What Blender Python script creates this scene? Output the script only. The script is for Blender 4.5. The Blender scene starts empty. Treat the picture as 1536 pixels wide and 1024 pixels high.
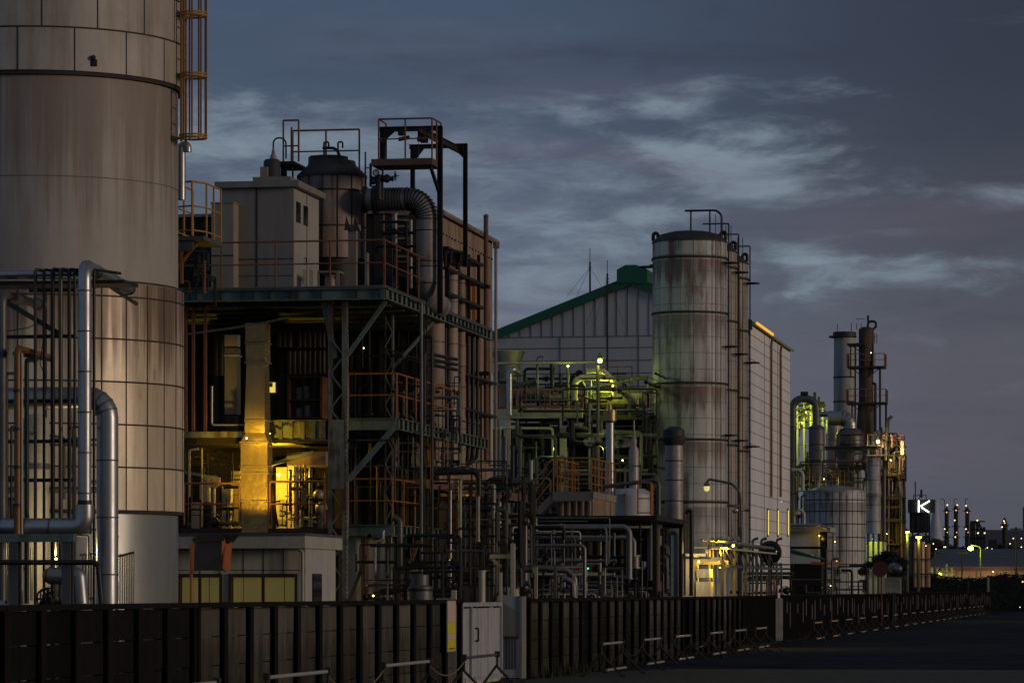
import bpy, math, random
from mathutils import Vector, Matrix
R = math.radians
sc = bpy.context.scene
col = sc.collection
F, CX, HY, VPX, CH = 5400.0, 768.0, 886.0, 1700.0, 2.1
TH = math.atan((VPX - CX) / F)
CT, ST = math.cos(TH), math.sin(TH)
# ---- survey helpers: a sight line from the tripod meets a plane of the plant grid (world Y runs along the road)
def K(px, Y): return Y / (CT + ST * (px - CX) / F)
def KX(px, X): return X / (-ST + CT * (px - CX) / F)
def P(px, py, Y):
    k = K(px, Y); u = (px - CX) / F
    return Vector((k * (-ST + CT * u), Y, CH + k * (HY - py) / F))
def PX(px, py, X):
    k = KX(px, X); u = (px - CX) / F
    return Vector((X, k * (CT + ST * u), CH + k * (HY - py) / F))
def Xat(px, Y): return P(px, HY, Y).x
def Zat(py, Y, px=768): return P(px, py, Y).z
def Yat(px, X): return PX(px, HY, X).y
def M(Y, px=768): return K(px, Y) / F          # metres per photo pixel at depth Y
def lin(c): return tuple((v / 12.92 if v <= .04045 else ((v + .055) / 1.055) ** 2.4) for v in [x / 255 for x in c])

# ---------------------------------------------------------------- mesh building
class MB:
    def __init__(s): s.v = []; s.f = []; s.sm = []; s.mk = []
    def add(s, vs, fs, smooth=False):
        s.mk.append((len(s.v), len(s.f))); o = len(s.v); s.v += [tuple(v) for v in vs]
        s.f += [tuple(i + o for i in f) for f in fs]; s.sm += [smooth] * len(fs); return s
    def box(s, x0, x1, y0, y1, z0, z1):
        if x0 > x1: x0, x1 = x1, x0
        if y0 > y1: y0, y1 = y1, y0
        if z0 > z1: z0, z1 = z1, z0
        return s.add([(x0,y0,z0),(x1,y0,z0),(x1,y1,z0),(x0,y1,z0),(x0,y0,z1),(x1,y0,z1),(x1,y1,z1),(x0,y1,z1)],
              [(0,3,2,1),(4,5,6,7),(0,1,5,4),(1,2,6,5),(2,3,7,6),(3,0,4,7)])
    def beam(s, p, q, w, h=None, up=(0,0,1)):
        p, q = Vector(p), Vector(q); h = h or w; d = (q - p).normalized(); up = Vector(up)
        if abs(d.dot(up)) > .98: up = Vector((0,1,0))
        a = d.cross(up).normalized() * w / 2; b = a.cross(d).normalized() * h / 2
        vs = [p-a-b,p+a-b,p+a+b,p-a+b,q-a-b,q+a-b,q+a+b,q-a+b]
        return s.add(vs, [(0,1,2,3),(7,6,5,4),(4,5,1,0),(5,6,2,1),(6,7,3,2),(7,4,0,3)])
    def ibeam(s, p, q, w, h, t=.02, up=(0,0,1)):
        p, q = Vector(p), Vector(q); d = (q-p).normalized(); up = Vector(up)
        if abs(d.dot(up)) > .98: up = Vector((0,1,0))
        b = up * (h/2 - t/2)
        s.beam(p+b, q+b, w, t, up); s.beam(p-b, q-b, w, t, up); return s.beam(p, q, t, h-2*t, up)
    def tube(s, pts, r, br=None, n=10, seg=6, caps=True, rs=None):
        pts = [Vector(p) for p in pts]; path = [pts[0]]; br = r * 2.2 if br is None else br
        for i in range(1, len(pts) - 1):
            a, b, c = pts[i-1], pts[i], pts[i+1]
            d1, d2 = (a - b), (c - b); l1, l2 = d1.length, d2.length
            if l1 < 1e-6 or l2 < 1e-6: continue
            d1 /= l1; d2 /= l2; ang = d1.angle(d2)
            if ang > R(176) or br <= 0: path.append(b); continue
            t = min(br / math.tan(ang / 2), l1 * .49, l2 * .49); rr = t * math.tan(ang / 2)
            bis = (d1 + d2).normalized(); cc = b + bis * (rr / math.sin(ang / 2))
            u = (b + d1 * t - cc); w = (b + d2 * t - cc); tot = u.angle(w)
            ax = u.cross(w).normalized()
            for k in range(seg + 1): path.append(cc + Matrix.Rotation(tot * k / seg, 3, ax) @ u)
        path.append(pts[-1])
        pp = [path[0]]
        for q in path[1:]:
            if (q - pp[-1]).length > 1e-5: pp.append(q)
        path = pp; m = len(path)
        if m < 2: return s
        tan = []
        for i in range(m):
            t = (path[min(i+1, m-1)] - path[max(i-1, 0)]); tan.append(t.normalized())
        nrm = tan[0].orthogonal().normalized(); vs = []
        for i in range(m):
            if i:
                ax = tan[i-1].cross(tan[i])
                if ax.length > 1e-7: nrm = Matrix.Rotation(tan[i-1].angle(tan[i]), 3, ax.normalized()) @ nrm
            bn = tan[i].cross(nrm); ri = r if rs is None else rs[min(i, len(rs)-1)]
            for k in range(n):
                a = 2 * math.pi * k / n; vs.append(path[i] + (nrm * math.cos(a) + bn * math.sin(a)) * ri)
        fs = [(i*n+k, i*n+(k+1)%n, (i+1)*n+(k+1)%n, (i+1)*n+k) for i in range(m-1) for k in range(n)]
        s.add(vs, fs, True)
        if caps:
            o = len(s.v) - len(vs)
            s.f += [tuple(o + k for k in reversed(range(n))), tuple(o + (m-1)*n + k for k in range(n))]; s.sm += [False, False]
        s.path = path; return s
    def cyl(s, p, q, r, n=12): return s.tube([p, q], r, 0, n)
    def bands(s, p, q, r, step, th=.012, w=.04, n=12, first=None):
        p, q = Vector(p), Vector(q); d = q - p; L = d.length; d /= L; t = step * .5 if first is None else first
        while t < L:
            s.tube([p + d*(t-w/2), p + d*(t+w/2)], r + th, 0, n); t += step
        return s
    def lathe(s, c, prof, n=32, a0=0.0, a1=2*math.pi, close=True):
        full = abs(a1 - a0 - 2*math.pi) < 1e-6; m = n if full else n + 1; vs = []
        for (r, z) in prof:
            for k in range(m):
                a = a0 + (a1-a0) * k / n; vs.append((c[0] + r*math.cos(a), c[1] + r*math.sin(a), z))
        fs = []
        for i in range(len(prof)-1):
            for k in range(n):
                k2 = (k+1) % m if full else k+1
                fs.append((i*m+k, i*m+k2, (i+1)*m+k2, (i+1)*m+k))
        s.add(vs, fs, True)
        if close and full:
            o = len(s.v) - len(vs)
            if prof[0][0] > 1e-4: s.f.append(tuple(o+k for k in reversed(range(m)))); s.sm.append(False)
            if prof[-1][0] > 1e-4: s.f.append(tuple(o+(len(prof)-1)*m+k for k in range(m))); s.sm.append(False)
        return s
    def ring(s, c, RR, r, n=28, axis=(0,0,1), m=6, a0=0, a1=2*math.pi):
        ax = Vector(axis).normalized(); u = ax.orthogonal().normalized(); w = ax.cross(u); c = Vector(c)
        pts = [c + (u*math.cos(a0+(a1-a0)*k/n) + w*math.sin(a0+(a1-a0)*k/n)) * RR for k in range(n+1)]
        return s.tube(pts, r, 0, m, caps=False)
    def disc(s, c, RR, th, axis, n=20):
        c = Vector(c); a = Vector(axis).normalized() * th / 2; return s.tube([c-a, c+a], RR, 0, n)
    def sphere(s, c, r, n=14, m=8, sz=1.0):
        prof = [(r*math.cos(math.pi*(i/m-.5)), c[2] + r*sz*math.sin(math.pi*(i/m-.5))) for i in range(m+1)]
        prof[0] = (1e-5, prof[0][1]); prof[-1] = (1e-5, prof[-1][1])
        return s.lathe(c, prof, n, close=False)
    def prism(s, poly, d):
        d = Vector(d); poly = [Vector(p) for p in poly]; n = len(poly)
        vs = poly + [p + d for p in poly]
        nn = sum(((poly[i].cross(poly[(i+1)%n])) for i in range(n)), Vector())
        fl = nn.dot(d) > 0
        fs = [tuple(range(n)), tuple(reversed(range(n, 2*n)))] + [(i, i+n, (i+1)%n+n, (i+1)%n) for i in range(n)]
        if fl: fs = [tuple(reversed(f)) for f in fs]
        return s.add(vs, fs)
    def corr(s, a, b, z0, z1, pitch=.2, dep=.05, nrm=None, th=.01):
        """trapezoidal corrugated sheet from a to b (xy), folded vertically"""
        a, b = Vector((a[0],a[1],0)), Vector((b[0],b[1],0)); d = b-a; L = d.length; d /= L
        nr = Vector((d.y, -d.x, 0)) if nrm is None else Vector(nrm)
        xs = []; t = 0.0
        while t < L:
            for q, o in ((0,0),(.3,0),(.5,1),(.8,1)):
                if t + q*pitch < L: xs.append((t+q*pitch, o))
            t += pitch
        xs.append((L, 0)); vs = []
        for sgn in (0, 1):
            for (q, o) in xs:
                p = a + d*q + nr*(dep*o - th*sgn)
                vs += [(p.x,p.y,z0),(p.x,p.y,z1)]
        m = len(xs); fs = [(2*i,2*i+2,2*i+3,2*i+1) for i in range(m-1)] + [(2*m+2*i,2*m+2*i+1,2*m+2*i+3,2*m+2*i+2) for i in range(m-1)]
        fs += [(2*i+1,2*i+3,2*m+2*i+3,2*m+2*i+1) for i in range(m-1)]
        return s.add(vs, fs)
    def build(s, name, m, parent=None, loc=None):
        if name in SPLIT and parent and 1 < len(s.mk) <= 60:
            mk = s.mk + [(len(s.v), len(s.f))]
            for (v0, f0), (v1, f1) in zip(mk[:-1], mk[1:]):
                q = MB(); q.v = s.v[v0:v1]; q.f = [tuple(i-v0 for i in f) for f in s.f[f0:f1]]; q.sm = s.sm[f0:f1]; q.mk = [(0,0)]
                o = q.build(name, m, parent)
            return o
        if loc is None: loc = ORG.get(parent.name, Vector()) if parent else None
        if loc is None:
            xs = [v[0] for v in s.v]; ys = [v[1] for v in s.v]
            loc = Vector(((min(xs)+max(xs))/2, (min(ys)+max(ys))/2, min(v[2] for v in s.v)))
        loc = Vector(loc); me = bpy.data.meshes.new(name)
        me.from_pydata([(v[0]-loc.x, v[1]-loc.y, v[2]-loc.z) for v in s.v], [], s.f)
        me.polygons.foreach_set('use_smooth', s.sm); me.update()
        try: me.set_sharp_from_angle(angle=R(42))
        except Exception: pass
        me.materials.append(MT[m] if isinstance(m, str) else m)
        o = bpy.data.objects.new(name, me); col.objects.link(o); ORG[o.name] = loc
        if parent: o.parent = parent
        else: o.location = loc
        return o
ORG = {}
SPLIT = {'stiffener','cover_band','rib','band','gusset','support_post','clamp_bar','hoop','stiffening_ring','wall','louvre','work_light','window','shelf','header_bar','brace','stair_stringer','deck','bracket_ring','hood_vent','sheet','drip_flange','vent_dot','tray'}
SEEN = {}
def tag(o, label, cat, group=None, kind=None):
    o['label'] = label; o['category'] = cat
    if group: o['group'] = group
    if kind: o['kind'] = kind
    if label in SEEN and SEEN[label] != group: print('DUP LABEL', label)
    SEEN[label] = group
    n = len(label.split())
    if n < 4 or n > 16: print('LABEL LEN', n, label)
    return o
def thing(name, label, cat, loc, group=None):
    o = bpy.data.objects.new(name, None); col.objects.link(o); o.empty_display_size = .3
    o.location = Vector(loc); ORG[o.name] = Vector(loc); return tag(o, label, cat, group)
def structure(name, mb, m):
    o = mb.build(name, m); o['kind'] = 'structure'; return o
ORDW = ['first','second','third','fourth','fifth','sixth','seventh','eighth','ninth','tenth','eleventh','twelfth','thirteenth','fourteenth','fifteenth','sixteenth','seventeenth','eighteenth','nineteenth','twentieth','twenty-first','twenty-second','twenty-third','twenty-fourth','twenty-fifth','twenty-sixth','twenty-seventh','twenty-eighth','twenty-ninth','thirtieth']

# ---------------------------------------------------------------- materials
MT = {}
class NT:
    def __init__(s, tree): s.t = tree
    def n(s, typ, **kw):
        nd = s.t.nodes.new(typ)
        for k, v in kw.items():
            if k.startswith('i_'):
                key = k[2:]; key = int(key) if key.isdigit() else key.replace('_', ' ')
                s.set(nd.inputs[key], v)
            else: setattr(nd, k, v)
        return nd
    def set(s, inp, v):
        if isinstance(v, bpy.types.NodeSocket): s.t.links.new(v, inp)
        else: inp.default_value = v
    def math(s, op, a, b=0.0, c=None, clamp=False):
        nd = s.n('ShaderNodeMath', operation=op, use_clamp=clamp); s.set(nd.inputs[0], a); s.set(nd.inputs[1], b)
        if c is not None: s.set(nd.inputs[2], c)
        return nd.outputs[0]
    def mix(s, f, a, b, typ='MIX'):
        nd = s.n('ShaderNodeMix', data_type='RGBA', blend_type=typ); s.set(nd.inputs['Factor'], f)
        s.set(nd.inputs[6], a); s.set(nd.inputs[7], b); return nd.outputs[2]
    def rng(s, v, a, b, c=0.0, d=1.0):
        nd = s.n('ShaderNodeMapRange', interpolation_type='SMOOTHSTEP'); s.set(nd.inputs[0], v)
        for i, q in enumerate((a, b, c, d)): s.set(nd.inputs[i+1], q)
        return nd.outputs[0]
def c4(c): return (c[0], c[1], c[2], 1.0)
def mat(name, base, rough=.6, metal=0.0, dirt=(.03,.025,.02), dirt_amt=.5, streak=.5, scale=1.5, rust=0.0, rust_col=(.16,.055,.02), bump=.0, fine=.25, spec=.4, thr=(.42,.72), tint=None, runs=(), objvar=0.0):
    m = bpy.data.materials.new(name); m.use_nodes = True; t = NT(m.node_tree); b = m.node_tree.nodes['Principled BSDF']
    tc = t.n('ShaderNodeTexCoord'); oi = t.n('ShaderNodeObjectInfo')
    w = t.math('MULTIPLY', oi.outputs['Random'], 37.0)
    mp = t.n('ShaderNodeMapping', i_Vector=tc.outputs['Object']); mp.inputs['Scale'].default_value = (1, 1, .10)
    n1 = t.n('ShaderNodeTexNoise', noise_dimensions='4D', i_Vector=mp.outputs[0], i_W=w, i_Scale=scale*3, i_Detail=6.0, i_Roughness=.62)
    n2 = t.n('ShaderNodeTexNoise', noise_dimensions='4D', i_Vector=tc.outputs['Object'], i_W=w, i_Scale=scale, i_Detail=8.0, i_Roughness=.65)
    n3 = t.n('ShaderNodeTexNoise', noise_dimensions='4D', i_Vector=tc.outputs['Object'], i_W=w, i_Scale=scale*9, i_Detail=4.0, i_Roughness=.6)
    s1 = t.rng(n1.outputs[0], thr[0], thr[1]); s2 = t.rng(n2.outputs[0], thr[0], thr[1])
    f = t.math('MULTIPLY', t.math('ADD', t.math('MULTIPLY', s1, streak), t.math('MULTIPLY', s2, 1 - streak)), dirt_amt, clamp=True)
    c = t.mix(f, c4(base), c4(dirt))
    v = t.math('ADD', t.math('MULTIPLY', n3.outputs[0], fine*2), 1.0 - fine)
    vc = t.n('ShaderNodeCombineColor', i_0=v, i_1=v, i_2=v)
    c = t.mix(1.0, c, vc.outputs[0], 'MULTIPLY')
    if tint:
        so_ = t.n('ShaderNodeSeparateXYZ', i_0=tc.outputs['Object'])
        an = t.math('FLOOR', t.math('MULTIPLY', t.math('ADD', t.math('ARCTAN2', so_.outputs[0], so_.outputs[1]), tint[3]), tint[0]/(2*math.pi)))
        ro = t.math('FLOOR', t.math('DIVIDE', t.math('SUBTRACT', so_.outputs[2], tint[4]), tint[1]))
        wn_ = t.n('ShaderNodeTexWhiteNoise', noise_dimensions='3D', i_Vector=t.n('ShaderNodeCombineXYZ', i_0=an, i_1=ro, i_2=w).outputs[0])
        c = t.mix(t.math('MULTIPLY', wn_.outputs[0], tint[2]), c, c4(tint[5]))
    if runs:
        sz_ = t.n('ShaderNodeSeparateXYZ', i_0=tc.outputs['Object'])
        mr = t.n('ShaderNodeMapping', i_Vector=tc.outputs['Object']); mr.inputs['Scale'].default_value = (1, 1, .03)
        nr = t.n('ShaderNodeTexNoise', noise_dimensions='4D', i_Vector=mr.outputs[0], i_W=w, i_Scale=4.5, i_Detail=5.0, i_Roughness=.7)
        for (zt_r, ln_r, col_r, am_r) in runs:
            d_ = t.math('SUBTRACT', zt_r, sz_.outputs[2])
            g_ = t.math('MULTIPLY', t.rng(d_, 0.0, ln_r, 1.0, 0.0), t.math('GREATER_THAN', d_, 0.0))
            k_ = t.rng(t.math('ADD', nr.outputs[0], t.math('MULTIPLY', g_, .28)), .55, .78)
            c = t.mix(t.math('MULTIPLY', t.math('MULTIPLY', k_, am_r), t.math('MINIMUM', t.math('MULTIPLY', g_, 2.5), 1.0)), c, c4(col_r))
    if objvar:
        ov = t.math('ADD', t.math('MULTIPLY', oi.outputs['Random'], objvar), 1.0 - objvar*.7)
        c = t.mix(1.0, c, t.n('ShaderNodeCombineColor', i_0=ov, i_1=ov, i_2=ov).outputs[0], 'MULTIPLY')
    if rust > 0:
        rr = t.rng(t.math('ADD', t.math('MULTIPLY', n1.outputs[0], .6), t.math('MULTIPLY', n2.outputs[0], .4)), .66 - rust*.28, .74 - rust*.22)
        c = t.mix(t.math('MULTIPLY', rr, .85), c, c4(rust_col))
        if metal: t.set(b.inputs['Metallic'], t.math('MULTIPLY', t.math('SUBTRACT', 1.0, rr), metal))
    elif metal: b.inputs['Metallic'].default_value = metal
    t.set(b.inputs['Base Color'], c)
    t.set(b.inputs['Roughness'], t.math('ADD', t.math('MULTIPLY', n2.outputs[0], .3), rough - .15, clamp=True))
    b.inputs['Specular IOR Level'].default_value = spec
    if bump:
        bp = t.n('ShaderNodeBump', i_Strength=bump, i_Distance=.03, i_Height=n2.outputs[0]); t.set(b.inputs['Normal'], bp.outputs[0])
    MT[name] = m; return m
def emit(name, colr, strength):
    m = bpy.data.materials.new(name); m.use_nodes = True; b = m.node_tree.nodes['Principled BSDF']
    b.inputs['Base Color'].default_value = c4(colr); b.inputs['Emission Color'].default_value = c4(colr); b.inputs['Emission Strength'].default_value = strength
    MT[name] = m; return m

mat('silo_cladding', (.78,.64,.45), .42, .15, dirt=(.22,.145,.09), dirt_amt=.7, tint=(32,.787,.5,-2.237,3.598,(.30,.22,.15)), runs=((7.78,2.6,(.13,.075,.045),.85),), streak=.8, scale=.8, fine=.12, rust=.3, rust_col=(.17,.09,.05))  # warm pale base stands in for sodium light on the lower jacket
mat('silo_upper', (.42,.385,.34), .58, .05, dirt=(.15,.10,.065), dirt_amt=.8, streak=.75, scale=.7, fine=.12, rust=.1, rust_col=(.2,.11,.06))
mat('silo_smooth', (.37,.345,.31), .6, .05, runs=((11.6,4.2,(.16,.11,.085),.6),), dirt=(.21,.17,.13), dirt_amt=.75, streak=.8, scale=.55, fine=.08)
mat('silo_skirt', (.36,.36,.335), .34, .6, dirt=(.2,.19,.16), dirt_amt=.6, streak=.8, scale=.8, fine=.08)
mat('seam_dark', (.035,.028,.022), .8, dirt_amt=.2)
mat('white_silo', (.47,.465,.435), .5, runs=((15.9,1.6,(.10,.05,.03),.8),(13.6,1.8,(.12,.08,.06),.7),(10.6,1.6,(.12,.06,.035),.8),(8.3,1.6,(.10,.05,.03),.7),(5.6,1.4,(.12,.08,.06),.6)), dirt=(.11,.09,.07), dirt_amt=.8, streak=.85, scale=.7, rust=.52, rust_col=(.13,.065,.04), fine=.14)
mat('rusty_silo', (.36,.33,.28), .6, dirt=(.09,.07,.06), dirt_amt=.85, streak=.85, scale=.6, rust=.5, rust_col=(.13,.05,.025), fine=.14)
mat('old_tank', (.34,.26,.21), .6, dirt=(.05,.04,.035), dirt_amt=.85, streak=.85, scale=.9, rust=.3, rust_col=(.12,.06,.03), fine=.15)
mat('tank_lid', (.03,.03,.03), .65, dirt=(.08,.07,.06), dirt_amt=.5)
mat('galvanised', (.40,.40,.39), .4, .8, dirt=(.22,.2,.17), dirt_amt=.55, scale=1.4, fine=.1)
mat('galvanised_dull', (.125,.124,.118), .5, .4, dirt=(.035,.03,.025), dirt_amt=.7, scale=1.4, fine=.18, rust=.1)
mat('bright_duct', (.34,.255,.10), .3, .6, dirt=(.2,.15,.07), dirt_amt=.7, scale=3.6, streak=.5, fine=.2, bump=1.0)  # gold base stands in for yellow lamplight on the galvanised duct
mat('duct_pale', (.34,.335,.32), .6, dirt=(.05,.045,.04), dirt_amt=.9, streak=.85, scale=.5, rust=.3, rust_col=(.05,.03,.02))
mat('duct_grey', (.33,.3,.27), .5, .25, dirt=(.07,.05,.035), dirt_amt=.85, streak=.5, scale=1.5, rust=.3)
mat('pipe_black', (.014,.013,.012), .55, .1, dirt=(.025,.02,.016), dirt_amt=.5, rust=.15)
mat('pipe_grey', (.24,.235,.22), .5, .4, dirt=(.06,.05,.04), dirt_amt=.75, scale=1.6, rust=.12)
mat('pipe_dark', (.026,.025,.023), .5, .3, dirt=(.02,.018,.015), dirt_amt=.6, rust=.25)
mat('pipe_olive', (.10,.095,.07), .5, .35, dirt=(.04,.035,.02), dirt_amt=.6, rust=.15)
mat('pipe_cream', (.5,.46,.33), .5, dirt=(.14,.11,.06), dirt_amt=.6)
mat('pipe_orange', (.2,.085,.02), .45, .2, dirt=(.1,.05,.02), dirt_amt=.5)
mat('rail_orange', (.34,.125,.025), .55, dirt=(.12,.05,.02), dirt_amt=.6, scale=4)
mat('rail_rust', (.2,.075,.03), .7, dirt=(.06,.03,.02), dirt_amt=.7, scale=4)
mat('rail_yellow', (.42,.215,.04), .5, dirt=(.25,.1,.02), dirt_amt=.5, scale=4)
mat('green_steel', (.13,.18,.15), .6, dirt=(.04,.045,.035), dirt_amt=.8, streak=.6, rust=.35, rust_col=(.08,.035,.018))
mat('green_rusty', (.17,.19,.15), .65, dirt=(.05,.05,.04), dirt_amt=.7, streak=.7, rust=.75, rust_col=(.07,.03,.018), scale=2)
mat('steel_dark', (.02,.019,.017), .6, .2, dirt=(.06,.04,.03), dirt_amt=.5, rust=.25, rust_col=(.07,.03,.015))
mat('brown_sheet', (.29,.21,.145), .65, dirt=(.05,.032,.022), dirt_amt=.95, streak=.85, scale=1.1, rust=.45, rust_col=(.1,.045,.02))
mat('brown_beam', (.15,.08,.055), .7, dirt=(.06,.03,.02), dirt_amt=.8, rust=.4)
mat('partition', (.075,.056,.034), .7, dirt=(.03,.022,.015), dirt_amt=.8)  # shaded copy of the brown sheet, bay gloom put into the colour
mat('rust_dark', (.05,.035,.03), .7, dirt=(.03,.022,.02), dirt_amt=.8, rust=.5, rust_col=(.12,.05,.025))
mat('panel_grey', (.17,.165,.16), .7, dirt=(.04,.035,.03), dirt_amt=.9, streak=.9, scale=2)
mat('seam_soft', (.15,.145,.13), .8, dirt_amt=.5)
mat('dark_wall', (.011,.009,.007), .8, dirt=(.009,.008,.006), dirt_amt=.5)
mat('cabinet_grey', (.23,.21,.185), .5, dirt=(.12,.1,.08), dirt_amt=.5, streak=.8, fine=.06)
mat('cabinet_lit', (.36,.35,.32), .45, dirt=(.2,.18,.15), dirt_amt=.4, fine=.06)  # lit copy of the cabinet grey, side light put into the colour
mat('cabinet_olive', (.27,.235,.16), .5, dirt=(.15,.12,.07), dirt_amt=.5, fine=.06)
mat('cream_wall', (.44,.39,.27), .6, dirt=(.16,.13,.08), dirt_amt=.5, streak=.8, fine=.08)
mat('office_wall', (.55,.5,.37), .65, dirt=(.15,.13,.1), dirt_amt=.55, streak=.85, fine=.08)
mat('office_lit_end', (.4,.4,.38), .6, dirt=(.2,.19,.17), dirt_amt=.5, streak=.85, fine=.08)  # end wall copy, cool light on that side put into its grey
mat('office_fascia', (.40,.39,.32), .5, dirt=(.12,.11,.09), dirt_amt=.5, fine=.08)
mat('frame_brown', (.05,.025,.017), .5, dirt_amt=.3)
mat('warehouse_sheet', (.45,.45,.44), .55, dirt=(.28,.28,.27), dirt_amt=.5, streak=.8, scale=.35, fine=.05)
mat('warehouse_lit_side', (.76,.75,.74), .5, dirt=(.4,.38,.36), dirt_amt=.4, streak=.85, scale=.35, fine=.05)  # lighter copy of the warehouse sheet, sunlight put into the colour
mat('green_trim', (.008,.09,.045), .45, dirt=(.01,.05,.03), dirt_amt=.4)
mat('concrete_plank', (.085,.079,.066), .9, objvar=.75, spec=.08, runs=((1.8,1.1,(.16,.15,.13),.5),), dirt=(.025,.023,.02), dirt_amt=.95, streak=.7, scale=1.3, fine=.35, bump=.3, thr=(.35,.68))
mat('concrete_black', (.013,.0125,.012), .9, objvar=.9, spec=.04, dirt=(.008,.008,.008), dirt_amt=.95, streak=.6, scale=1.1, fine=.35, thr=(.35,.68))
mat('concrete_moss', (.048,.048,.034), .9, objvar=1.0, spec=.06, runs=((1.8,.9,(.11,.11,.09),.45),), dirt=(.025,.028,.015), dirt_amt=.95, streak=.7, scale=1.3, fine=.35, bump=.3, thr=(.38,.68))
mat('fence_post', (.009,.008,.008), .8, spec=.08, dirt=(.03,.02,.015), dirt_amt=.4)
mat('fence_sheet', (.009,.0085,.008), .9, spec=.03, dirt=(.004,.004,.004), dirt_amt=.6)
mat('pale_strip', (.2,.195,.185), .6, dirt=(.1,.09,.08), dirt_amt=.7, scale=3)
mat('gate_white', (.36,.37,.39), .6, dirt=(.11,.1,.085), dirt_amt=.75, streak=.9, scale=1.5, fine=.15)
mat('gate_cream', (.5,.47,.36), .6, dirt=(.15,.13,.1), dirt_amt=.6, streak=.9)
mat('barrier_bar', (.4,.38,.35), .4, .2, dirt=(.3,.27,.22), dirt_amt=.6, scale=4)
mat('barrier_bar_orange', (.6,.33,.16), .4, dirt=(.3,.17,.1), dirt_amt=.5, scale=4)
mat('barrier_leg', (.03,.025,.02), .5, dirt=(.08,.07,.03), dirt_amt=.5)
mat('chain_yellow', (.22,.17,.05), .5, dirt_amt=.4)
mat('sign_pink', (.6,.42,.36), .6, dirt_amt=.15); mat('sign_yellow', (.62,.52,.02), .6, dirt_amt=.15); mat('sign_red', (.11,.025,.02), .6, dirt_amt=.2)
mat('sign_pale', (.35,.34,.28), .6, dirt_amt=.4); mat('sign_ink', (.04,.035,.03), .7, dirt_amt=.1)
mat('asphalt', (.05,.055,.062), .9, dirt=(.016,.019,.023), dirt_amt=.95, streak=0, scale=.3, fine=.45, spec=.0)
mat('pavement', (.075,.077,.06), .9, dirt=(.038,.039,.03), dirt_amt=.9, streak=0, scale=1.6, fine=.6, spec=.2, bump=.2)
mat('weed', (.02,.025,.01), .8)
mat('gutter_orange', (.5,.24,.05), .4, .3, dirt_amt=.4)
mat('yard', (.018,.017,.015), .9, dirt=(.008,.011,.01), dirt_amt=.8, streak=0, scale=.4)
mat('mirror_back', (.035,.036,.042), .2, 0.0, dirt_amt=.2); mat('mirror_orange', (.36,.10,.03), .45, dirt_amt=.4)
mat('mirror_glass', (.22,.22,.22), .3, 1.0, dirt=(.12,.12,.12), dirt_amt=.3)
mat('dark_gloss', (.012,.016,.01), .12, .3, dirt_amt=.1)
mat('leaf_dark', (.008,.010,.006), .8, dirt=(.004,.005,.003), dirt_amt=.7, streak=0, scale=2)
mat('bark', (.02,.024,.018), .85)
mat('hill', (.055,.06,.065), .9, streak=0, scale=.02)
mat('tower_white', (.42,.42,.43), .7, dirt=(.3,.3,.31), dirt_amt=.4, scale=.05)
mat('far_dark', (.022,.022,.024), .8)
mat('far_roof', (.10,.105,.12), .6, dirt=(.07,.07,.08), dirt_amt=.5, scale=.1)
mat('far_wall', (.42,.34,.24), .7, dirt=(.25,.19,.12), dirt_amt=.5, scale=.2)
mat('far_brown', (.26,.17,.11), .7, dirt=(.1,.06,.04), dirt_amt=.7, streak=.8, scale=.2)
mat('glass_dark', (.01,.011,.012), .12)
mat('gauge_face', (.6,.58,.5), .4, dirt_amt=.1)
emit('lamp_green', (.75,1.0,.12), 9.0); emit('lamp_yellow', (1.0,.72,.16), 10.0); emit('lamp_white', (1.0,.93,.8), 6.0)
emit('bulb_sign', (1.0,.98,.95), 5.0); emit('lamp_far', (1.0,.82,.4), 2.2); emit('strip_glow', (1.0,.5,.06), .75); emit('window_lit', (1.0,.78,.12), .75); emit('blind_lit', (.40,.33,.10), .14)
emit('lamp_orange', (1.0,.42,.08), 2.2); emit('lamp_signal', (.05,1.0,.3), 2.0); emit('lamp_faint', (1.0,.85,.3), .6)

# ---------------------------------------------------------------- generic builders
def W(p): return P(*p)
def push(pts):
    d = max(KX(p[0], FX-.7)*(CT+ST*(p[0]-CX)/F) - p[2] for p in pts)
    return [(p[0],p[1],p[2]+d) for p in pts] if 0 < d < 60 else pts
FX = -14.4
def pipe(pts, rpx, m, parent=None, name='pipe', br=None, n=10, step=None, label=None, cat='pipe', group=None, world=False, r=None):
    if not world: pts = push(pts)
    wp = [Vector(p) for p in pts] if world else [W(p) for p in pts]
    r = r or rpx * M(pts[0][2], pts[0][0])
    b = MB().tube(wp, r, br if br is not None else r*2.4, n)
    if step:
        for a, c in zip(wp[:-1], wp[1:]):
            if (c-a).length > step*1.3: b.bands(a, c, r, step, max(.006, r*.06), max(.03, r*.22), n, first=step*.7)
    for e, q in ((wp[0], wp[1]), (wp[-1], wp[-2])):
        if step: d = (q-e).normalized(); b.tube([e, e + d*max(.03, r*.3)], r*1.3, 0, n)
    o = b.build(name, m, parent)
    if label: tag(o, label, cat, group)
    return o
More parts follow.
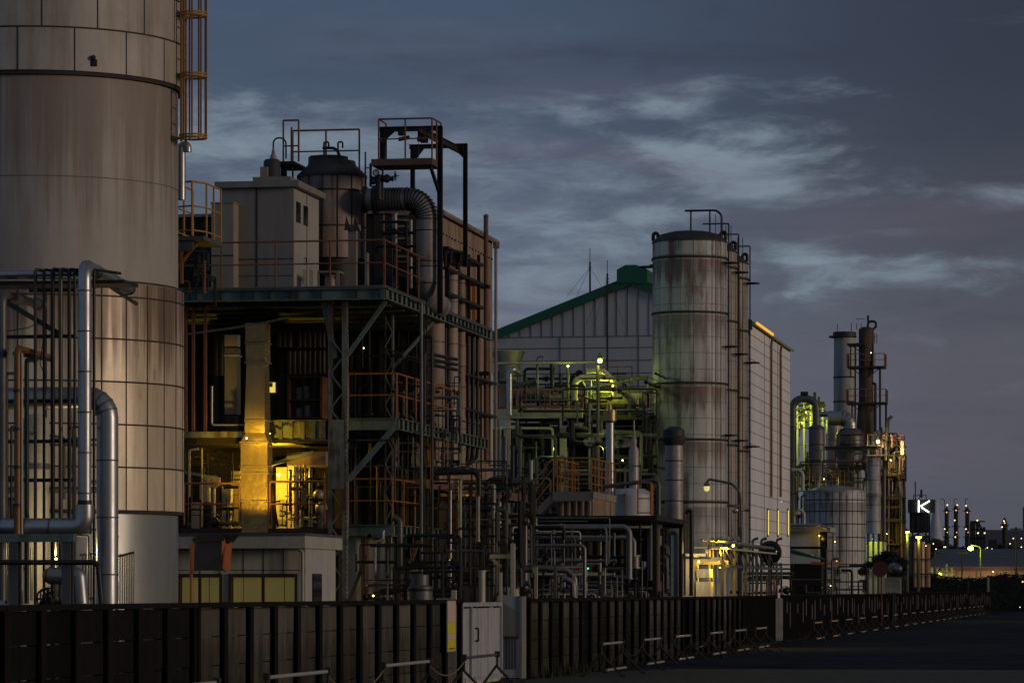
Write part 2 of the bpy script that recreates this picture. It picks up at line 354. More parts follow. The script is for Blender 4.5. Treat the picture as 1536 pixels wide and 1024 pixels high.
def guard(parent, pts, z, h, spacing, m, r=.024, mid=(.52,), name='guard_rail', toe=False, closed=False):
    """railing along a world xy path: rails are the part, each post a sub-part"""
    b = MB(); pts = [Vector((p[0], p[1], 0)) for p in pts]
    if closed: pts = pts + [pts[0]]
    for hh in (1.0,) + tuple(mid):
        b.tube([p + Vector((0,0,z+h*hh)) for p in pts], r if hh == 1.0 else r*.8, .04, 8, 3)
    if toe:
        for a, c in zip(pts[:-1], pts[1:]): b.beam(a + Vector((0,0,z+.06)), c + Vector((0,0,z+.06)), .01, .1)
    g = b.build(name, m, parent); done = []
    for a, c in zip(pts[:-1], pts[1:]):
        L = (c-a).length; k = max(1, round(L/spacing))
        for i in range(k+1):
            q = a + (c-a)*(i/k)
            if any((q-d).length < .1 for d in done): continue
            done.append(q)
            MB().cyl(q + Vector((0,0,z)), q + Vector((0,0,z+h)), r, 8).build('post', m, g)
    return g
def point(name, loc, power, colr, rad=.08, parent=None):
    l = bpy.data.lights.new(name, 'POINT'); l.energy = power; l.color = colr; l.shadow_soft_size = rad
    o = bpy.data.objects.new(name, l); col.objects.link(o)
    if parent: o.parent = parent; o.location = Vector(loc) - ORG[parent.name]
    else: o.location = loc
    return o
YEL = (1.0,.58,.025); GRN = (.80,1.0,.06); WRM = (1.0,.76,.38)
def lamp(label, px, py, Y, power, colr, m, rpx=3.0, name='lamp', light_off=(0,-.35,-.15), hood=True, group=None):
    p = P(px, py, Y); r = rpx * M(Y, px)
    t = thing(name, label, 'lamp', p, group)
    MB().sphere(p, r, 12, 8).build('bulb', m, t)
    if hood:
        MB().lathe((p.x,p.y), [(r*.5,p.z+r*2.3),(r*.9,p.z+r*1.9),(r*1.5,p.z+r*.9),(r*1.45,p.z+r*.85),(r*.4,p.z+r*1.8)], 12).build('lamp_shade', 'steel_dark', t)
        MB().cyl(p + Vector((0,0,r*2.2)), p + Vector((0,0,r*4)), r*.25, 6).build('lamp_stem', 'steel_dark', t)
    if power: point('lamp_light', p + Vector(light_off), power, colr, max(r, .06), t)
    return t
def spot(name, loc, aim, power, colr, ang, parent):
    l = bpy.data.lights.new(name, 'SPOT'); l.energy = power; l.color = colr; l.shadow_soft_size = .08; l.spot_size = R(ang); l.spot_blend = .6
    o = bpy.data.objects.new(name, l); col.objects.link(o); o.parent = parent; o.location = Vector(loc) - ORG[parent.name]
    o.rotation_euler = (Vector(aim) - Vector(loc)).to_track_quat('-Z', 'Y').to_euler(); return o
def wheel(parent, c, RR, axis, m='pipe_black'):
    b = MB().ring(c, RR, RR*.1, 16, axis, 6); ax = Vector(axis).normalized(); u = ax.orthogonal().normalized(); w = ax.cross(u)
    for d in (u, w): b.cyl(Vector(c) - d*RR, Vector(c) + d*RR, RR*.07, 6)
    b.cyl(Vector(c) - ax*RR*.1, Vector(c) + ax*RR*.9, RR*.1, 6)
    return b.build('handwheel', m, parent)
def clutter(parent, seed, px0, px1, py0, py1, Y0, Y1, n, rr=(1.2,4), mats=('pipe_black','pipe_dark','galvanised_dull'), vert=.45, valve=.2):
    rng = random.Random(seed)
    for i in range(n):
        Y = rng.uniform(Y0, Y1); px = rng.uniform(px0, px1); py = rng.uniform(py0, py1); rp = rng.uniform(*rr) * (1 if rng.random() < .75 else 1.5)
        m = rng.choice(mats); q = rng.random()
        wpx, hpy = px1-px0, py1-py0
        if q < vert:
            y2 = min(py1, py + rng.uniform(.25,.9)*hpy); pts = [(px,y2,Y),(px,py,Y)]
            if rng.random() < .6:
                x3 = min(max(px + rng.choice((-1,1))*rng.uniform(.1,.35)*wpx, px0), px1); pts.append((x3,py,Y))
                if rng.random() < .5: pts.append((x3, max(py0, py - rng.uniform(.1,.3)*hpy) if rng.random()<.5 else min(py1, py + rng.uniform(.1,.4)*hpy), Y))
        elif q < vert + .4:
            x2 = min(px1, px + rng.uniform(.3,.9)*wpx); pts = [(px,py,Y),(x2,py,Y)]
            if rng.random() < .7: pts.append((x2, min(py1, py + rng.uniform(.15,.5)*hpy), Y))
            if rng.random() < .4: pts = [(px, min(py1, py + rng.uniform(.1,.4)*hpy), Y)] + pts
        else:
            Y0_ = max(Y0, KX(px1, FX-.7)); a = P(px, py, Y0_); b2 = Vector((a.x, max(Y1,Y0_+2), a.z)); 
            pipe([a, b2, b2 + Vector((0,0,-rng.uniform(.5,1.5)))], 0, m, parent, world=True, r=rp*M(Y,px), step=1.6, n=8); continue
        if len(pts) >= 2 and (W(pts[0])-W(pts[1])).length > .05:
            pipe(pts, rp, m, parent, n=8, step=rng.choice((None, 1.1, 1.7)))
            if rng.random() < valve:
                pts = push(pts); c = (W(pts[0]) + W(pts[1]))/2; r = rp*M(Y,px)
                v = MB().sphere(c, r*2.2, 10, 6).cyl(c, c + Vector((0,-r*4,0)), r*.6, 6).build('valve', 'pipe_dark', parent)
                wheel(v, c + Vector((0,-r*4.2,0)), r*2.6, (0,-1,0))
# ---------------------------------------------------------------- camera, sky, sun
cam = bpy.data.cameras.new('camera'); co = bpy.data.objects.new('camera', cam); col.objects.link(co)
co.location = (0, 0, CH); co.rotation_euler = (R(90), 0, TH)
cam.sensor_width = 36; cam.lens = 36 * F / 1536; cam.shift_y = (HY - 512) / 1536; cam.clip_start = .5; cam.clip_end = 30000
sc.camera = co
SUN_AZ, SUN_EL = R(102), R(8)
w = bpy.data.worlds.new('World'); sc.world = w; w.use_nodes = True
t = NT(w.node_tree); bg = w.node_tree.nodes['Background']
tc = t.n('ShaderNodeTexCoord')
sky = t.n('ShaderNodeTexSky', sky_type='NISHITA', sun_disc=False, sun_elevation=R(1.2), sun_rotation=SUN_AZ, altitude=10, air_density=1.2, dust_density=2.0, ozone_density=2.5)
sx = t.n('ShaderNodeSeparateXYZ', i_0=tc.outputs['Generated'])
dx, dy, dz = sx.outputs
# compass-style coordinates of the sky: degrees right of the road bearing and degrees up (fixed to the world, not to the lens)
az = t.math('ARCTAN2', dx, dy); el = t.math('ARCSINE', dz)
def U(px): return math.atan((px - CX)/F) - TH
def V(py): return math.atan((HY - py)/F)
uv = t.n('ShaderNodeCombineXYZ', i_0=az, i_1=el, i_2=0.0).outputs[0]
# cloud texture, drawn out sideways
def noise(sx_, sy_, loc, det=9.0, ro=.6, di=.4):
    m_ = t.n('ShaderNodeMapping', i_Vector=uv); m_.inputs['Scale'].default_value = (sx_, sy_, 1); m_.inputs['Location'].default_value = loc
    return t.n('ShaderNodeTexNoise', i_Vector=m_.outputs[0], i_Scale=1.0, i_Detail=det, i_Roughness=ro, i_Distortion=di)
wn = noise(7, 62, (.4,.9,0), 10.0, .6, .9); wn2 = noise(34, 120, (3.1,7.7,0), 10.0, .62); wn3 = noise(24, 70, (9.3,1.7,2), 6.0, .55)
warp = t.n('ShaderNodeVectorMath', operation='SUBTRACT', i_0=wn3.outputs['Color'], i_1=(.5,.5,.5)).outputs[0]
warp = t.n('ShaderNodeVectorMath', operation='MULTIPLY', i_0=warp, i_1=(.09,.015,0)).outputs[0]
uvw = t.n('ShaderNodeVectorMath', operation='ADD', i_0=uv, i_1=warp).outputs[0]
def patches(lst):
    acc = None
    for (px, py, sx_, sy_, amp, rot) in lst:
        m_ = t.n('ShaderNodeMapping', vector_type='TEXTURE', i_Vector=uvw)
        m_.inputs['Location'].default_value = (U(px), V(py), 0); m_.inputs['Rotation'].default_value = (0,0,R(rot)); m_.inputs['Scale'].default_value = (sx_/F, sy_/F, 1)
        ln = t.n('ShaderNodeVectorMath', operation='LENGTH', i_0=m_.outputs[0]).outputs['Value']
        g = t.rng(ln, 0.0, 2.3, amp, 0.0); acc = g if acc is None else t.math('ADD', acc, g)
    return acc
bright = patches([(1000,150,170,17,.6,0),(920,182,95,16,.5,-4),(1110,233,140,34,1.0,-6),(980,300,300,40,.28,0),(1350,560,220,40,.22,0),(650,380,150,40,.25,0),(1010,222,80,16,.4,-8),(1180,190,100,20,.4,4),(330,158,75,18,.55,-6),
    (440,205,190,40,.5,-4),(320,235,80,50,.45,0),(640,165,90,18,.35,4),(1195,372,100,16,.65,0),(1150,440,40,12,.4,6),(1485,310,95,17,.5,4),(1400,402,200,14,.4,2),
    (1400,430,130,9,.3,0),(790,420,110,50,.45,0),(890,440,120,60,.35,0),(600,300,240,70,.3,0),(1260,385,80,8,.35,0),(520,150,120,7,.3,2),(860,160,90,7,.35,0),(780,330,130,9,.3,0),(1330,290,120,8,.3,0),(1420,350,90,7,.3,0),(1450,505,120,10,.3,0),(420,290,70,9,.3,0),(960,330,90,8,.3,2),(1240,150,90,8,.25,0),(1060,290,180,20,.3,0),(700,240,150,30,.25,0),(1250,440,170,40,.5,0)])
pink = patches([(880,225,200,16,.8,-5),(1060,262,150,14,.7,-6),(1330,330,160,26,.5,0),(1280,620,160,90,.5,0),(860,130,140,18,.4,0),(1440,520,180,30,.5,0),(800,480,120,50,.5,0),(1450,680,140,30,.5,0),(640,60,200,30,.3,0)])
dark = patches([(600,115,340,26,.55,2),(1000,196,70,10,.6,-4),(1420,160,230,70,.45,0),(1230,325,190,20,.45,0),(1080,207,100,8,.5,-3),(1500,360,110,14,.4,0),(900,70,300,22,.3,0),(1380,600,160,60,.2,0),(1350,460,160,16,.25,0),(380,255,60,12,.3,0)])
n1 = t.math('SUBTRACT', wn.outputs[0], .5); n2 = t.math('SUBTRACT', wn2.outputs[0], .5)
tex = t.math('ADD', t.math('MULTIPLY', n1, 1.0), t.math('MULTIPLY', n2, 1.1))
f = t.math('ADD', t.math('MULTIPLY', bright, t.math('ADD', t.math('MULTIPLY', n2, 1.6), .86)), t.math('MULTIPLY', tex, 1.0))
f = t.math('SUBTRACT', f, t.math('MULTIPLY', dark, .65))
up = t.rng(el, V(560), V(40)); rt = t.rng(az, U(650), U(1560))
lo = t.mix(rt, c4(lin((98,107,124))), c4(lin((84,87,97))))
hi = t.mix(rt, c4(lin((71,86,107))), c4(lin((54,60,75))))
base = t.mix(up, lo, hi)
cl = t.mix(t.rng(f, .04, 1.15), base, c4(lin((126,141,155))))
cl = t.mix(t.rng(t.math('MULTIPLY', f, -1.0), 0.0, .7, 0, .55), cl, c4(lin((57,62,77))))
cl = t.mix(t.math('MULTIPLY', pink, t.rng(n1, -.25, .25, .12, .6)), cl, c4(lin((106,95,111))))
# unseen sky scaled to shape fill light: dimmer overhead, brighter behind
over = t.math('MULTIPLY', t.rng(el, R(10.5), R(28), 1.0, .85), t.rng(t.math('ADD', dy, t.math('MULTIPLY', dx, .35)), -.5, .6, 1.75, 1.0))
clv = t.n('ShaderNodeVectorMath', operation='SCALE', i_0=cl); t.set(clv.inputs['Scale'], over); cl = clv.outputs[0]
skc = t.n('ShaderNodeVectorMath', operation='SCALE', i_0=sky.outputs[0]); skc.inputs['Scale'].default_value = .06
tot = t.mix(.94, skc.outputs[0], cl)
t.set(bg.inputs[0], tot); bg.inputs[1].default_value = 1.0
sl = bpy.data.lights.new('sun', 'SUN'); sl.energy = .9; sl.angle = R(12); sl.color = (1.0,.80,.62)
so = bpy.data.objects.new('sun', sl); col.objects.link(so); so.location = (60, -40, 40)
sd = Vector((math.sin(SUN_AZ)*math.cos(SUN_EL), math.cos(SUN_AZ)*math.cos(SUN_EL), math.sin(SUN_EL)))
so.rotation_euler = (-sd).to_track_quat('-Z', 'Y').to_euler()
vs = sc.view_settings; vs.view_transform = 'Standard'; vs.look = 'None'; vs.gamma = 1.0; vs.exposure = 0.0
sc.cycles.use_denoising = True
try: sc.cycles.denoiser = 'OPENIMAGEDENOISE'
except Exception: pass
sc.cycles.max_bounces = 5; sc.cycles.diffuse_bounces = 3; sc.cycles.glossy_bounces = 3; sc.cycles.sample_clamp_indirect = 2.0
sc.cycles.caustics_reflective = False; sc.cycles.caustics_refractive = False

# ---------------------------------------------------------------- ground
structure('ground', MB().add([(-4000,-200,-.01),(4000,-200,-.01),(4000,9000,-.01),(-4000,9000,-.01)], [(0,1,2,3)]), 'yard')
FX = -14.4
ground_road = MB()
yy = [-60, 40, 90, 150, 220, 300, 372]
ground_road.add([(FX+.25, y, 0) for y in yy] + [(45, y, 0) for y in yy], [(i+len(yy), i+1+len(yy), i+1, i) for i in range(len(yy)-1)])
structure('road', ground_road, 'asphalt')
# pavement this side of the road, lamplight put into its paler colour
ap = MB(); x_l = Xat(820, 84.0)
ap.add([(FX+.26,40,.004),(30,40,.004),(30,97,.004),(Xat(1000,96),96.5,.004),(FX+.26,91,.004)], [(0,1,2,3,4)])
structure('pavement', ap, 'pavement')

# ---------------------------------------------------------------- roadside fence
PITCH = 1.65
def wob(rng, a): return rng.uniform(-a, a)
def fence_section(label, y0, y1, px_end, m_panel, zt=1.9, seed=1, blacks=()):
    rng = random.Random(seed)
    t = thing('concrete_fence', label, 'fence', (FX, y0, 0))
    n = round((y1-y0)/PITCH); pt = (y1-y0)/n
    for i in range(n+1):
        y = y0 + i*pt
        MB().box(FX-.10,FX+.10,y-.014,y+.014,0,zt-.05).box(FX+.085,FX+.115,y-.12,y+.12,0,zt-.06).box(FX-.1,FX-.08,y-.12,y+.12,0,zt-.06).build('post', 'fence_post', t)
        if i < n:
            b = MB()
            for k in range(4):
                h = (zt-.06)/4; o = wob(rng,.006)
                b.box(FX-.02+o,FX+.03+o,y+.03,y+pt-.03,k*h+.008,(k+1)*h-.008)
            b.build('plank_panel', rng.choice(blacks) if blacks and rng.random()<.5 else m_panel, t)
    MB().box(FX-.13,FX+.14,y0-.1,y1+.1,zt-.06,zt+.02).build('cap_rail', 'fence_post', t)
    return t
GY0, GY1 = Yat(688,FX), Yat(786,FX)
fence_section('blackened concrete plank fence in front of the pale silo and its pipes', Yat(-60,FX), Yat(284,FX), 0, 'concrete_black', 1.9, 3)
fence_section('grey stained concrete plank fence with dark posts left of the white gate', Yat(285,FX)+.12, GY0-.25, 0, 'concrete_plank', 1.9, 4)
fence_section('long mossy concrete plank fence just right of the white gate', GY1+.3, Yat(1111,FX), 0, 'concrete_moss', 1.9, 5, ('concrete_black','concrete_plank'))
# far sheet fences
def sheet_fence(label, y0, y1, strips, seed, zt=1.9, step=3.2):
    rng = random.Random(seed); t = thing('sheet_fence', label, 'fence', (FX, y0, 0)); y = y0; k = 0
    while y < y1 - .5:
        y2 = min(y+step*4, y1)
        MB().corr((FX+.02, y),(FX+.02, y2), .03, zt, .32, .05, (1,0,0)).build('sheet_panel', 'fence_sheet', t)
        MB().box(FX-.08,FX+.0,y-.05,y+.05,0,zt+.05).build('post', 'fence_post', t); y = y2
    MB().box(FX-.06,FX+.12,y0,y1,zt,zt+.05).build('cap_rail', 'fence_post', t)
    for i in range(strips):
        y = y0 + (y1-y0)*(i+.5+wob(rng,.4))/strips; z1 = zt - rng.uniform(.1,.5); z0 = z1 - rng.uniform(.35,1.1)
        MB().box(FX+.075,FX+.11,y-.05,y+rng.uniform(.04,.12),z0,z1).build('painted_slit', 'pale_strip', t)  # pale strips painted in place of light glinting through slits
    return t
Y1112, Y1160, Y1345, Y1500 = Yat(1113,FX), Yat(1160,FX), Yat(1355,FX), 372
sheet_fence('plain dark sheet fence between concrete fence and the pale streaked panel', Y1112+.1, Y1160-.1, 0, 8, 1.88)
t = thing('fence_panel', 'pale streaked metal fence panel beside the dark sheet fence', 'fence', (FX, Y1160, 0))
MB().corr((FX+.03,Y1160),(FX+.03,Y1160+3.4),.05,1.8,.3,.05,(1,0,0)).build('sheet_panel','panel_grey',t)
MB().box(FX-.05,FX+.1,Y1160-.1,Y1160-.02,0,1.95).build('post','fence_post',t); MB().box(FX-.05,FX+.1,Y1160+3.42,Y1160+3.5,0,1.95).build('post','fence_post',t)
sheet_fence('dark sheet fence with many painted light slits below the large round tank', Y1160+3.7, Y1345, 34, 9, 1.9)
sheet_fence('farthest dark roadside fence with painted light slits running toward the hedge', Y1345+.1, Y1500-3, 42, 10, 2.0, 5)

# ---------------------------------------------------------------- gate
t = thing('gate', 'white corrugated metal gate leaf with black handle in the roadside fence', 'gate', (FX,GY0,0))
ya, yb = Yat(689,FX), Yat(748,FX); ym = Yat(703,FX)
MB().corr((FX+.02,ya+.05),(FX+.02,yb-.05),.18,1.72,.16,.02,(1,0,0)).build('leaf','gate_white',t)
f = MB()
for y in (ya, ym, yb): f.box(FX+.045,FX+.085,y-.05,y+.05,.1,1.82)
for z in (.12,1.76): f.box(FX+.044,FX+.08,ya,yb,z,z+.09)
f.build('frame','gate_white',t)
MB().tube([(FX+.09,ym+.3,1.0),(FX+.16,ym+.3,1.0),(FX+.16,ym+.3,1.28),(FX+.09,ym+.3,1.28)],.022,.02,6).build('handle','pipe_black',t)
MB().box(FX+.046,FX+.07,ya+.1,yb-.1,.05,.16).build('kick_plate','gate_cream',t)
t = thing('gate_wing', 'white folded gate wing with painted upper shadow right of the gate leaf', 'gate', (FX,Yat(752,FX),0))
yw = Yat(752,FX); x1 = Xat(781,yw)
MB().box(FX+.02,x1,yw,yw+.04,.1,1.98).build('panel','gate_white',t)
MB().prism([(FX+.03,yw-.004,1.05),(x1-.03,yw-.004,1.05),(x1-.03,yw-.004,1.62),(FX+.03,yw-.004,1.82)],(0,.003,0)).build('painted_shadow','cabinet_grey',t)  # darker sheet painted in the shape of the slanting shadow
b = MB()
for i in range(4): b.box(FX+.1+i*.07,FX+.125+i*.07,yw-.012,yw,.3,1.02)
b.box(FX+.06,x1-.06,yw-.014,yw,1.0,1.06); b.build('louvre','frame_brown',t)
MB().box(x1-.02,x1+.03,yw-.03,yw+.6,.08,1.98).build('edge_post','pale_strip',t)
p = P(681,884,GY0-.3)
t = thing('gate_post', 'pale square gate post with short arm at left end of gate', 'post', (FX-.15,GY0-.3,0))
MB().box(p.x-.05,p.x+.05,GY0-.35,GY0-.25,0,2.12).build('shaft','gate_cream',t); MB().box(Xat(655,GY0-.3),p.x-.05,GY0-.34,GY0-.28,1.88,1.94).build('arm','gate_cream',t)
p = P(762,890,GY1+1.2); t = thing('gate_post', 'cream gate post with stepped bracket at right end of gate', 'post', (p.x,GY1+1.2,0))
MB().box(p.x+.12,p.x+.22,GY1+1.15,GY1+1.3,0,2.15).build('shaft','gate_cream',t); MB().box(p.x-.25,p.x+.12,GY1+1.17,GY1+1.28,1.86,2.0).build('bracket','gate_cream',t)
# sign board at the fence end, seen edge on
t = thing('sign_board', 'narrow pink and yellow notice board fixed to the fence end', 'sign', (FX+.2,Yat(676,FX),.8))
y0 = Yat(672,FX+.2); y1 = Yat(684,FX+.2)
MB().box(FX+.17,FX+.19,y0-.02,y1+.02,.82,1.9).build('board','sign_pale',t)
MB().box(FX+.192,FX+.197,y0,y1,1.45,1.88).build('notice_panel','sign_pink',t); MB().box(FX+.192,FX+.197,y0,y1,1.21,1.44).build('notice_panel','sign_yellow',t)
MB().box(FX+.192,FX+.197,y0,y1,1.09,1.2).build('notice_panel','sign_pink',t); MB().box(FX+.192,FX+.197,y0,y1,.84,1.08).build('notice_panel','sign_yellow',t)
b = MB()
for k in range(5): b.box(FX+.198,FX+.2,y0+.1+k*(y1-y0-.2)/5,y0+.1+(k+.7)*(y1-y0-.2)/5,.87,.9)
b.build('lettering','sign_ink',t)

# ---------------------------------------------------------------- pipe barriers
BX = -12.85
def make_barrier(label, y0, L, group, mbar='barrier_bar'):
    t = thing('pipe_barrier', label, 'barrier', (BX, y0, 0), group)
    MB().cyl((BX,y0+.12,.80),(BX,y0+L-.12,.80),.03,8).build('top_bar',mbar,t)
    MB().cyl((BX+.10,y0+.25,.16),(BX+.10,y0+L-.1,.16),.03,8).build('bottom_bar',mbar,t)
    for y in (y0, y0+L):
        b = MB().tube([(BX,y,.86),(BX,y,.55),(BX+.52,y,.03),(BX+.6,y,.03)],.026,.08,8).tube([(BX,y,.60),(BX-.42,y,.03),(BX-.5,y,.03)],.026,.06,8)
        b.box(BX-.045,BX+.045,y-.06,y+.06,.75,.87); b.build('a_frame','barrier_leg',t)
    return t
def copy_tree(o, parent=None):
    c = o.copy(); col.objects.link(c)
    if parent: c.parent = parent
    for ch in o.children: copy_tree(ch, c)
    return c
GB = 'pipe barriers standing along the roadside fence'
L1 = Yat(485,BX)-Yat(400,BX)
for i, px in enumerate((205, 400, 575)):
    y = Yat(px,BX); make_barrier(('pipe barrier in front of the blackened fence, nearest of all barriers','pipe barrier with pale top bar before the grey stained fence, lower left','pipe barrier with pale bar just left of the yellow sign board')[i], y, 4.2, GB)
make_barrier('pipe barrier with dark bar standing across the white gate', Yat(696,BX), Yat(746,BX)-Yat(696,BX), GB, 'galvanised_dull')
proto = None; y = Yat(902,BX); ys = []
for px in (902,964,1012,1064,1101,1133): ys.append(Yat(px,BX))
k = 0; yq = Yat(1221,BX)
while yq < 350 and len(ys) < 27: ys.append(yq); yq += 8.2
for i, y in enumerate(ys):
    lb = ORDW[i] + ' pipe barrier along the fence, counting from the white gate rightward'
    if i in (0, 6):
        proto = make_barrier(lb, y, 3.7, GB, 'barrier_bar' if i == 0 else 'barrier_bar_orange')
        if i == 0: p0 = proto
    else:
        src = p0 if i not in (7,) else proto
        c = copy_tree(src); c.location = (BX, y, 0); tag(c, lb, 'barrier', GB)
def sag(label, a, b, s, m='chain_yellow'):
    a, b = Vector(a), Vector(b); pts = [a.lerp(b, k/12) + Vector((0,0,-s*4*(k/12)*(1-k/12))) for k in range(13)]
    tag(MB().tube(pts,.013,0,6).build('chain',m), label, 'chain')
sag('yellow chain sagging between barriers before the grey stained fence', (BX,Yat(400,BX)+4.2,.72),(BX,Yat(575,BX),.72),.32)
sag('yellow chain sagging between the barriers beside the yellow sign board', (BX,Yat(575,BX)+4.2,.72),(BX,Yat(696,BX),.72),.22)
for i in range(4): sag('slack chain between the %s and %s barriers right of the gate' % (ORDW[i],ORDW[i+1]), (BX,ys[i]+3.7,.72),(BX,ys[i+1],.72),.3,'barrier_leg')

# weeds at the foot of the fence
rng = random.Random(77); b = MB()
for i in range(900):
    y = rng.uniform(50, 200) if i % 3 else rng.uniform(GY1, GY1+12); x = FX + .28 + abs(rng.gauss(0,.12)); hgt = rng.uniform(.06,.28) * (1.4 if i % 3 == 0 else 1); a = rng.uniform(0,6.3); dx_, dy_ = math.cos(a)*.02, math.sin(a)*.02; lx, ly = rng.gauss(0,.06), rng.gauss(0,.06)
    b.add([(x-dx_,y-dy_,0),(x+dx_,y+dy_,0),(x+lx,y+ly,hgt)],[(0,1,2)])
tag(b.build('weeds','weed'), 'thin dark weeds growing along the foot of the fence', 'weeds', kind='stuff')
# ================================================================ big pale silo at the left
SY = 66.0; mS = M(SY, 66); sxc = Xat(66, SY); SR, SN = 209*mS, 200.5*mS
def zs(py, r): # height of the near rim point seen at py
    return Zat(py, SY - r, 66)
t = thing('storage_silo', 'huge pale clad silo with stepped jackets at the left edge', 'silo', (sxc, SY, 0))
zb = [0, zs(765,SN), zs(763,SR), zs(420,SR), zs(411,SN), zs(105,SN), zs(103,SR), zs(-190,SR)]
C = (sxc, SY)
MB().lathe(C, [(SN,0),(SN,zb[1]+.02)], 96).build('skirt','silo_skirt',t)
MB().lathe(C, [(SN-.03,zb[2]),(SR,zb[2]),(SR,zb[3]),(SN-.03,zb[3]+.05)], 96, close=False).build('lower_jacket','silo_cladding',t)
MB().lathe(C, [(SN,zb[3]),(SN,zb[6])], 96).build('shell','silo_smooth',t)
MB().lathe(C, [(SN-.03,zb[6]),(SR,zb[6]),(SR,zb[7]),(.02,zb[7]+1.1)], 96, close=False).build('upper_jacket','silo_upper',t)
def seam_rings(zlist, r, h=.03):
    b = MB()
    for z in zlist: b.lathe(C, [(r-.01,z-h/2),(r+.008,z-h/2),(r+.008,z+h/2),(r-.01,z+h/2)], 96, close=False)
    return b
def vseam(b, angs, z0, z1, r, w=.022):
    for a in angs:
        x, y = C[0]+math.sin(a)*r, C[1]-math.cos(a)*r; tx, ty = math.cos(a), math.sin(a); nx, ny = math.sin(a), -math.cos(a)
        p = [(x-tx*w/2-nx*.01,y-ty*w/2-ny*.01),(x+tx*w/2-nx*.01,y+ty*w/2-ny*.01),(x+tx*w/2+nx*.006,y+ty*w/2+ny*.006),(x-tx*w/2+nx*.006,y-ty*w/2+ny*.006)]
        b.prism([(q[0],q[1],z0) for q in p], (0,0,z1-z0))
lv = [zs(p,SR) for p in (698.4,633.8,569.2,504.6,440)]
b = seam_rings(lv, SR); a0 = math.asin((206-66)/209) + TH
ang = [a0 + k*R(11.25) for k in range(32)]
vseam(b, ang, zb[2], zb[3], SR); b.build('panel_seam','seam_dark',t)
uv_ = [zs(p,SR) for p in (38,-28,-94,-160)]
b = seam_rings(uv_, SR); rows = [zb[6]] + uv_ + [zb[7]]
a1 = math.asin((136-66)/209) + TH
for i in range(len(rows)-1): vseam(b, [a1 + (R(9.5) if i % 2 else 0) + k*R(22.5) for k in range(16)], rows[i], rows[i+1], SR)
b.build('panel_seam','seam_dark',t)
seam_rings([zs(262,SN)], SN, .014).build('weld_seam','seam_soft',t)
seam_rings([zs(870,SN)], SN, .02).build('weld_seam','silo_skirt',t)
seam_rings([zb[6]-.035, zb[2]-.03], SN+.07, .07).build('drip_flange','seam_dark',t)
seam_rings([zb[3]+.04], SN+.02, .05).build('drip_flange','seam_dark',t)
for a in (a1+R(8), a1+R(-48)):
    x, y = C[0]+math.sin(a)*SR, C[1]-math.cos(a)*SR
    MB().box(x-.05,x+.05,y-.05,y+.03,zb[6]+.1,zb[6]+.22).sphere((x,y-.05,zb[6]+.25),.05,8,6).build('lifting_lug','seam_dark',t)
# caged ladder, fixed to the silo
lx0, lx1 = Xat(276, SY), Xat(300, SY); zl0 = Zat(207, SY, 288); zl1 = zb[7]+1.0
lad = MB(); cxl = (lx0+lx1)/2+.02; rl = (lx1-lx0)/2
for o in (-.17,.17): lad.box(lx0-.03,lx0+.01,SY+o-.02,SY+o+.02,zl0-.08,zl1)
z = zl0
while z < zl1: lad.cyl((lx0-.01,SY-.17,z),(lx0-.01,SY+.17,z),.012,6); z += .3
lad = lad.build('caged_ladder','rail_yellow',t)
z = zl0
while z < zl1:
    b = MB().ring((cxl,SY,z), rl+.1, .022, 20, (0,0,1), 6).ring((cxl,SY,z+.05), rl+.1, .018, 20, (0,0,1), 6); b.beam((lx0-.35,SY,z),(lx0,SY,z),.06,.05)
    b.build('hoop','rail_yellow',lad); z += 93*M(SY)
for a in range(7):
    an = R(-120 + a*40); x, y = cxl + math.cos(an)*(rl+.1), SY + math.sin(an)*(rl+.1)
    MB().box(x-.016,x+.016,y-.006,y+.006,zl0,zl1).build('strut','rail_orange',lad)
pipe([(272,300,70),(272,218,70),(281,218,70),(281,228,70)], 6.5, 'galvanised', None, 'vent_pipe', br=.09, n=14, label='short grey gooseneck vent pipe at the right side of the pale silo')
# yellow landing beside the silo
t = thing('access_landing', 'small yellow railed landing on brackets between silo and grey cabinets', 'platform', P(292,365,73))
za = Zat(357,73,292); x0, x1 = Xat(262,73), Xat(313,73)
MB().box(x0,x1,72.6,74.2,za-.08,za).box(x0,x1-.25,72.65,72.72,za-.3,za-.08).build('deck','galvanised_dull',t)
guard(t, [(x0+.1,74.1),(x0+.1,72.65),(x0+.52,72.45),(x1-.02,72.9),(x1-.02,74.1)], za, 1.12, .7, 'rail_yellow', .022, (.55,.1))
MB().beam((x0+.15,73,za-.08),(x0+.15,73,za-.95),.06).beam((x1-.25,73,za-.1),(x0,73,za-.7),.05).build('bracket','rail_orange',t)
clutter(t, 12, 268, 312, 372, 440, 79, 81, 14, (1,2.6), ('pipe_black','pipe_dark','rail_rust'))

# ================================================================ pipework in front of the silo
t = thing('insulated_pipe', 'tall shiny upright pipe with double elbow top in front of the silo', 'pipe', P(127,900,57))
r = 10.2*M(57,127)
a, b_, c = P(127,778,57), P(127,398,57), P(193,408,61.5)
bm = MB().tube([P(127,778,57), P(127,398,57), (P(193,408,61.5).x, 61.5, P(127,398,57).z)], r, .24, 20, 7)
bm.build('riser','galvanised',t)
bm = MB(); bm.bands(P(127,770,57), P(127,420,57), r, 62*M(57), .006, .025, 20); e = Vector((P(193,408,61.5).x, 61.5, P(127,398,57).z)); s0 = P(127,398,57); d = (e-s0).normalized()
bm.bands(s0+d*.35, e, r, 1.6, .006, .03, 20); bm.tube([e-d*.06,e+d*.02], r*1.12, 0, 20); bm.build('cover_band','galvanised_dull',t)
bm = MB().tube([P(127,800,57), P(127,750,57)], r*1.06, 0, 20).build('collar','pipe_dark',t)
t = thing('insulated_pipe', 'fat shiny horizontal pipe with end elbow low at the left edge', 'pipe', P(30,790,56.6))
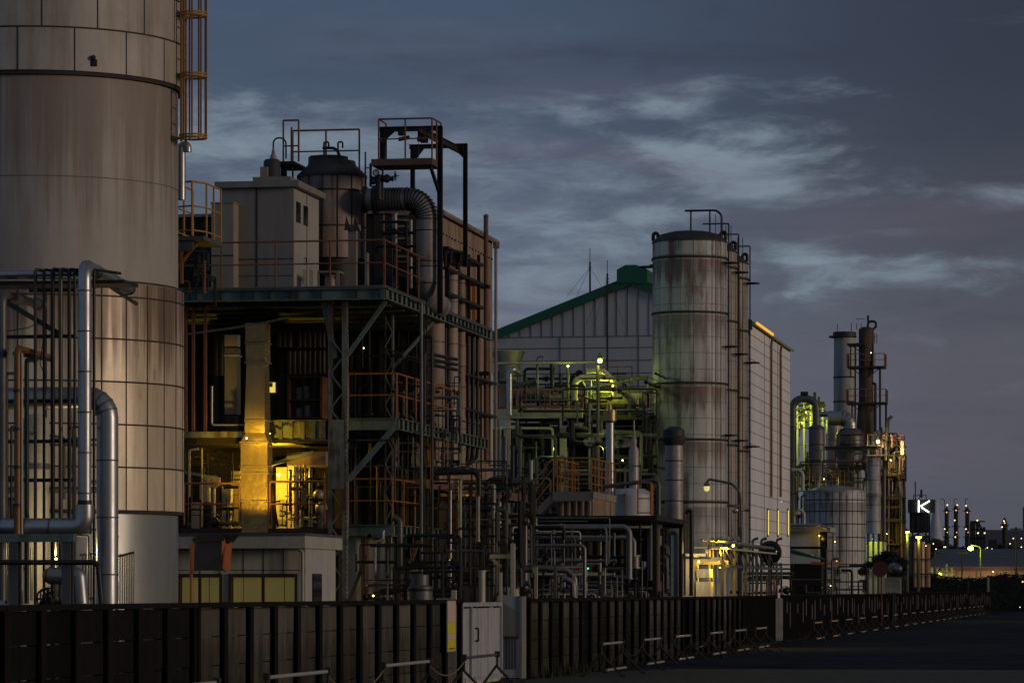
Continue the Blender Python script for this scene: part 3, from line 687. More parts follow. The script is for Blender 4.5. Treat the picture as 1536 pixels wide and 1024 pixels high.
zz = Zat(790,56.6,60); xe = Xat(127,56.6)
bm = MB().tube([(Xat(-260,56.6),56.6,zz),(xe,56.6,zz),(xe,56.6,zz+.36)], 13.5*M(56.6,60), .2, 20, 7); bm.build('run','galvanised',t)
bm = MB().bands((Xat(-200,56.6),56.6,zz),(xe-.25,56.6,zz),13.5*M(56.6,60),.42,.006,.025,20); bm.build('cover_band','galvanised_dull',t)
t = thing('insulated_pipe', 'fat grey pipe arching down to the fence before the silo', 'pipe', P(160,900,58))
r = 16.5*M(58,160); zz = Zat(596,58,160)
MB().tube([(Xat(-150,58),58,zz),(Xat(161,58),58,zz),(Xat(161,58),58,0)], r, .34, 22, 7).build('bend','galvanised',t)
bm = MB().bands((Xat(161,58),58,0),(Xat(161,58),58,zz-.4),r,.95,.006,.025,22); bm.bands((Xat(-100,58),58,zz),(Xat(120,58),58,zz),r,.8,.006,.03,22)
for k in range(1,5):
    an = R(18*k); cc = Vector((Xat(161,58)-.34,58,zz-.34)); pt = cc + Vector((math.sin(an)*.34,0,math.cos(an)*.34)); tg = Vector((math.cos(an),0,-math.sin(an)))
    bm.tube([pt-tg*.012,pt+tg*.012], r+.006, 0, 22)
bm.build('cover_band','galvanised_dull',t)
# rack of slender uprights hanging from a tray
t = thing('pipe_rack', 'rack of slender upright pipes under a shiny top tray before the silo', 'pipe rack', P(75,900,57.5))
zt = Zat(411,57.6,60)
MB().tube([(Xat(-250,57.6),57.6,zt),(Xat(116,57.6),57.6,zt)], 6*M(57.6,60), 0, 12).build('header_pipe','galvanised',t)
MB().box(Xat(-250,57.7),Xat(185,57.7),57.75,58.6,zt-.16,zt-.1).build('tray','pipe_dark',t)
MB().beam((Xat(140,58.2),58.2,zt+.02),(Xat(205,62),62,zt-.16),.05,.05).build('brace','pipe_dark',t)
for px, rp, m in ((53,2.6,'pipe_olive'),(66,2.2,'pipe_dark'),(79,3.4,'pipe_dark'),(91,3.4,'pipe_olive'),(104,3.0,'pipe_dark'),(112,2.2,'pipe_dark'),(141,2.2,'pipe_dark')):
    z1 = Zat(404,57.3,px); b = MB().tube([(Xat(px,57.3),57.3,0),(Xat(px,57.3),57.3,z1),(Xat(px,57.3)+.22,58.1,z1)], rp*M(57.3,px), .06, 10)
    b.build('upright_pipe', m, t)
for py in (436,505,602,662,720):
    z = Zat(py,57.5,60); MB().box(Xat(-30 if py > 500 else 45,57.5),Xat(112,57.5),57.42,57.47,z-.03,z+.03).build('clamp_bar','pipe_dark',t)
MB().beam(P(-30,430,57.4),P(92,502,57.4),.07,.08).build('brace','pipe_olive',t)
MB().tube([P(0,498,57.2),P(40,492,57.2),P(52,487,57.2)],.008,.05,6).tube([P(66,500,57.2),P(60,545,57.2),P(68,566,57.2)],.008,.08,6).build('cable','pipe_black',t)
t = thing('process_pipe', 'short grey pipe with elbow at the left edge under the tray', 'pipe', P(3,500,56.8))
MB().tube([P(3,900,56.8),P(3,441,56.8),P(60,457,59.5)], 7*M(56.8,3), .18, 14).bands(P(3,900,56.8),P(3,480,56.8),7*M(56.8,3),.9).tube([P(56,456,59.3),P(61,457.4,59.6)],10*M(57,60),0,14).build('run','galvanised_dull',t)
t = thing('process_pipe', 'orange brown upright pipe with rusty elbow at the far left', 'pipe', P(26,900,56.4))
MB().tube([P(26,905,56.4),P(26,522,56.4),P(78,537,59)], 5.2*M(56.4,26), .12, 14).build('run','pipe_orange',t)
MB().tube([P(33,905,56.4),P(33,530,56.4)], 1.7*M(56.4,33), 0, 8).build('tracer_line','pipe_cream',t)
MB().beam(P(20,530,56.5),P(76,540,58.6),.03,.05).bands(P(26,900,56.4),P(26,560,56.4),5.2*M(56.4,26),.62,.012,.05,14).build('clamp','pipe_dark',t)
for i,(px,rp,y0) in enumerate(((40,3.6,540),(10,2.6,560),(17,1.8,640),(110,1.8,640))):
    pipe([(px,905,56.9),(px,y0,56.9),(px+14,y0,58.0)], rp, 'pipe_dark', None, 'process_pipe', label=('thick','slim','very thin','thin')[i]+' dark upright pipe '+('right of the orange brown pipe','at the far left edge','between slim pipe and orange pipe','left of the tall shiny riser')[i])
# small white vessel
t = thing('white_vessel', 'slim white domed vessel lit warm behind the upright pipes', 'tank', P(54,905,60.5))
cx_, r = Xat(53,60.5), 21*M(60.5,53); zt = Zat(622,60.5,53)
MB().lathe((cx_,60.5),[(r,0),(r,zt-.16),(r*.86,zt-.06),(r*.5,zt),(.01,zt+.03)],40,close=False).build('shell','gate_cream',t)
MB().lathe((cx_,60.5),[(r+.01,zt-.95),(r+.015,zt-.9),(r+.01,zt-.85)],40,close=False).build('band','galvanised_dull',t)
lamp('warm yard lamp glowing low behind the left fence near the white vessel', 84, 838, 58.9, 55, WRM, 'lamp_yellow', 2.2, light_off=(-.1,.1,.1))
# steel frame and handrail in front
t = thing('pipe_support', 'dark steel goalpost frame carrying the fat horizontal pipe', 'frame', P(60,905,56))
zt = Zat(806,56,60)
MB().box(Xat(-200,56),Xat(113,56),55.9,56.1,zt-.07,zt+.06).build('beam','green_steel',t)
for px in (22,101): MB().ibeam((Xat(px,56),56,0),(Xat(px,56),56,zt-.07),.15,.15,.02,(0,1,0)).build('post','galvanised_dull',t)
pipe([(-120,843,55.7),(147,843,55.7),(152,905,55.7)], 4, 'pipe_dark', None, 'handrail_pipe', br=.1, label='grey pipe rail turning down into the fence below the shiny riser', step=None)
t = thing('small_drum', 'small horizontal drum with brassy end behind the goalpost frame', 'drum', P(95,880,57))
MB().tube([P(74,863,57),P(108,863,57)],13*M(57,90),0,20).tube([P(104,863,57),P(118,858,57),P(122,905,57)],11*M(57,90),.12,16).build('body','galvanised',t)
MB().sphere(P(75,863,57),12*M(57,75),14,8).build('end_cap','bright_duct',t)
v = MB().cyl(P(72,905,56.3),P(72,880,56.3),.03,8).build('valve_stem','pipe_black',t); wheel(t, P(71,892,56.2), .12, (0,-1,.1))
t = thing('valve', 'black handwheel valve just above the left fence', 'valve', P(72,905,56.2))
MB().sphere(P(74,902,56.2),.09,12,8).cyl(P(60,903,56.2),P(95,903,56.2),.035,8).build('body','pipe_black',t); wheel(t, P(66,897,56.0), .15, (-.4,-1,0))
t = thing('finned_grille', 'bundle of thin upright cooling bars between grey pipe and silo skirt', 'grille', P(190,905,60))
for k in range(7):
    px = 124 + k*4.2; MB().cyl(P(px,905,60.2),P(px,832,60.2),.016,6).build('bar','pipe_dark',t)
for k in range(7):
    px = 180 + k*3.4; MB().cyl(P(px,905,60),P(px,830,60),.016,6).build('bar','galvanised_dull',t)
MB().tube([P(178,834,60),P(201,828,60)],.022,0,6).tube([P(120,832,60.2),P(152,829,60.2)],.022,0,6).build('header_bar','pipe_dark',t)
t = thing('pipe_rack', 'dark tangle of valves and pipes low behind the left fence', 'pipe rack', P(90,900,59))
clutter(t, 11, -20, 175, 640, 900, 58.7, 62, 26, (1.2,3.4), ('pipe_dark','pipe_olive','galvanised_dull','pipe_black'))

# ================================================================ site office
t = thing('site_office', 'low cream site office with blinds and flat grey roof', 'office', P(380,905,74))
Yo = 74.0; xl, xr = Xat(120,Yo), Xat(458,Yo); Yb = Yo + 2.9; zr0, zr1 = Zat(822,Yo,458), Zat(801,Yo,458)
w1, w2 = Zat(862,Yo,400), Zat(925,Yo,400)
b = MB(); xw = [Xat(px,Yo) for px in (266,333,343,446)]
b.box(xl,xr,Yo+.02,Yo+.12,w1+.02,zr0); b.box(xl,xr,Yo+.02,Yo+.12,0,w2)
b.box(xl,Xat(264,Yo),Yo+.02,Yo+.12,w2,w1+.02); b.box(xw[1],xw[2],Yo+.02,Yo+.12,w2,w1+.02); b.box(xw[3],xr,Yo+.02,Yo+.12,w2,w1+.02); b.box(xl,xr,Yb-.1,Yb,0,zr0)
b.build('wall','office_wall',t)
b = MB()
for px in (300,329.5,365,395,425): x = Xat(px,Yo); b.box(x-.006,x+.006,Yo+.012,Yo+.03,w1+.03,zr0)
b.box(xl,xr,Yo+.012,Yo+.03,w1+.1,w1+.112); b.build('panel_joint','seam_dark',t)
MB().box(xr-.1,xr,Yo+.13,Yb-.11,0,zr0).build('end_wall','office_lit_end',t)
yd0, yd1 = Yat(468,xr), Yat(481,xr); zd = PX(474,860,xr).z
MB().box(xr+.002,xr+.03,yd0,yd1,.1,zd).build('dark_doorway','glass_dark',t)  # near-black slab painted in for the shaded door opening
MB().box(xl-.3,Xat(463,Yo),Yo-.35,Yb+.4,zr0,zr1).build('roof','office_fascia',t)
MB().box(xl-.3,Xat(463,Yo)+.015,Yo-.365,Yb+.415,zr1-.035,zr1+.025).build('roof_edge','galvanised_dull',t)
for a, c, nm in ((0,1,'window'),(2,3,'window')):
    x0, x1 = xw[a], xw[c]; xm = (x0+x1)/2
    fr = MB().box(x0,x1,Yo-.01,Yo+.06,w1-.05,w1+.03).box(x0,x1,Yo-.01,Yo+.06,w2,w2+.06).box(x0,x0+.06,Yo-.01,Yo+.06,w2+.06,w1-.05).box(x1-.06,x1,Yo-.01,Yo+.06,w2+.06,w1-.05).box(xm-.03,xm+.03,Yo-.012,Yo+.05,w2+.06,w1-.05).build(nm,'frame_brown',t)
    bl = MB(); z = w2+.06
    while z < w1-.05: bl.add([(x0+.06,Yo+.075,z),(x1-.06,Yo+.075,z),(x1-.06,Yo+.098,z+.042),(x0+.06,Yo+.098,z+.042)],[(0,1,2,3)]); z += .045
    bl.build('blind','blind_lit',fr)
    MB().box(x0+.06,x1-.06,Yo+.13,Yo+.14,w2,w1).build('blind_backing','cream_wall',fr)
    MB().box(x0+.07,x0+.09,Yo+.05,Yo+.06,w2,w1).box(x1-.3,x1-.288,Yo+.06,Yo+.07,w2,w1-.05).box(x0+.3,x0+.312,Yo+.06,Yo+.07,w2,w1-.05).build('cord','frame_brown',fr)
pipe([(454,905,73.9),(454,828,73.9),(448,823,73.9)], 2.4, 'office_fascia', t, 'downpipe', br=.04)
# traffic mirror
t = thing('traffic_mirror', 'rectangular traffic mirror with black hood and orange frame on orange post', 'mirror', P(287,905,62))
m = M(62,310); x0, x1 = Xat(292,62), Xat(333,62); z0, z1 = Zat(855,62,310), Zat(806,62,310)
MB().cyl(P(287,905,62.1)*Vector((1,1,0)) if False else (Xat(287,62.1),62.1,0), (Xat(287,62.1),62.1,Zat(818,62.1,287)), 2.4*m, 10).build('post','mirror_orange',t)
pl = [(x0,62,z0+.03),(x0+.03,62,z0),(x1-.03,62,z0),(x1,62,z0+.03),(x1-.01,62.02,z1-.06),(x1-.09,62.02,z1),(x0+.1,62.02,z1),(x0+.02,62.02,z1-.06)]
MB().prism(pl,(0,.06,0)).build('back_plate','mirror_back',t)
MB().beam((x1+.035,62.0,z0-.0),(x1+.035,62.2,z1-.02),.02,.2,(0,1,0)).prism([(x1,61.99,z0),(x1+.08,62.2,z0),(x1+.13,62.2,z1-.02),(x1,61.99,z1-.02)],(0,.05,0)).box(x0-.06,x0-.01,61.99,62.1,z0-.02,z1-.08).build('side_frame','mirror_orange',t)
MB().prism([(x0-.05,61.95,z1-.03),(x0+.1,61.95,z1+.07),(x1-.06,61.95,z1+.07),(x1+.05,61.95,z1-.0),(x1+.02,61.95,z1-.06),(x0,61.95,z1-.08)],(0,.1,0)).prism([(x0+.4,62.06,z1+.05),(x1+.23,62.06,z1+.06),(x1+.1,62.06,z1-.1)],(0,.3,0)).build('hood','pipe_black',t)
MB().cyl((Xat(287,62.1),62.1,z0+.3),(x0+.1,62.05,z0+.3),.025,8).build('bracket','mirror_orange',t)
# ================================================================ process building: open steel front, decks, brown block behind
XA, YF = -17.37, 83.0
kA = K(575, YF) / F
def zA(py): return CH + (HY - py) * kA
def xf(px, Y=YF): return Xat(px, Y)
YB = 93.0; ZD = zA(432); zL2 = Zat(627,84.4,575); zL3 = Zat(786,83.9,575)
XB = -18.0; ZR = PX(742, 363, XB).z; YE = Yat(738, XB)
PB = thing('process_building', 'tall brown sheet clad factory block with sloping gutter line behind the steel decks', 'building', (-22, YB, 0))
MB().box(-36, XB-.06, YB+.02, YE-.02, 0, ZR-.1).build('core_wall', 'dark_wall', PB)
for i in range(4):
    y0, y1 = YB + (YE-YB)*i/4, YB + (YE-YB)*(i+1)/4
    for z0, z1 in ((4.6,8.1),(8.12,ZR-.05)):
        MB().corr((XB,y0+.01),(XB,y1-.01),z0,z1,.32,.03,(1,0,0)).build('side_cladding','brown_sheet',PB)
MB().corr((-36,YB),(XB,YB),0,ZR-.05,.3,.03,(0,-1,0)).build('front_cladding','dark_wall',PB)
MB().box(-36.2,XB+.07,YB-.15,YE+.05,ZR-.04,ZR+.04).build('roof','brown_sheet',PB)
g = MB().tube([(XB+.12,YB-.2,ZR-.03),(XB+.12,YE+.05,ZR-.03)],.07,0,10); g.build('gutter','duct_grey',PB)
MB().tube([(XB+.12,YE,ZR-.05),(XB+.1,YE+.06,ZR-.35),(XB+.1,YE+.06,2.5)],.045,.1,8).box(XB+.03,XB+.2,YE-.02,YE+.12,ZR-.22,ZR-.02).build('downpipe','duct_grey',PB)
b = MB()
for i in range(18): b.sphere((XB+.04,YB+.4+i*.43,ZR-.55),.03,6,4)
b.build('vent_dot','seam_dark',PB)
# lower lit plant room wall inside
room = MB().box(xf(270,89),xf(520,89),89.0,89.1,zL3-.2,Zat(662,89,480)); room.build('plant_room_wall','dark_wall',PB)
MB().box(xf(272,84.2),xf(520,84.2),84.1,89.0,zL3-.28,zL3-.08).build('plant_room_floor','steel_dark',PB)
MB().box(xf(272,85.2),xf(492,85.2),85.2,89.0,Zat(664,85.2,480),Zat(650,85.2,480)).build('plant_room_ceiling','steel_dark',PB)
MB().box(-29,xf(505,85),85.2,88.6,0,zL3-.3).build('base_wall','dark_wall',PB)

D = thing('steel_deck', 'top green steel deck with brown railing carrying the grey cabinets', 'platform', (XA-3, YF, 0))
XL = xf(-60)
MB().box(XL,XA-.02,YF+.03,YB-.05,ZD-.1,ZD).build('floor_plate','steel_dark',D)
b = MB().ibeam((XL,YF,ZD-.13),(XA,YF,ZD-.13),.16,.27,.022); b.build('front_beam','green_steel',D)
b = MB().ibeam((XA,YF+.1,ZD-.13),(XA,97.2,ZD-.13),.14,.27,.022); b.build('side_beam','green_steel',D)
b = MB()
for px in (284,295,322,332,363,380,405,434,447,482,535,569): x = xf(px); b.box(x-.012,x+.012,YF-.075,YF+.02,ZD-.245,ZD-.02)
y = YF+.5
while y < 97: b.box(XA-.02,XA+.068,y-.02,y+.02,ZD-.245,ZD-.02); y += .55
b.build('stiffener','steel_dark',D)
MB().tube([(XL,YF-.06,ZD+.03),(XA+.05,YF-.06,ZD+.03),(XA+.05,97,ZD+.03)],.035,.1,8).build('kerb_pipe','galvanised_dull',D)
guard(D, [(xf(262)-1.5,YF+.02),(XA,YF+.02),(XA,89.8)], ZD+.02, zA(361)-ZD, 1.35, 'rail_rust', .022)
for i in range(6):
    y = YF+1.2+i*1.6; MB().ibeam((XL,y,ZD-.22),(XA-.1,y,ZD-.22),.12,.22,.02).build('joist','green_steel',D)

# level two deck
Y2 = 84.4
D2 = thing('steel_deck', 'middle green steel deck with orange railing right of the lattice column', 'platform', (XA-1, Y2, 0))
xl = xf(519,Y2)
MB().box(xl,XA-.02,Y2+.03,YB,zL2-.1,zL2).build('floor_plate','steel_dark',D2)
MB().ibeam((xl,Y2,zL2-.14),(XA,Y2,zL2-.14),.14,.28,.02).build('front_beam','green_steel',D2)
MB().ibeam((XA,Y2+.1,zL2-.14),(XA,96.5,zL2-.14),.14,.28,.02).build('side_beam','green_steel',D2)
b = MB(); y = Y2+.4
while y < 96.5: b.box(XA-.02,XA+.066,y-.02,y+.02,zL2-.26,zL2-.02); y += .55
b.build('stiffener','steel_dark',D2)
guard(D2, [(xl+.05,Y2+.02),(XA,Y2+.02),(XA,92.6)], zL2, Zat(560,84.4,575)-zL2, 1.1, 'rail_orange', .022)
# level three deck
D3 = thing('steel_deck', 'lower green steel deck with orange railing above the cream sheet wall', 'platform', (XA-1, 83.9, 0))
Y3 = 83.9; xl = xf(519,Y3)
MB().box(xl,XA-.02,Y3+.03,88.5,zL3-.09,zL3).build('floor_plate','steel_dark',D3)
MB().ibeam((xl,Y3,zL3-.14),(XA,Y3,zL3-.14),.14,.26,.02).build('front_beam','green_steel',D3)
MB().ibeam((XA,Y3+.1,zL3-.14),(XA,90,zL3-.14),.14,.26,.02).build('side_beam','green_steel',D3)
b = MB(); y = Y3+.3
while y < 90: b.box(XA-.02,XA+.066,y-.02,y+.02,zL3-.25,zL3-.02); y += .5
b.build('stiffener','steel_dark',D3)
guard(D3, [(xl+.05,Y3+.02),(XA,Y3+.02),(XA,88)], zL3, Zat(718,83.9,575)-zL3, 1.3, 'rail_orange', .022)
b = MB().corr((xf(523,84.3),84.3),(xf(588,84.3),84.3),0,zL3-.28,.3,.03,(0,-1,0)); b.build('sheet_wall','cream_wall',D3)
MB().beam((xf(524,84.1),84.15,1.9),(xf(549,84.1),84.15,2.95),.07).beam((xf(545,84.1),84.15,1.6),(xf(545,84.1),84.15,3.45),.1).beam((xf(600,84.1),84.15,2.2),(xf(628,84.1),84.15,3.3),.08).build('brace','brown_beam',D3)

# lattice column
t = thing('lattice_column', 'rusty green laced steel column carrying the top deck', 'column', (xf(502),YF+.2,0))
xa, xb = xf(492), xf(513); yc = YF+.35
for x, nm in ((xa,'chord'),(xb,'chord')): MB().box(x-.05,x+.05,yc-.14,yc+.14,0,ZD-.28).build(nm,'green_rusty',t)
b = MB(); zz = zA(505); up = True
while zz > zA(626):
    z2 = zz - .42; b.beam((xa if up else xb,yc-.1,zz),(xb if up else xa,yc-.1,z2),.03,.07,(0,1,0)); zz = z2; up = not up
zz = zA(735); up = True
while zz > .4:
    z2 = zz - .42; b.beam((xa if up else xb,yc-.1,zz),(xb if up else xa,yc-.1,z2),.03,.07,(0,1,0)); zz = z2; up = not up
b.build('lacing','green_steel',t)
MB().box(xa-.02,xb+.0,yc-.16,yc-.145,zA(732),zA(628)).build('gusset_plate','green_rusty',t)
b = MB(); z = .3
while z < ZD-.4:
    b.box(xb+.051,xb+.075,yc-.12,yc-.06,z,z+.06); z += .12
b.build('rivet_row','green_steel',t)
MB().beam((xf(482),yc-.05,ZD-.28),(xf(499),yc-.05,zA(535)),.14,.1,(0,1,0)).build('brace','green_steel',t)
MB().beam((xf(575),yc-.05,ZD-.28),(xf(517),yc-.05,zA(531)),.09,.09,(0,1,0)).build('brace','green_steel',t)
MB().beam((xf(586),yc-.05,zL2-.3),(xf(519),yc-.05,zA(718)),.12,.1,(0,1,0)).build('brace','green_steel',t)
t = thing('lattice_column', 'slim laced steel column deeper in, under the side of the top deck', 'column', (xf(585,87),87,0))
for o in (-.09,.09): MB().box(xf(584,87)+o-.02,xf(584,87)+o+.02,86.95,87.05,0,ZD-.3).build('chord','green_rusty',t)
b = MB(); zz = ZD-.4; up = True
while zz > .4:
    z2 = zz-.36; x = xf(584,87); b.beam((x-.09 if up else x+.09,86.93,zz),(x+.09 if up else x-.09,86.93,z2),.02,.04,(0,1,0)); zz = z2; up = not up
b.build('lacing','green_steel',t)
MB().beam(P(650,484,88),P(588,553,87.1),.07,.07,(0,1,0)).build('brace','green_steel',t)
for i,(px,Y,la) in enumerate(((632,83.6,'slender pipe riser running from deck to yard in front of the steel decks'),(648,84.4,'second slender riser right beside the deck front riser'))):
    MB().cyl((xf(px,Y),Y,0),(xf(px,Y),Y,Zat(455 if i == 0 else 506,Y,480)),.04,8)
    pipe([(px,905,Y),(px,455 if i == 0 else 506,Y),(px-16,450 if i == 0 else 503,Y+.1)], 2.6, 'pipe_dark' if i else 'galvanised_dull', None, 'riser_pipe', br=.05, label=la)
# upper gloomy bay: sheet panels, ducts, girder
t = thing('sheet_partition', 'brown corrugated partition hanging in the gloomy upper bay', 'wall', (xf(460,89.5),89.5,Zat(560,89.5,480)))
for a, c, y0, y1 in ((445,488,486,521),(430,488,526,561),(320,338,498,562),(415,440,478,520)):
    MB().corr((xf(a,89.5),89.5),(xf(c,89.5),89.5),Zat(y1,89.5,480),Zat(y0,89.5,480),.13,.03,(0,-1,0)).build('sheet','partition',t)
MB().box(xf(425,89.4),xf(490,89.4),89.4,89.46,Zat(564,89.4,480),Zat(560,89.4,480)).build('trim','pipe_black',t)
GD = thing('exhaust_duct', 'tall rectangular duct with gold lamplight put into its colour', 'duct', (xf(383,84),84,zL3))
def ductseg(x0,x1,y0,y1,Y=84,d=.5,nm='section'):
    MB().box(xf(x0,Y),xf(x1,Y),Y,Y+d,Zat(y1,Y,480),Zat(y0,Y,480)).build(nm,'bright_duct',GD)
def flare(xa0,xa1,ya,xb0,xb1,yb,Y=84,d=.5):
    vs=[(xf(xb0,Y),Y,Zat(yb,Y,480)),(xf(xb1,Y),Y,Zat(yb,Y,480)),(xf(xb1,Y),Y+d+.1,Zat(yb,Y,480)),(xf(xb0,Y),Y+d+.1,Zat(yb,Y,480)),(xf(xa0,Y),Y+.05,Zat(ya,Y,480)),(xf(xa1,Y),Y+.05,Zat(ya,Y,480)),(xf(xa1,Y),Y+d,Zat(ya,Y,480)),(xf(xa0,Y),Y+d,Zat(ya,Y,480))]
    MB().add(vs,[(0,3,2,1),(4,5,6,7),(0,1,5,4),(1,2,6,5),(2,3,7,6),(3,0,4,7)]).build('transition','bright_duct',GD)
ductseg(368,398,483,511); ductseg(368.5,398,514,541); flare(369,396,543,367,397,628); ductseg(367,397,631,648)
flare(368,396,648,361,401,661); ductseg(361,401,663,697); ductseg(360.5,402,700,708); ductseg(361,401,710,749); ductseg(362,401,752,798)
for y0 in (512,541.5,629,661.5,698,708.5,750): MB().box(xf(359 if y0 > 650 else 366.5,83.97),xf(403 if y0 > 650 else 399,83.97),83.96,84.55,Zat(y0+1.4,83.97,480),Zat(y0,83.97,480)).build('flange','duct_grey',GD)
MB().beam((xf(405,83.9),83.95,Zat(722,83.9,480)),(xf(416,83.9),83.95,Zat(790,83.9,480)),.05).build('stay','pipe_black',GD)
t = thing('exhaust_duct', 'darker shiny rectangular duct left of the gold duct', 'duct', (xf(346,86),86,Zat(630,86,480)))
MB().box(xf(337,86),xf(355,86),86,86.4,Zat(620,86,480),Zat(520,86,480)).build('section','galvanised_dull',t); MB().box(xf(336,86),xf(356,86),86.05,86.3,Zat(518,86,480),Zat(500,86,480)).build('section','duct_grey',t)
MB().box(xf(339,86),xf(352,86),86.02,86.35,Zat(645,86,480),Zat(622,86,480)).build('outlet','pipe_black',t)
MB().box(xf(335.5,85.98),xf(356.5,85.98),85.97,86.42,Zat(533,85.98,480),Zat(530.5,85.98,480)).build('flange','duct_grey',t)
pipe([(318,579,85),(318,637,85),(365,637,85)], 1.6, 'galvanised', None, 'conduit', br=.06, label='bent galvanised conduit left of the dark duct', step=.9)
tag(MB().tube([P(276,502,82.9),P(340,493,82.9),P(400,483,82.9),P(430,477,82.9)],.025,.2,8).build('cable','galvanised_dull'), 'slack grey cable crossing in front of the gold duct top', 'cable')
for px, la in ((290,'thicker rust orange upright left of the gold duct'),(308,'thinner rust brown upright left of the dark duct'),(279,'rust brown upright close beside the silo')):
    tag(MB().box(xf(px,83.6)-.035,xf(px,83.6)+.035,83.57,83.63,Zat(645,83.6,480),Zat(455,83.6,480)).box(xf(px,83.6)-.06,xf(px,83.6)+.3,83.56,83.62,Zat(458,83.6,480),Zat(455,83.6,480)).build('steel_upright','rail_rust'), la, 'upright')
G = thing('plate_girder', 'blue green riveted plate girder behind the lattice column', 'girder', (xf(450,85),85,Zat(662,85,480)))
MB().ibeam((xf(403,85),85,Zat(645,85,480)),(xf(488,85),85,Zat(645,85,480)),.2,Zat(630,85,480)-Zat(661,85,480),.03).build('girder','green_rusty',G)
b = MB()
for px in (422,438,456,472): x = xf(px,85); b.box(x-.04,x+.04,84.88,84.985,Zat(659,85,480),Zat(632,85,480))
b.build('stiffener','green_steel',G)
MB().box(xf(276,85),xf(366,85),84.9,85.2,Zat(655,85,480),Zat(646,85,480)).build('ledge','green_rusty',G)
pipe([(410,660,84.4),(585,660,82.8),(592,672,82.8),(592,750,82.8)], 1.8, 'pipe_dark', None, 'conduit', br=.06, label='long dark conduit crossing the lattice column then dropping down')
t = thing('wall_window', 'small square window glowing yellow in the dark bay', 'window', P(408,580,88.8))
MB().box(xf(401,88.8),xf(415,88.8),88.75,88.85,Zat(589.5,88.8,480),Zat(571.5,88.8,480)).build('frame','frame_brown',t)
MB().box(xf(402.2,88.8),xf(413.8,88.8),88.7,88.74,Zat(588,88.8,480),Zat(573,88.8,480)).build('pane','window_lit',t)
MB().box(xf(402.4,88.69),xf(409,88.69),88.66,88.695,Zat(579.5,88.69,480),Zat(573,88.69,480)).build('card','cabinet_olive',t)
t = thing('shelving', 'dim brown rack of drums and boxes beside the glowing window', 'rack', P(455,615,88))
for py in (566,600,627): MB().box(xf(437,88),xf(488,88),87.6,88.2,Zat(py+1.2,88,480),Zat(py,88,480)).build('shelf','rail_rust',t)
for px in (438,487): MB().box(xf(px,88)-.03,xf(px,88)+.03,87.6,88.2,Zat(628,88,480),Zat(566,88,480)).build('post','rail_rust',t)
for px, y0 in ((449,581),(460,579),(449,612),(462,608)): MB().lathe((xf(px,87.9),87.9),[(.1,Zat(598 if y0<600 else 625,87.9,480)),(.1,Zat(y0,87.9,480)),(.02,Zat(y0,87.9,480)+.02)],16,close=False).build('drum','duct_grey',t)
# lit plant room contents
t = thing('electrical_cabinet', 'bright cream control cabinet right of the gold duct', 'cabinet', P(428,790,87.8))
MB().box(xf(414,87.6),xf(430,87.6),87.6,88.4,zL3-.05,Zat(700,87.6,480)).build('body','cream_wall',t); MB().box(xf(431,87.7),xf(441,87.7),87.7,88.4,zL3-.05,Zat(690,87.6,480)).build('body','cream_wall',t)
MB().box(xf(419,87.56),xf(427,87.56),87.56,87.59,Zat(772,87.56,480),Zat(748,87.56,480)).box(xf(417,87.56),xf(428,87.56),87.57,87.59,Zat(786,87.56,480),Zat(778,87.56,480)).build('panel','cabinet_grey',t)
t = thing('electrical_cabinet', 'olive control cabinet in the lit room left of the gold duct', 'cabinet', P(345,790,87))
MB().box(xf(333,87),xf(346,87),87,87.7,zL3-.05,Zat(728,87,480)).build('body','cream_wall',t); MB().box(xf(347,87.2),xf(360,87.2),87.2,87.8,zL3-.05,Zat(705,87,480)).build('body','cabinet_olive',t)
t = thing('door_panel', 'narrow bright yellow lit panel at the left end of the plant room', 'panel', P(293,788,88))
MB().box(xf(287,88.2),xf(299,88.2),88.2,88.6,zL3-.05,Zat(752,88.2,480)).build('body','cream_wall',t); MB().box(xf(299.5,88.2),xf(307,88.2),88.2,88.6,Zat(748,88.2,480),Zat(722,88.2,480)).build('upper_panel','cream_wall',t)
t = thing('dial_gauge', 'large round brass dial left of the gold duct', 'gauge', P(321,722,85.5))
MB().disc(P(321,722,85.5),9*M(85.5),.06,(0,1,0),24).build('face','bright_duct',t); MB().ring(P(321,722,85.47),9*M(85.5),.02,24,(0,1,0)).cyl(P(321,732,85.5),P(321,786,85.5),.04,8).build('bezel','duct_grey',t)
t = thing('switch_box', 'grey box beside the round brass dial', 'box', P(311,735,85.4))
MB().box(xf(305,85.4),xf(313,85.4),85.3,85.6,Zat(752,85.4,480),Zat(712,85.4,480)).build('body','cabinet_grey',t)
t = thing('pipe_manifold', 'looped pump pipes and valves at the right of the lit room', 'pipes', P(465,790,86.5))
pipe([(452,790,86.6),(452,700,86.6),(466,700,86.6),(466,690,86.6)],2.2,'pipe_cream',t); pipe([(462,712,86.4),(450,722,86.4),(452,742,86.4),(468,744,86.4)],1.6,'galvanised',t,br=.2)
pipe([(466,790,86.8),(466,698,86.8)],3,'pipe_olive',t,step=.5); pipe([(476,790,86.5),(476,730,86.5),(486,730,86.5)],3,'pipe_dark',t,step=.5); pipe([(440,732,86.3),(452,732,86.3)],3.5,'galvanised',t)
MB().sphere(P(478,742,86.4),.14,12,8).sphere(P(482,762,86.4),.16,12,8).build('pump_casing','duct_grey',t)
wheel(t, P(456,720,86.1),.11,(0,-1,0))
t = thing('pipe_manifold', 'low pump pipes on the floor left of the gold duct', 'pipes', P(330,790,84.9))
pipe([(318,785,84.9),(360,785,84.9)],3,'pipe_olive',t); pipe([(322,790,84.8),(322,776,84.8)],3,'pipe_black',t); wheel(t,P(322,776,84.6),.1,(0,-1,0)); MB().sphere(P(322,783,84.7),.13,10,6).build('valve','pipe_black',t)
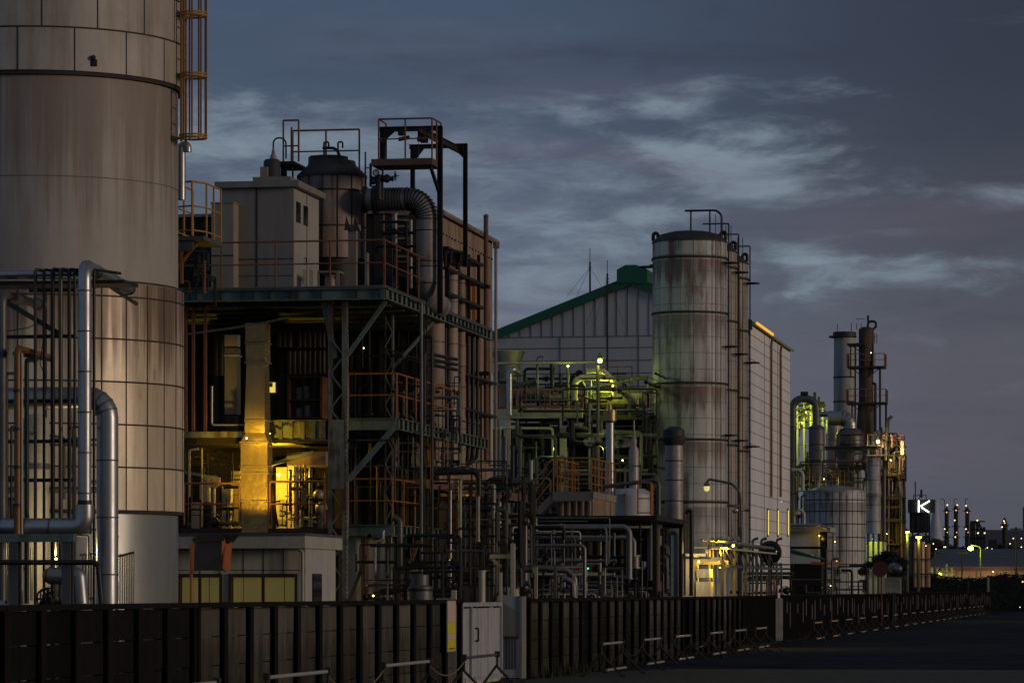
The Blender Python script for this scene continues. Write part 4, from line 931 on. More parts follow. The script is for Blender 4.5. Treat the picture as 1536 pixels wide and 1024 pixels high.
pipe([(284,745,84.5),(284,675,84.5),(298,673,84.5)],1.8,'pipe_cream',t); pipe([(303,790,84.6),(303,672,84.6)],1.2,'pipe_cream',t)
t = thing('roof_duct', 'brown boxed hood under the beam right of the gold duct', 'duct', P(455,690,85.5))
MB().box(xf(430,85.6),xf(488,85.6),85.6,87.2,Zat(697,85.6,480),Zat(677,85.6,480)).build('hood','brown_sheet',t)
MB().beam(P(405,697,85.1),P(470,678,85.1),.08).beam(P(270,706,85.1),P(330,718,85.1),.07).beam(P(420,765,85.0),P(475,783,85.0),.05).build('brace','green_steel',t)
t = thing('pump_skid', 'dark pumps cables and pipes crowding the lit plant room', 'pipes', P(380,790,86))
clutter(t, 35, 278, 362, 672, 790, 85.6, 87.2, 22, (.6,1.8), ('pipe_black','pipe_dark','steel_dark'), vert=.6, valve=.35)
clutter(t, 36, 404, 488, 672, 790, 85.6, 87.2, 26, (.6,1.8), ('pipe_black','pipe_dark','pipe_olive'), vert=.6, valve=.35)
g = thing('guard_railing', 'orange brown railing across the front of the lit plant room', 'railing', P(400,790,83.8))
guard(g, [(xf(276,83.7),83.7),(xf(359,83.7),83.7)], zL3, zA(722)-zL3, 1.0, 'rail_rust', .025, (.5,)); guard(g, [(xf(405,83.7),83.7),(xf(487,83.7),83.7)], zL3, zA(720)-zL3, .75, 'rail_rust', .025, (.48,))
for la, px, py, Y, pw, rp in (('bright bulb behind the orange rail right of the gold duct',418,712,86.9,170,2.2),('yellow bulb under the beam left of the gold duct',350,668,87.9,9,1.0),('yellow bulb at the left end of the lit plant room',296,668,87.8,9,.8),('yellow bulb by the pump loops of the lit plant room',458,668,87.9,22,.8)):
    lamp(la, px, py, Y, pw, YEL, 'lamp_yellow', rp, hood=False, light_off=(0,-.1,0))
lamp('added glowing ball standing in for a glint on the gold duct', 370, 657, 83.5, 26, YEL, 'lamp_yellow', 1.3, hood=False, light_off=(.12,-.35,.1))  # added bulb and light imitate a lamp reflection on the duct
sp = lamp('added unseen yellow lamp behind the office roof lighting the duct', 380, 803, 80.6, 0, YEL, 'lamp_yellow', 1.2, hood=False)  # unseen lamp, added so its spot lights the gold duct from below
spot('lamp_light', ORG[sp.name]+Vector((0,.1,.15)), P(383,700,84), 1100, YEL, 36, sp)
lamp('added yellow bulb brightening the upper gold duct', 405, 650, 82.9, 9, YEL, 'lamp_yellow', .7, hood=False, light_off=(0,-.1,0))  # added light for the upper part of the duct
lamp('tiny bulb deep in the dark bay under the top deck', 545, 522, 90, 1.2, WRM, 'lamp_yellow', 1.2, hood=False)
lamp('dim orange bulb low in the sheet wall shed right of the office', 598, 825, 85.2, 7, YEL, 'lamp_faint', 1.5, hood=False)
lamp('dim bulb beside the drum at the fence right of the office', 560, 893, 80, 3, YEL, 'lamp_yellow', 1.4, hood=False)

# ---------------------------------------------------------------- on the top deck
t = thing('equipment_cabinet', 'big grey switchgear cabinet with two dark slot windows in its side', 'cabinet', P(420,432,84.6))
Yc = 84.4; x0, x1 = xf(331,Yc), xf(440,Yc); yb = Yat(478, x1); zt = Zat(281,Yc,420)
MB().box(x0,x1,Yc,yb,ZD+.02,zt).build('body','cabinet_grey',t)
MB().box(x1+.001,x1+.012,Yc+.04,yb-.04,ZD+.1,zt-.04).build('side_door','cabinet_lit',t)
MB().box(x0-.12,x1+.16,Yc-.14,yb+.12,zt,zt+.15).build('roof','cabinet_grey',t)
MB().box(xf(379,85),xf(436,85),85,86.2,zt+.151,zt+.33).build('roof_box','cabinet_grey',t)
x = xf(385,Yc); MB().box(x-.02,x+.02,Yc-.008,Yc,ZD+.05,zt).box(x0,x1,Yc-.006,Yc,Zat(388,Yc,480),Zat(386.5,Yc,480)).box(x0,x1,Yc-.006,Yc,Zat(413,Yc,480),Zat(412,Yc,480)).build('panel_joint','seam_dark',t)
def sidebox(pxa,pxb,pya,pyb,X,nm,m,th=.02,par=t):
    a, c = Yat(pxa,X), Yat(pxb,X); MB().box(X-.01,X+th,a,c,PX(pxa,pyb,X).z,PX(pxa,pya,X).z).build(nm,m,par)
X = x1+.012
sidebox(444,450,302,333,X,'window','glass_dark'); sidebox(455,461,308,337,X,'window','glass_dark')
for a, c in ((454,459),(464,469)):
    b = MB(); ya_, yc_ = Yat(a,X), Yat(c,X); zt_ = PX(a,404,X).z
    for k in range(7): b.box(X,X+.015,ya_,yc_,zt_-k*.055-.03,zt_-k*.055)
    b.build('louvre','cabinet_grey',t)
MB().box(X,X+.012,(Yc+yb)/2-.012,(Yc+yb)/2+.012,ZD+.1,zt-.05).build('panel_joint','seam_dark',t)
MB().tube([(X,Yc+1.1,zA(380)),(X+.05,Yc+1.1,zA(380)),(X+.05,Yc+1.1,zA(370)),(X,Yc+1.1,zA(370))],.012,.02,6).build('handle','pipe_black',t)
t = thing('equipment_cabinet', 'narrow olive cabinet standing left of the big grey cabinet', 'cabinet', P(335,432,83.9))
Yc = 83.9; x0, x1 = xf(317,Yc), xf(350,Yc); yb = Yat(361,x1); zt = Zat(305,Yc,335)
MB().box(x0,x1,Yc,yb,ZD+.04,zt).build('body','cabinet_olive',t); MB().box(x0-.02,x1+.02,Yc-.02,yb+.02,zt,zt+.03).build('roof','cabinet_grey',t); MB().box(x0,x1,Yc-.006,Yc,zA(375),zA(373)).build('panel_joint','seam_dark',t)
# old tank
TK = thing('roof_tank', 'old stained round tank with black conical lid and railing on top deck', 'tank', P(497,432,88.6))
Yt = 88.8; cxT = Xat(498,Yt); rT = 51*M(Yt,498)
def zt_(py): return Zat(py, Yt-rT, 498)
MB().lathe((cxT,Yt),[(rT,zt_(385)),(rT,zt_(262))],56).build('shell','old_tank',TK)
MB().lathe((cxT,Yt),[(rT+.03,zt_(262)),(rT+.03,zt_(258)),(rT*.72,zt_(243)),(rT*.68,zt_(236)),(.02,zt_(232))],48,close=False).build('lid','tank_lid',TK)
MB().lathe((cxT-.1,Yt),[(rT*.6,zt_(240)),(rT*.6,zt_(229)),(.02,zt_(226))],8,close=False).build('hatch','tank_lid',TK)
b = MB()
for py in (283,337): z = zt_(py); b.lathe((cxT,Yt),[(rT-.01,z-.02),(rT+.012,z-.02),(rT+.012,z+.02),(rT-.01,z+.02)],56,close=False)
for k in range(14):
    a = R(k*360/14+9); x, y = cxT+math.cos(a)*rT, Yt+math.sin(a)*rT; b.beam((x,y,zt_(385)),(x,y,zt_(262)),.03,.03,(0,1,0))
b.build('panel_seam','seam_dark',TK)
b = MB().lathe((cxT,Yt),[(rT*.9,ZD),(rT*.9,zt_(386))],24); b.build('skirt','pipe_black',TK)
MB().box(xf(522,87.2),xf(534,87.2),87.2,87.4,ZD,Zat(345,87.2,480)).box(xf(520,87.2),xf(538,87.2),87.15,87.45,Zat(346,87.2,480),Zat(338,87.2,480)).build('support_post','cabinet_grey',TK)
MB().box(xf(547,87.4),xf(551,87.4),87.4,87.6,ZD,Zat(380,87.4,480)).build('support_post','cabinet_grey',TK)
for x in (520,533): MB().prism([P(x-4,345,87.1),P(x+6,345,87.1),P(x-1,325,87.1)],(0,.08,0)).build('bracket','tank_lid',TK)
zp = zt_(240)
MB().box(xf(424,Yt),xf(452,Yt),Yt-.8,Yt+.6,zp-.08,zp).build('landing','steel_dark',TK)
guard(TK, [(xf(425,Yt-.7),Yt-.7),(xf(448,Yt-.7),Yt-.7)], zp, zA(174)-zA(240), .45, 'rail_rust', .024, (.38,))
guard(TK, [(xf(437,Yt),Yt),(xf(448.5,Yt+.1),Yt-.7)], zp, zA(186)-zA(240), .7, 'rail_rust', .022, (.45,))
guard(TK, [(xf(450,Yt+.4),Yt-.4),(xf(544,Yt),Yt-.4)], zt_(262), zA(187)-zA(262), .95, 'rail_rust', .024, (.55,))
for px in (490,511):
    pipe([(px-4,232,Yt),(px-4,213,Yt),(px+3,213,Yt),(px+3,222,Yt)],1.4,'pipe_black',TK,'hook_vent',br=.045)
pipe([(484,222,Yt-.3),(505,222,Yt-.3),(513,246,Yt-.3)],2.2,'pipe_black',TK,'vent_line',br=.2)
MB().box(xf(425,Yt),xf(432,Yt),Yt-.3,Yt-.1,ZD,zp).build('support_post','steel_dark',TK)
t = thing('vent_drum', 'dark drum with bell shaped vent and thin gooseneck behind grey cabinet', 'vent', P(408,265,87.5))
MB().lathe((xf(408,87.5),87.5),[(.21,ZD),(.21,Zat(241,87.5,480)),(.17,Zat(238,87.5,480)),(.02,Zat(236,87.5,480))],24,close=False).build('drum','tank_lid',t)
MB().box(xf(393,87.4),xf(404,87.4),87.2,87.6,ZD,Zat(250,87.4,480)).build('box','cabinet_olive',t)
MB().lathe((xf(410,87.5),87.5),[(.09,Zat(238,87.5,480)),(.085,Zat(234,87.5,480)),(.05,Zat(229,87.5,480)),(.03,Zat(223,87.5,480)),(.02,Zat(222,87.5,480))],16,close=False).build('bell','duct_grey',t)
pipe([(410,224,87.5),(410,207,87.5),(429,207,87.5),(429,238,87.5)],1.3,'pipe_black',t,'gooseneck',br=.16)
# ribbed elbow duct
t = thing('ribbed_duct', 'fat ribbed grey duct bending down beside the old tank', 'duct', P(642,432,88.5))
Yd = 88.2; r = 17*M(Yd,600); zc = Zat(299,Yd,580); x1 = Xat(641,Yd)
b = MB().tube([(Xat(548,Yd),Yd,zc),(x1,Yd,zc),(x1,Yd,Zat(446,Yd,641)),(x1+.02,Yd+1.6,Zat(446,Yd,641)-.1)], r, .52, 22, 12); pth = list(b.path); b.build('run','duct_grey',t)
b = MB()
for k in range(1, len(pth)-1):
    if k % 1 == 0 and 1 <= k <= 13:
        d = (pth[k+1]-pth[k-1]).normalized(); b.tube([pth[k]-d*.014,pth[k]+d*.014], r+.016, 0, 22)
for q in range(9): p = Vector((Xat(568,Yd)+q*.075,Yd,zc)); b.tube([p-Vector((.01,0,0)),p+Vector((.01,0,0))], r+.014, 0, 22)
for py in (346,392,400,425): p = Vector((x1,Yd,Zat(py,Yd,641))); b.tube([p-Vector((0,0,.012)),p+Vector((0,0,.012))], r+.016, 0, 22)
b.build('rib','pipe_dark',t)
MB().tube([(Xat(560,Yd),Yd,zc),(Xat(566,Yd),Yd,zc)], r*1.25, 0, 22).tube([(Xat(546,Yd),Yd,zc),(Xat(550,Yd),Yd,zc)], r*1.2, 0, 22).build('flange','pipe_black',t)
t = thing('valve_cluster', 'black valves with gauge and handwheels above the ribbed duct', 'valves', P(575,280,87.5))
Yv = 87.4
pipe([(568,300,Yv),(568,262,Yv)],5,'pipe_black',t,step=.25); pipe([(556,268,Yv),(590,268,Yv)],3.4,'pipe_black',t,step=.2); pipe([(556,280,Yv),(556,245,Yv)],2,'pipe_black',t); pipe([(548,290,Yv),(548,228,Yv)],1.2,'pipe_black',t)
MB().sphere(P(580,268,Yv),6.5*M(Yv),12,8).sphere(P(560,272,Yv),5*M(Yv),12,8).build('valve','pipe_black',t)
wheel(t, P(593,264,Yv), .11, (1,0,0)); wheel(t, P(552,252,Yv), .06, (0,0,1))
MB().disc(P(564,259,Yv-.1),4.5*M(Yv),.05,(0,1,0),18).build('gauge','gauge_face',t); MB().ring(P(564,259,Yv-.13),4.6*M(Yv),.012,18,(0,1,0)).cyl(P(564,264,Yv-.1),P(564,272,Yv),.02,6).build('gauge_ring','pipe_black',t)
pipe([(574,300,Yv),(574,246,Yv),(582,246,Yv)],1.5,'pipe_dark',t)
t = thing('fan_housing', 'dark louvred cooler stack behind the ribbed duct elbow', 'cooler', P(595,432,90.5))
b = MB().box(xf(562,91),xf(628,91),90.9,92,ZD,Zat(325,91,480)); b.build('casing','tank_lid',t)
b = MB()
for k in range(9): b.box(xf(596,90.85),xf(612,90.85),90.84,90.9,Zat(322+k*9+3,90.85,480),Zat(322+k*9,90.85,480))
b.build('louvre','duct_grey',t)
pipe([(592,432,90.2),(592,320,90.2)],4,'duct_grey',t,step=.8); pipe([(616,432,90),(616,330,90)],3,'duct_grey',t); pipe([(575,432,89.6),(575,322,89.6)],2,'brown_beam',t)
clutter(t, 31, 555, 640, 330, 430, 88.5, 90.2, 16, (1,2.6), ('pipe_black','pipe_dark','steel_dark'))
t = thing('small_box', 'small framed box with drum under the old tank at deck front', 'box', P(490,432,84.5))
MB().box(xf(476,84.6),xf(508,84.6),84.6,85.2,Zat(409,84.6,480),Zat(406,84.6,480)).box(xf(504,84.6),xf(508,84.6),84.6,84.7,ZD,Zat(409,84.6,480)).box(xf(476,84.6),xf(478,84.6),84.6,84.7,ZD,Zat(409,84.6,480)).build('frame','cabinet_grey',t)
MB().lathe((xf(495,84.9),84.9),[(.13,ZD),(.13,Zat(420,84.9,480)),(.1,Zat(416,84.9,480)),(.13,Zat(412,84.9,480)),(.02,Zat(411,84.9,480))],18,close=False).build('drum','duct_grey',t)
# gantry
t = thing('lifting_gantry', 'black twin portal frame with hoist rail and rust railed platform on the roof', 'gantry', P(640,300,88))
Y1, Y2g = 88.0, 91.3
z1 = Zat(191,Y1,610); z2 = Zat(217,Y2g,660)
for px, yb_ in ((574,240),(660,470)): MB().ibeam((xf(px,Y1),Y1,Zat(yb_,Y1,px)),(xf(px,Y1),Y1,z1),.10,.13,.02,(1,0,0)).build('post','steel_dark',t)
MB().ibeam((xf(569,Y1),Y1,z1-.04),(xf(663,Y1),Y1,z1-.04),.12,.12,.02).build('cross_beam','steel_dark',t)
for px, yb_ in ((619,330),(698,400)): MB().ibeam((xf(px,Y2g),Y2g,ZD if px < 650 else Zat(yb_,Y2g,px)),(xf(px,Y2g),Y2g,z2),.10,.11,.02,(1,0,0)).build('post','steel_dark',t)
MB().ibeam((xf(614,Y2g),Y2g,z2-.04),(xf(701,Y2g),Y2g,z2-.04),.12,.11,.02).build('cross_beam','steel_dark',t)
MB().ibeam((xf(637,Y1),Y1-.7,z1-.16),(xf(637,Y1)+.25,Y2g+.5,z1-.16),.1,.16,.02).build('hoist_rail','steel_dark',t)
MB().box(xf(630,Y1),xf(640,Y1),Y1-.3,Y1+.2,z1-.38,z1-.12).cyl((xf(626,Y1),Y1,z1-.3),(xf(642,Y1),Y1,z1-.3),.06,10).cyl((xf(628,Y1),Y1,z1-.8),(xf(628,Y1),Y1,z1-.3),.008,6).build('hoist','pipe_black',t)
MB().prism([(xf(577,Y1),Y1-.03,z1-.1),(xf(592,Y1),Y1-.03,z1-.1),(xf(577,Y1),Y1-.03,z1-.33)],(0,.05,0)).prism([(xf(622,Y2g),Y2g-.03,z2-.1),(xf(636,Y2g),Y2g-.03,z2-.1),(xf(622,Y2g),Y2g-.03,z2-.42)],(0,.05,0)).prism([(xf(695,Y2g),Y2g-.03,z2-.1),(xf(680,Y2g),Y2g-.03,z2-.1),(xf(695,Y2g),Y2g-.03,z2-.36)],(0,.05,0)).build('gusset','steel_dark',t)
zp = Zat(241,Y1-.3,610)
MB().box(xf(566,Y1),xf(657,Y1),Y1-.75,Y1+.3,zp-.16,zp).build('platform','brown_beam',t)
guard(t, [(xf(568,Y1-.7),Y1+.2),(xf(568,Y1-.7),Y1-.7),(xf(648,Y1-.7),Y1-.7),(xf(650,Y1-.7),Y1+.3)], zp, zA(178)-zA(241), .62, 'rail_rust', .022, (.5,))
MB().beam((xf(652,Y1),Y1-.6,zp-.16),(xf(658,Y1),Y1,zp-.75),.07).build('knee_brace','steel_dark',t)
MB().cyl((xf(598,Y1),Y1,z1-.3),(xf(614,Y1),Y1,z1-.25),.05,8).box(xf(598,Y1),xf(606,Y1),Y1-.1,Y1+.1,z1-.2,z1-.1).build('trolley','pipe_black',t)
# brown pipes and insulated ducts on the right side of the block
t = thing('insulated_stack', 'bundle of three brown insulated columns beside the middle deck', 'columns', P(660,640,91))
for px, r_, Y, m in ((652,15,90.6,'old_tank'),(677,10,92.2,'old_tank'),(691,7,93.6,'brown_sheet')):
    MB().tube([P(px,700,Y),P(px,405,Y)], r_*M(Y,px), 0, 24).build('column',m,t)
    MB().bands(P(px,690,Y),P(px,410,Y),r_*M(Y,px),.55,.01,.02,24).build('band','pipe_dark',t)
t = thing('pipe_bank', 'three stacked dark horizontal pipes jutting beside the brown columns', 'pipes', P(655,540,88))
for k in range(3): 
    a = P(637,529+k*8,86.5); pipe([a+Vector((0,0,-1.2+.0)),a,a+Vector((.0,0,0))+Vector((.3,2.6,0))],0,'pipe_dark',t,world=True,r=.045,br=.08)
MB().beam(P(636,540,86.4),P(636,640,86.4),.08).build('support','pipe_olive',t)
t = thing('pipe_bank', 'row of tall black pipes running up the brown side wall', 'pipes', P(705,700,95))
for i,(px,y0,y1,rp,m) in enumerate(((686,470,680,3,'pipe_black'),(694,500,690,3.4,'pipe_black'),(702,490,692,3,'pipe_black'),(709,490,690,3.4,'pipe_black'),(716,480,686,2.6,'pipe_black'),(668,470,660,2.2,'pipe_black'),(676,600,690,2.0,'pipe_dark'))):
    X = XB + .42; a, c = PX(px,y0,X), PX(px,y1,X); pipe([a,c,c+Vector((0,-1.4,-.25)),c+Vector((0,-2.6,-.25))],0,m,t,world=True,r=rp*a.y/F,br=.35)
for py in (560,612): a = PX(690,py,XB+.38); MB().box(XB,XB+.5,a.y-2,a.y+5,a.z-.03,a.z+.03).build('clamp_bar','pipe_black',t)
t = thing('wall_riser', 'lone capped rust brown pipe rising above the roof edge', 'pipe', PX(729,720,XB+.3))
X = XB+.32; a, c = PX(729,690,X), PX(729,325,X); pipe([a,c],0,'brown_beam',t,'run',world=True,r=.065); MB().sphere(c,.075,10,6).build('cap','brown_beam',t)
for py in (430,560): q = PX(729,py,X); MB().box(XB,X+.1,q.y-.15,q.y+.15,q.z-.05,q.z+.05).build('bracket','pipe_black',t)
t = thing('caged_ladder', 'black ladder cage with yellow rails on the brown side wall', 'ladder', PX(705,495,XB+.6))
for px in (672,686,703,718): 
    q0, q1 = PX(px,492,XB+.62), PX(px,382,XB+.62); MB().box(XB+.58,XB+.66,q0.y-.04,q0.y+.04,q0.z,q1.z).build('upright','pipe_black',t)
y0, y1 = Yat(668,XB+.6), Yat(721,XB+.6)
for py in (382,412,448,490): z = PX(690,py,XB+.6).z; MB().box(XB+.1,XB+.68,y0,y1,z-.05,z+.03).build('hoop','pipe_black',t)
for px in (704,711,717): q0, q1 = PX(px,480,XB+.25), PX(px,425,XB+.25); MB().box(XB+.2,XB+.3,q0.y-.05,q0.y+.1,q0.z,q1.z).build('stile','rail_yellow',t)
b = MB().tube([PX(668,400,XB+.7),PX(668,378,XB+.7),PX(690,378,XB+.7),PX(690,392,XB+.7)],.04,.2,8).tube([PX(676,395,XB+.75),PX(676,375,XB+.75),PX(700,380,XB+.75),PX(700,400,XB+.75)],.04,.2,8); b.build('vent_loop','pipe_black',t)
pipe([PX(736,700,XB+.3),PX(736,560,XB+.3)],0,'pipe_cream',None,'riser_pipe',world=True,r=.06,label='pale pinkish riser low on the brown wall corner')
# reddish deck along the block foot
t = thing('pipe_bridge', 'rust red steel beam bridge running along the foot of the brown block', 'bridge', PX(720,715,XA+.3))
za_ = zA(705)-.1; X=XA+.3
MB().box(X-.5,X,Yat(640,X),Yat(790,X),za_-.22,za_).build('beam','brown_beam',t)
for px in (650,690,735): y=Yat(px,X); MB().box(X-.3,X-.12,y-.09,y+.09,0,za_-.22).build('post','steel_dark',t)
lamp('conical floodlight hanging unlit from the rust red beam', 775, 733, 100, 0, WRM, 'galvanised', 4, name='floodlight')
# ================================================================ pipe yard between fence and brown block
t = thing('pipe_rack', 'dark rack of pipes and valves behind the fence right of the office', 'pipe rack', P(640,905,80))
clutter(t, 41, 515, 690, 800, 905, 79, 83, 30, (1,3), ('pipe_black','pipe_dark','pipe_black','galvanised_dull'))
t = thing('pipe_rack', 'gloomy rack of tall pipes under the rust red beam bridge', 'pipe rack', P(700,905,92))
clutter(t, 42, 640, 800, 705, 880, 88, 97, 44, (1,3), ('pipe_black','pipe_dark','pipe_black','galvanised_dull'), vert=.6)
t = thing('pipe_rack', 'crowded rack of horizontal pipes behind the fence right of the white gate', 'pipe rack', P(860,905,96))
clutter(t, 43, 765, 1000, 785, 900, 92, 104, 70, (1,3.2), ('pipe_black','pipe_grey','galvanised_dull','pipe_dark','pipe_grey'), vert=.42)
RK = ('pipe_black','pipe_dark','galvanised_dull','pipe_dark','pipe_grey','pipe_black')
for sd, x0_, x1_, y0_, y1_, Ya, Yb_, n_, la in ((44,590,760,690,905,84,92,70,'tight thicket of thin pipes and valves below the rust red beam'),(45,700,1000,775,900,100,109,90,'many thin pipes and conduits stacked before the black canopy'),(46,770,1000,840,897,94,100,60,'low front row of small pipes and valves above the mossy fence'),
    (47,590,690,560,700,86,92,40,'dark pipes crowding the middle deck before the brown columns'),(48,520,640,450,800,86,92,46,'dark pipes filling the gloomy bay behind the steel decks'),(49,745,985,560,770,146,152,80,'fine pipes and conduits crowding the lamp lit process deck')):
    t = thing('pipe_rack', la, 'pipe rack', P((x0_+x1_)/2, 905, Ya))
    clutter(t, sd, x0_, x1_, y0_, y1_, Ya, Yb_, n_, (.5,1.9), (('pipe_grey','pipe_dark','galvanised','pipe_grey','pipe_black','gate_cream') if sd in (45,46) else RK) if sd != 48 else ('pipe_black','pipe_dark','steel_dark'), vert=.48, valve=.3)
t = thing('drum_tank', 'squat dark drum with stepped lid just behind the grey stained fence', 'tank', P(630,905,79))
MB().lathe((Xat(630,79),79),[(.28,0),(.28,Zat(880,79,630)),(.2,Zat(877,79,630)),(.2,Zat(862,79,630)),(.02,Zat(860,79,630))],28,close=False).build('shell','galvanised_dull',t)
MB().lathe((Xat(630,79),79),[(.29,Zat(886,79,630)),(.3,Zat(884,79,630)),(.29,Zat(882,79,630))],28,close=False).build('band','pipe_dark',t)
# individually readable pipes
pl = [
 ([(595,856,78.5),(800,854,78.5)],4.2,'pipe_grey','long straight grey pipe crossing behind the gate top'),
 ([(723,905,78.3),(723,855,78.3)],5,'pipe_cream','pale square-cut pipe leg standing behind the white gate'),
 ([(788,850,84),(850,855,84),(862,866,84),(862,905,84)],4.5,'pipe_grey','grey pipe bending down right of the gate post'),
 ([(800,858,88),(862,858,88),(945,868,88)],4.2,'pipe_grey','grey pipe sloping gently right above the mossy fence'),
 ([(600,905,81),(600,780,81),(590,776,81)],4.6,'pipe_olive','olive pipe with elbow top before the cream sheet wall'),
 ([(563,860,81),(563,812,81),(575,810,81),(575,795,81)],1.8,'galvanised','thin galvanised conduit kinked twice before the cream sheet wall'),
 ([(650,709,84.8),(712,707,84.8),(718,715,84.8),(718,742,84.8)],4.5,'pipe_dark','dark pipe ending in a flanged elbow under the red beam'),
 ([(717,745,84.8),(717,812,84.8)],3,'pipe_grey','slim grey pipe hanging below the flanged elbow'),
 ([(740,880,88),(740,727,88),(733,727,88)],4.2,'pipe_grey','grey upright pipe under the right end of the red beam'),
 ([(745,733,89),(765,733,89),(762,745,89),(752,752,89)],4.5,'pipe_dark','dark hooked pipe next to the floodlight'),
 ([(690,720,86),(690,880,86)],3,'pipe_grey','grey upright pipe left of the flanged elbow'),
 ([(705,725,87),(705,880,87)],2.2,'pipe_dark','thin dark upright pipe beside the flanged elbow'),
 ([(676,735,86.6),(676,880,86.6)],1.5,'galvanised','very thin bright conduit under the red beam'),
 ([(788,880,92),(788,772,92),(760,772,92)],3.2,'pipe_grey','grey pipe with square bend left of the black canopy'),
 ([(768,840,93),(768,790,93),(975,790,98)],2.6,'pipe_grey','upper long grey pipe under the black canopy'),
 ([(944,868,94),(944,790,94),(785,791,94)],4.6,'pipe_grey','grey pipe turning down at the right of the canopy'),
 ([(951,835,95),(951,806,95),(790,806,95)],3.6,'pipe_grey','second long grey pipe below the black canopy'),
 ([(877,900,93),(877,818,93),(790,818,93)],2.8,'pipe_grey','grey pipe with swept bend in the middle of the crowded rack'),
 ([(952,852,94.5),(952,832,94.5)],7,'pipe_grey','fat short filter pot at the right of the crowded rack'),
 ([(976,870,98),(976,782,98)],5.5,'pipe_grey','stout grey upright pipe under the right end of canopy'),
 ([(986,885,99),(986,782,99)],4.2,'brown_beam','rusty upright pipe beside the stout grey pipe'),
 ([(990,800,97),(1003,795,97)],4.5,'pipe_grey','stub pipe left of the vent stack pipes'),
 ([(1003,893,104),(1003,797,104),(1018,794,104)],3.6,'pipe_grey','slimmer grey pipe of the looped pair beneath the vent stack'),
 ([(1017,895,103.5),(1017,796,103.5),(1004,795,103.5)],6.5,'pipe_grey','stout grey pipe of the looped pair beneath the vent stack'),
 ([(944,893,92),(944,877,92),(992,879,92)],6,'brown_beam','fat ribbed rusty pipe low above the mossy fence'),
 ([(860,895,91.5),(860,872,91.5),(845,868,91.5)],5,'pipe_grey','grey upright stub behind the left mossy fence'),
 ([(775,893,80.5),(775,876,80.5),(795,874,80.5)],4,'pipe_grey','bent grey pipe beside the cream gate post'),
 ([(1028,780,106),(1028,768,106),(1037,764,106),(1037,893,106)],3.2,'pipe_dark','dark pipe with candy cane top right of the vent stack'),
]
for pts, rp, m, la in pl: pipe(pts, rp, m, None, 'process_pipe', label=la, step=1.2)
t = thing('steel_bracket', 'cream painted steel bracket and post standing above the gate', 'bracket', P(755,850,86))
MB().box(Xat(735,86),Xat(768,86),85.95,86.05,Zat(837,86,750),Zat(831,86,750)).build('arm','gate_cream',t)
MB().beam(P(739,838,86),P(752,850,86),.07,.05,(0,1,0)).build('knee_brace','gate_cream',t)
MB().box(Xat(767,86),Xat(773,86),85.9,86,0,Zat(815,86,770)).box(Xat(749,86.2),Xat(753,86.2),86.15,86.25,0,Zat(858,86.2,750)).build('post','gate_cream',t)
for px, la in ((804,'left cream post among the pipes right of the gate'),(790,'thin cream post nearest the gate post right side'),(833,'dark grey post in the pipes right of the gate')):
    tag(MB().box(Xat(px,93)-.04,Xat(px,93)+.04,92.95,93.05,0,Zat(850,93,px)).box(Xat(px,93)-.1,Xat(px,93)+.1,92.9,92.945,0,.02).build('steel_post','pipe_cream' if px<830 else 'galvanised_dull'), la, 'post')
lamp('tiny green signal light among the dark pipes', 882, 852, 95, .15, (.1,1,.4), 'lamp_signal', 1.3, hood=False, name='signal_light')
lamp('yellow bulb deep under the red beam bridge', 706, 748, 94, 5, YEL, 'lamp_faint', 1.6, hood=False)
lamp('yellow bulb by the floor drums under the brown block', 675, 840, 86, 3, YEL, 'lamp_faint', 1.4, hood=False)

# ================================================================ black canopy and sheet shed with orange railed landing
YC = 112.0
t = thing('canopy_shed', 'low shed under a long black flat canopy behind the crowded pipes', 'shed', P(880,905,YC))
MB().box(Xat(800,YC-2),Xat(985,YC-2),YC-2,YC+6,Zat(780,YC-2,880),Zat(773,YC-2,880)).build('roof','pipe_black',t)
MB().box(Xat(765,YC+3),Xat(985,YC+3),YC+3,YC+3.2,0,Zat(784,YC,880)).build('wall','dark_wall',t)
for px in (812,880,940,982): MB().box(Xat(px,YC-1.8)-.07,Xat(px,YC-1.8)+.07,YC-1.85,YC-1.7,0,Zat(784,YC-2,880)).build('post','pipe_dark',t)
MB().corr((Xat(820,YC+2.9),YC+2.95),(Xat(935,YC+2.9),YC+2.95),2.5,Zat(792,YC+3,880),.25,.04,(0,-1,0)).build('sheet','partition',t)
t = thing('access_landing', 'orange railed landing with short stair on a corrugated brown cubicle', 'platform', P(880,772,113))
Yl = 113.0; xl, xm = Xat(829,Yl), Xat(888,Yl); zl = Zat(738,Yl,860); ye = Yat(923,xm)
MB().box(xl,xm,Yl,ye,zl-.12,zl).build('deck','pipe_dark',t)
MB().box(xl,xm+.02,Yl-.06,Yl,zl-.28,zl+.02).box(xm,xm+.05,Yl-.06,ye,zl-.2,zl+.02).build('fascia','cabinet_grey',t)
zb_ = Zat(773,Yl,860)
MB().corr((xl+.1,Yl+.3),(xm-.02,Yl+.3),zb_,zl-.12,.22,.04,(0,-1,0)).corr((xm-.02,Yl+.3),(xm-.02,ye),zb_,zl-.12,.3,.04,(1,0,0)).build('cubicle_wall','brown_sheet',t)
MB().beam((xl,Yl,zl-.15),(xl-.5,Yl,zb_+.1),.1,.2).beam((xl,Yl+.8,zl-.15),(xl-.5,Yl+.8,zb_+.1),.1,.2).build('stair_stringer','cabinet_grey',t)
hL = Zat(687,Yl,860)-zl
guard(t, [(xl+.02,ye),(xl+.02,Yl+.02),(xm-.02,Yl+.02),(xm-.02,ye)], zl, hL, .8, 'rail_orange', .022, (.75,.5,.25))
b = MB()
for hh in (.0,.35,.7): b.tube([(xl-.02,Yl,zl+hL-hh),(xl-.62,Yl,zl+hL-hh-.75)],.02,0,6)
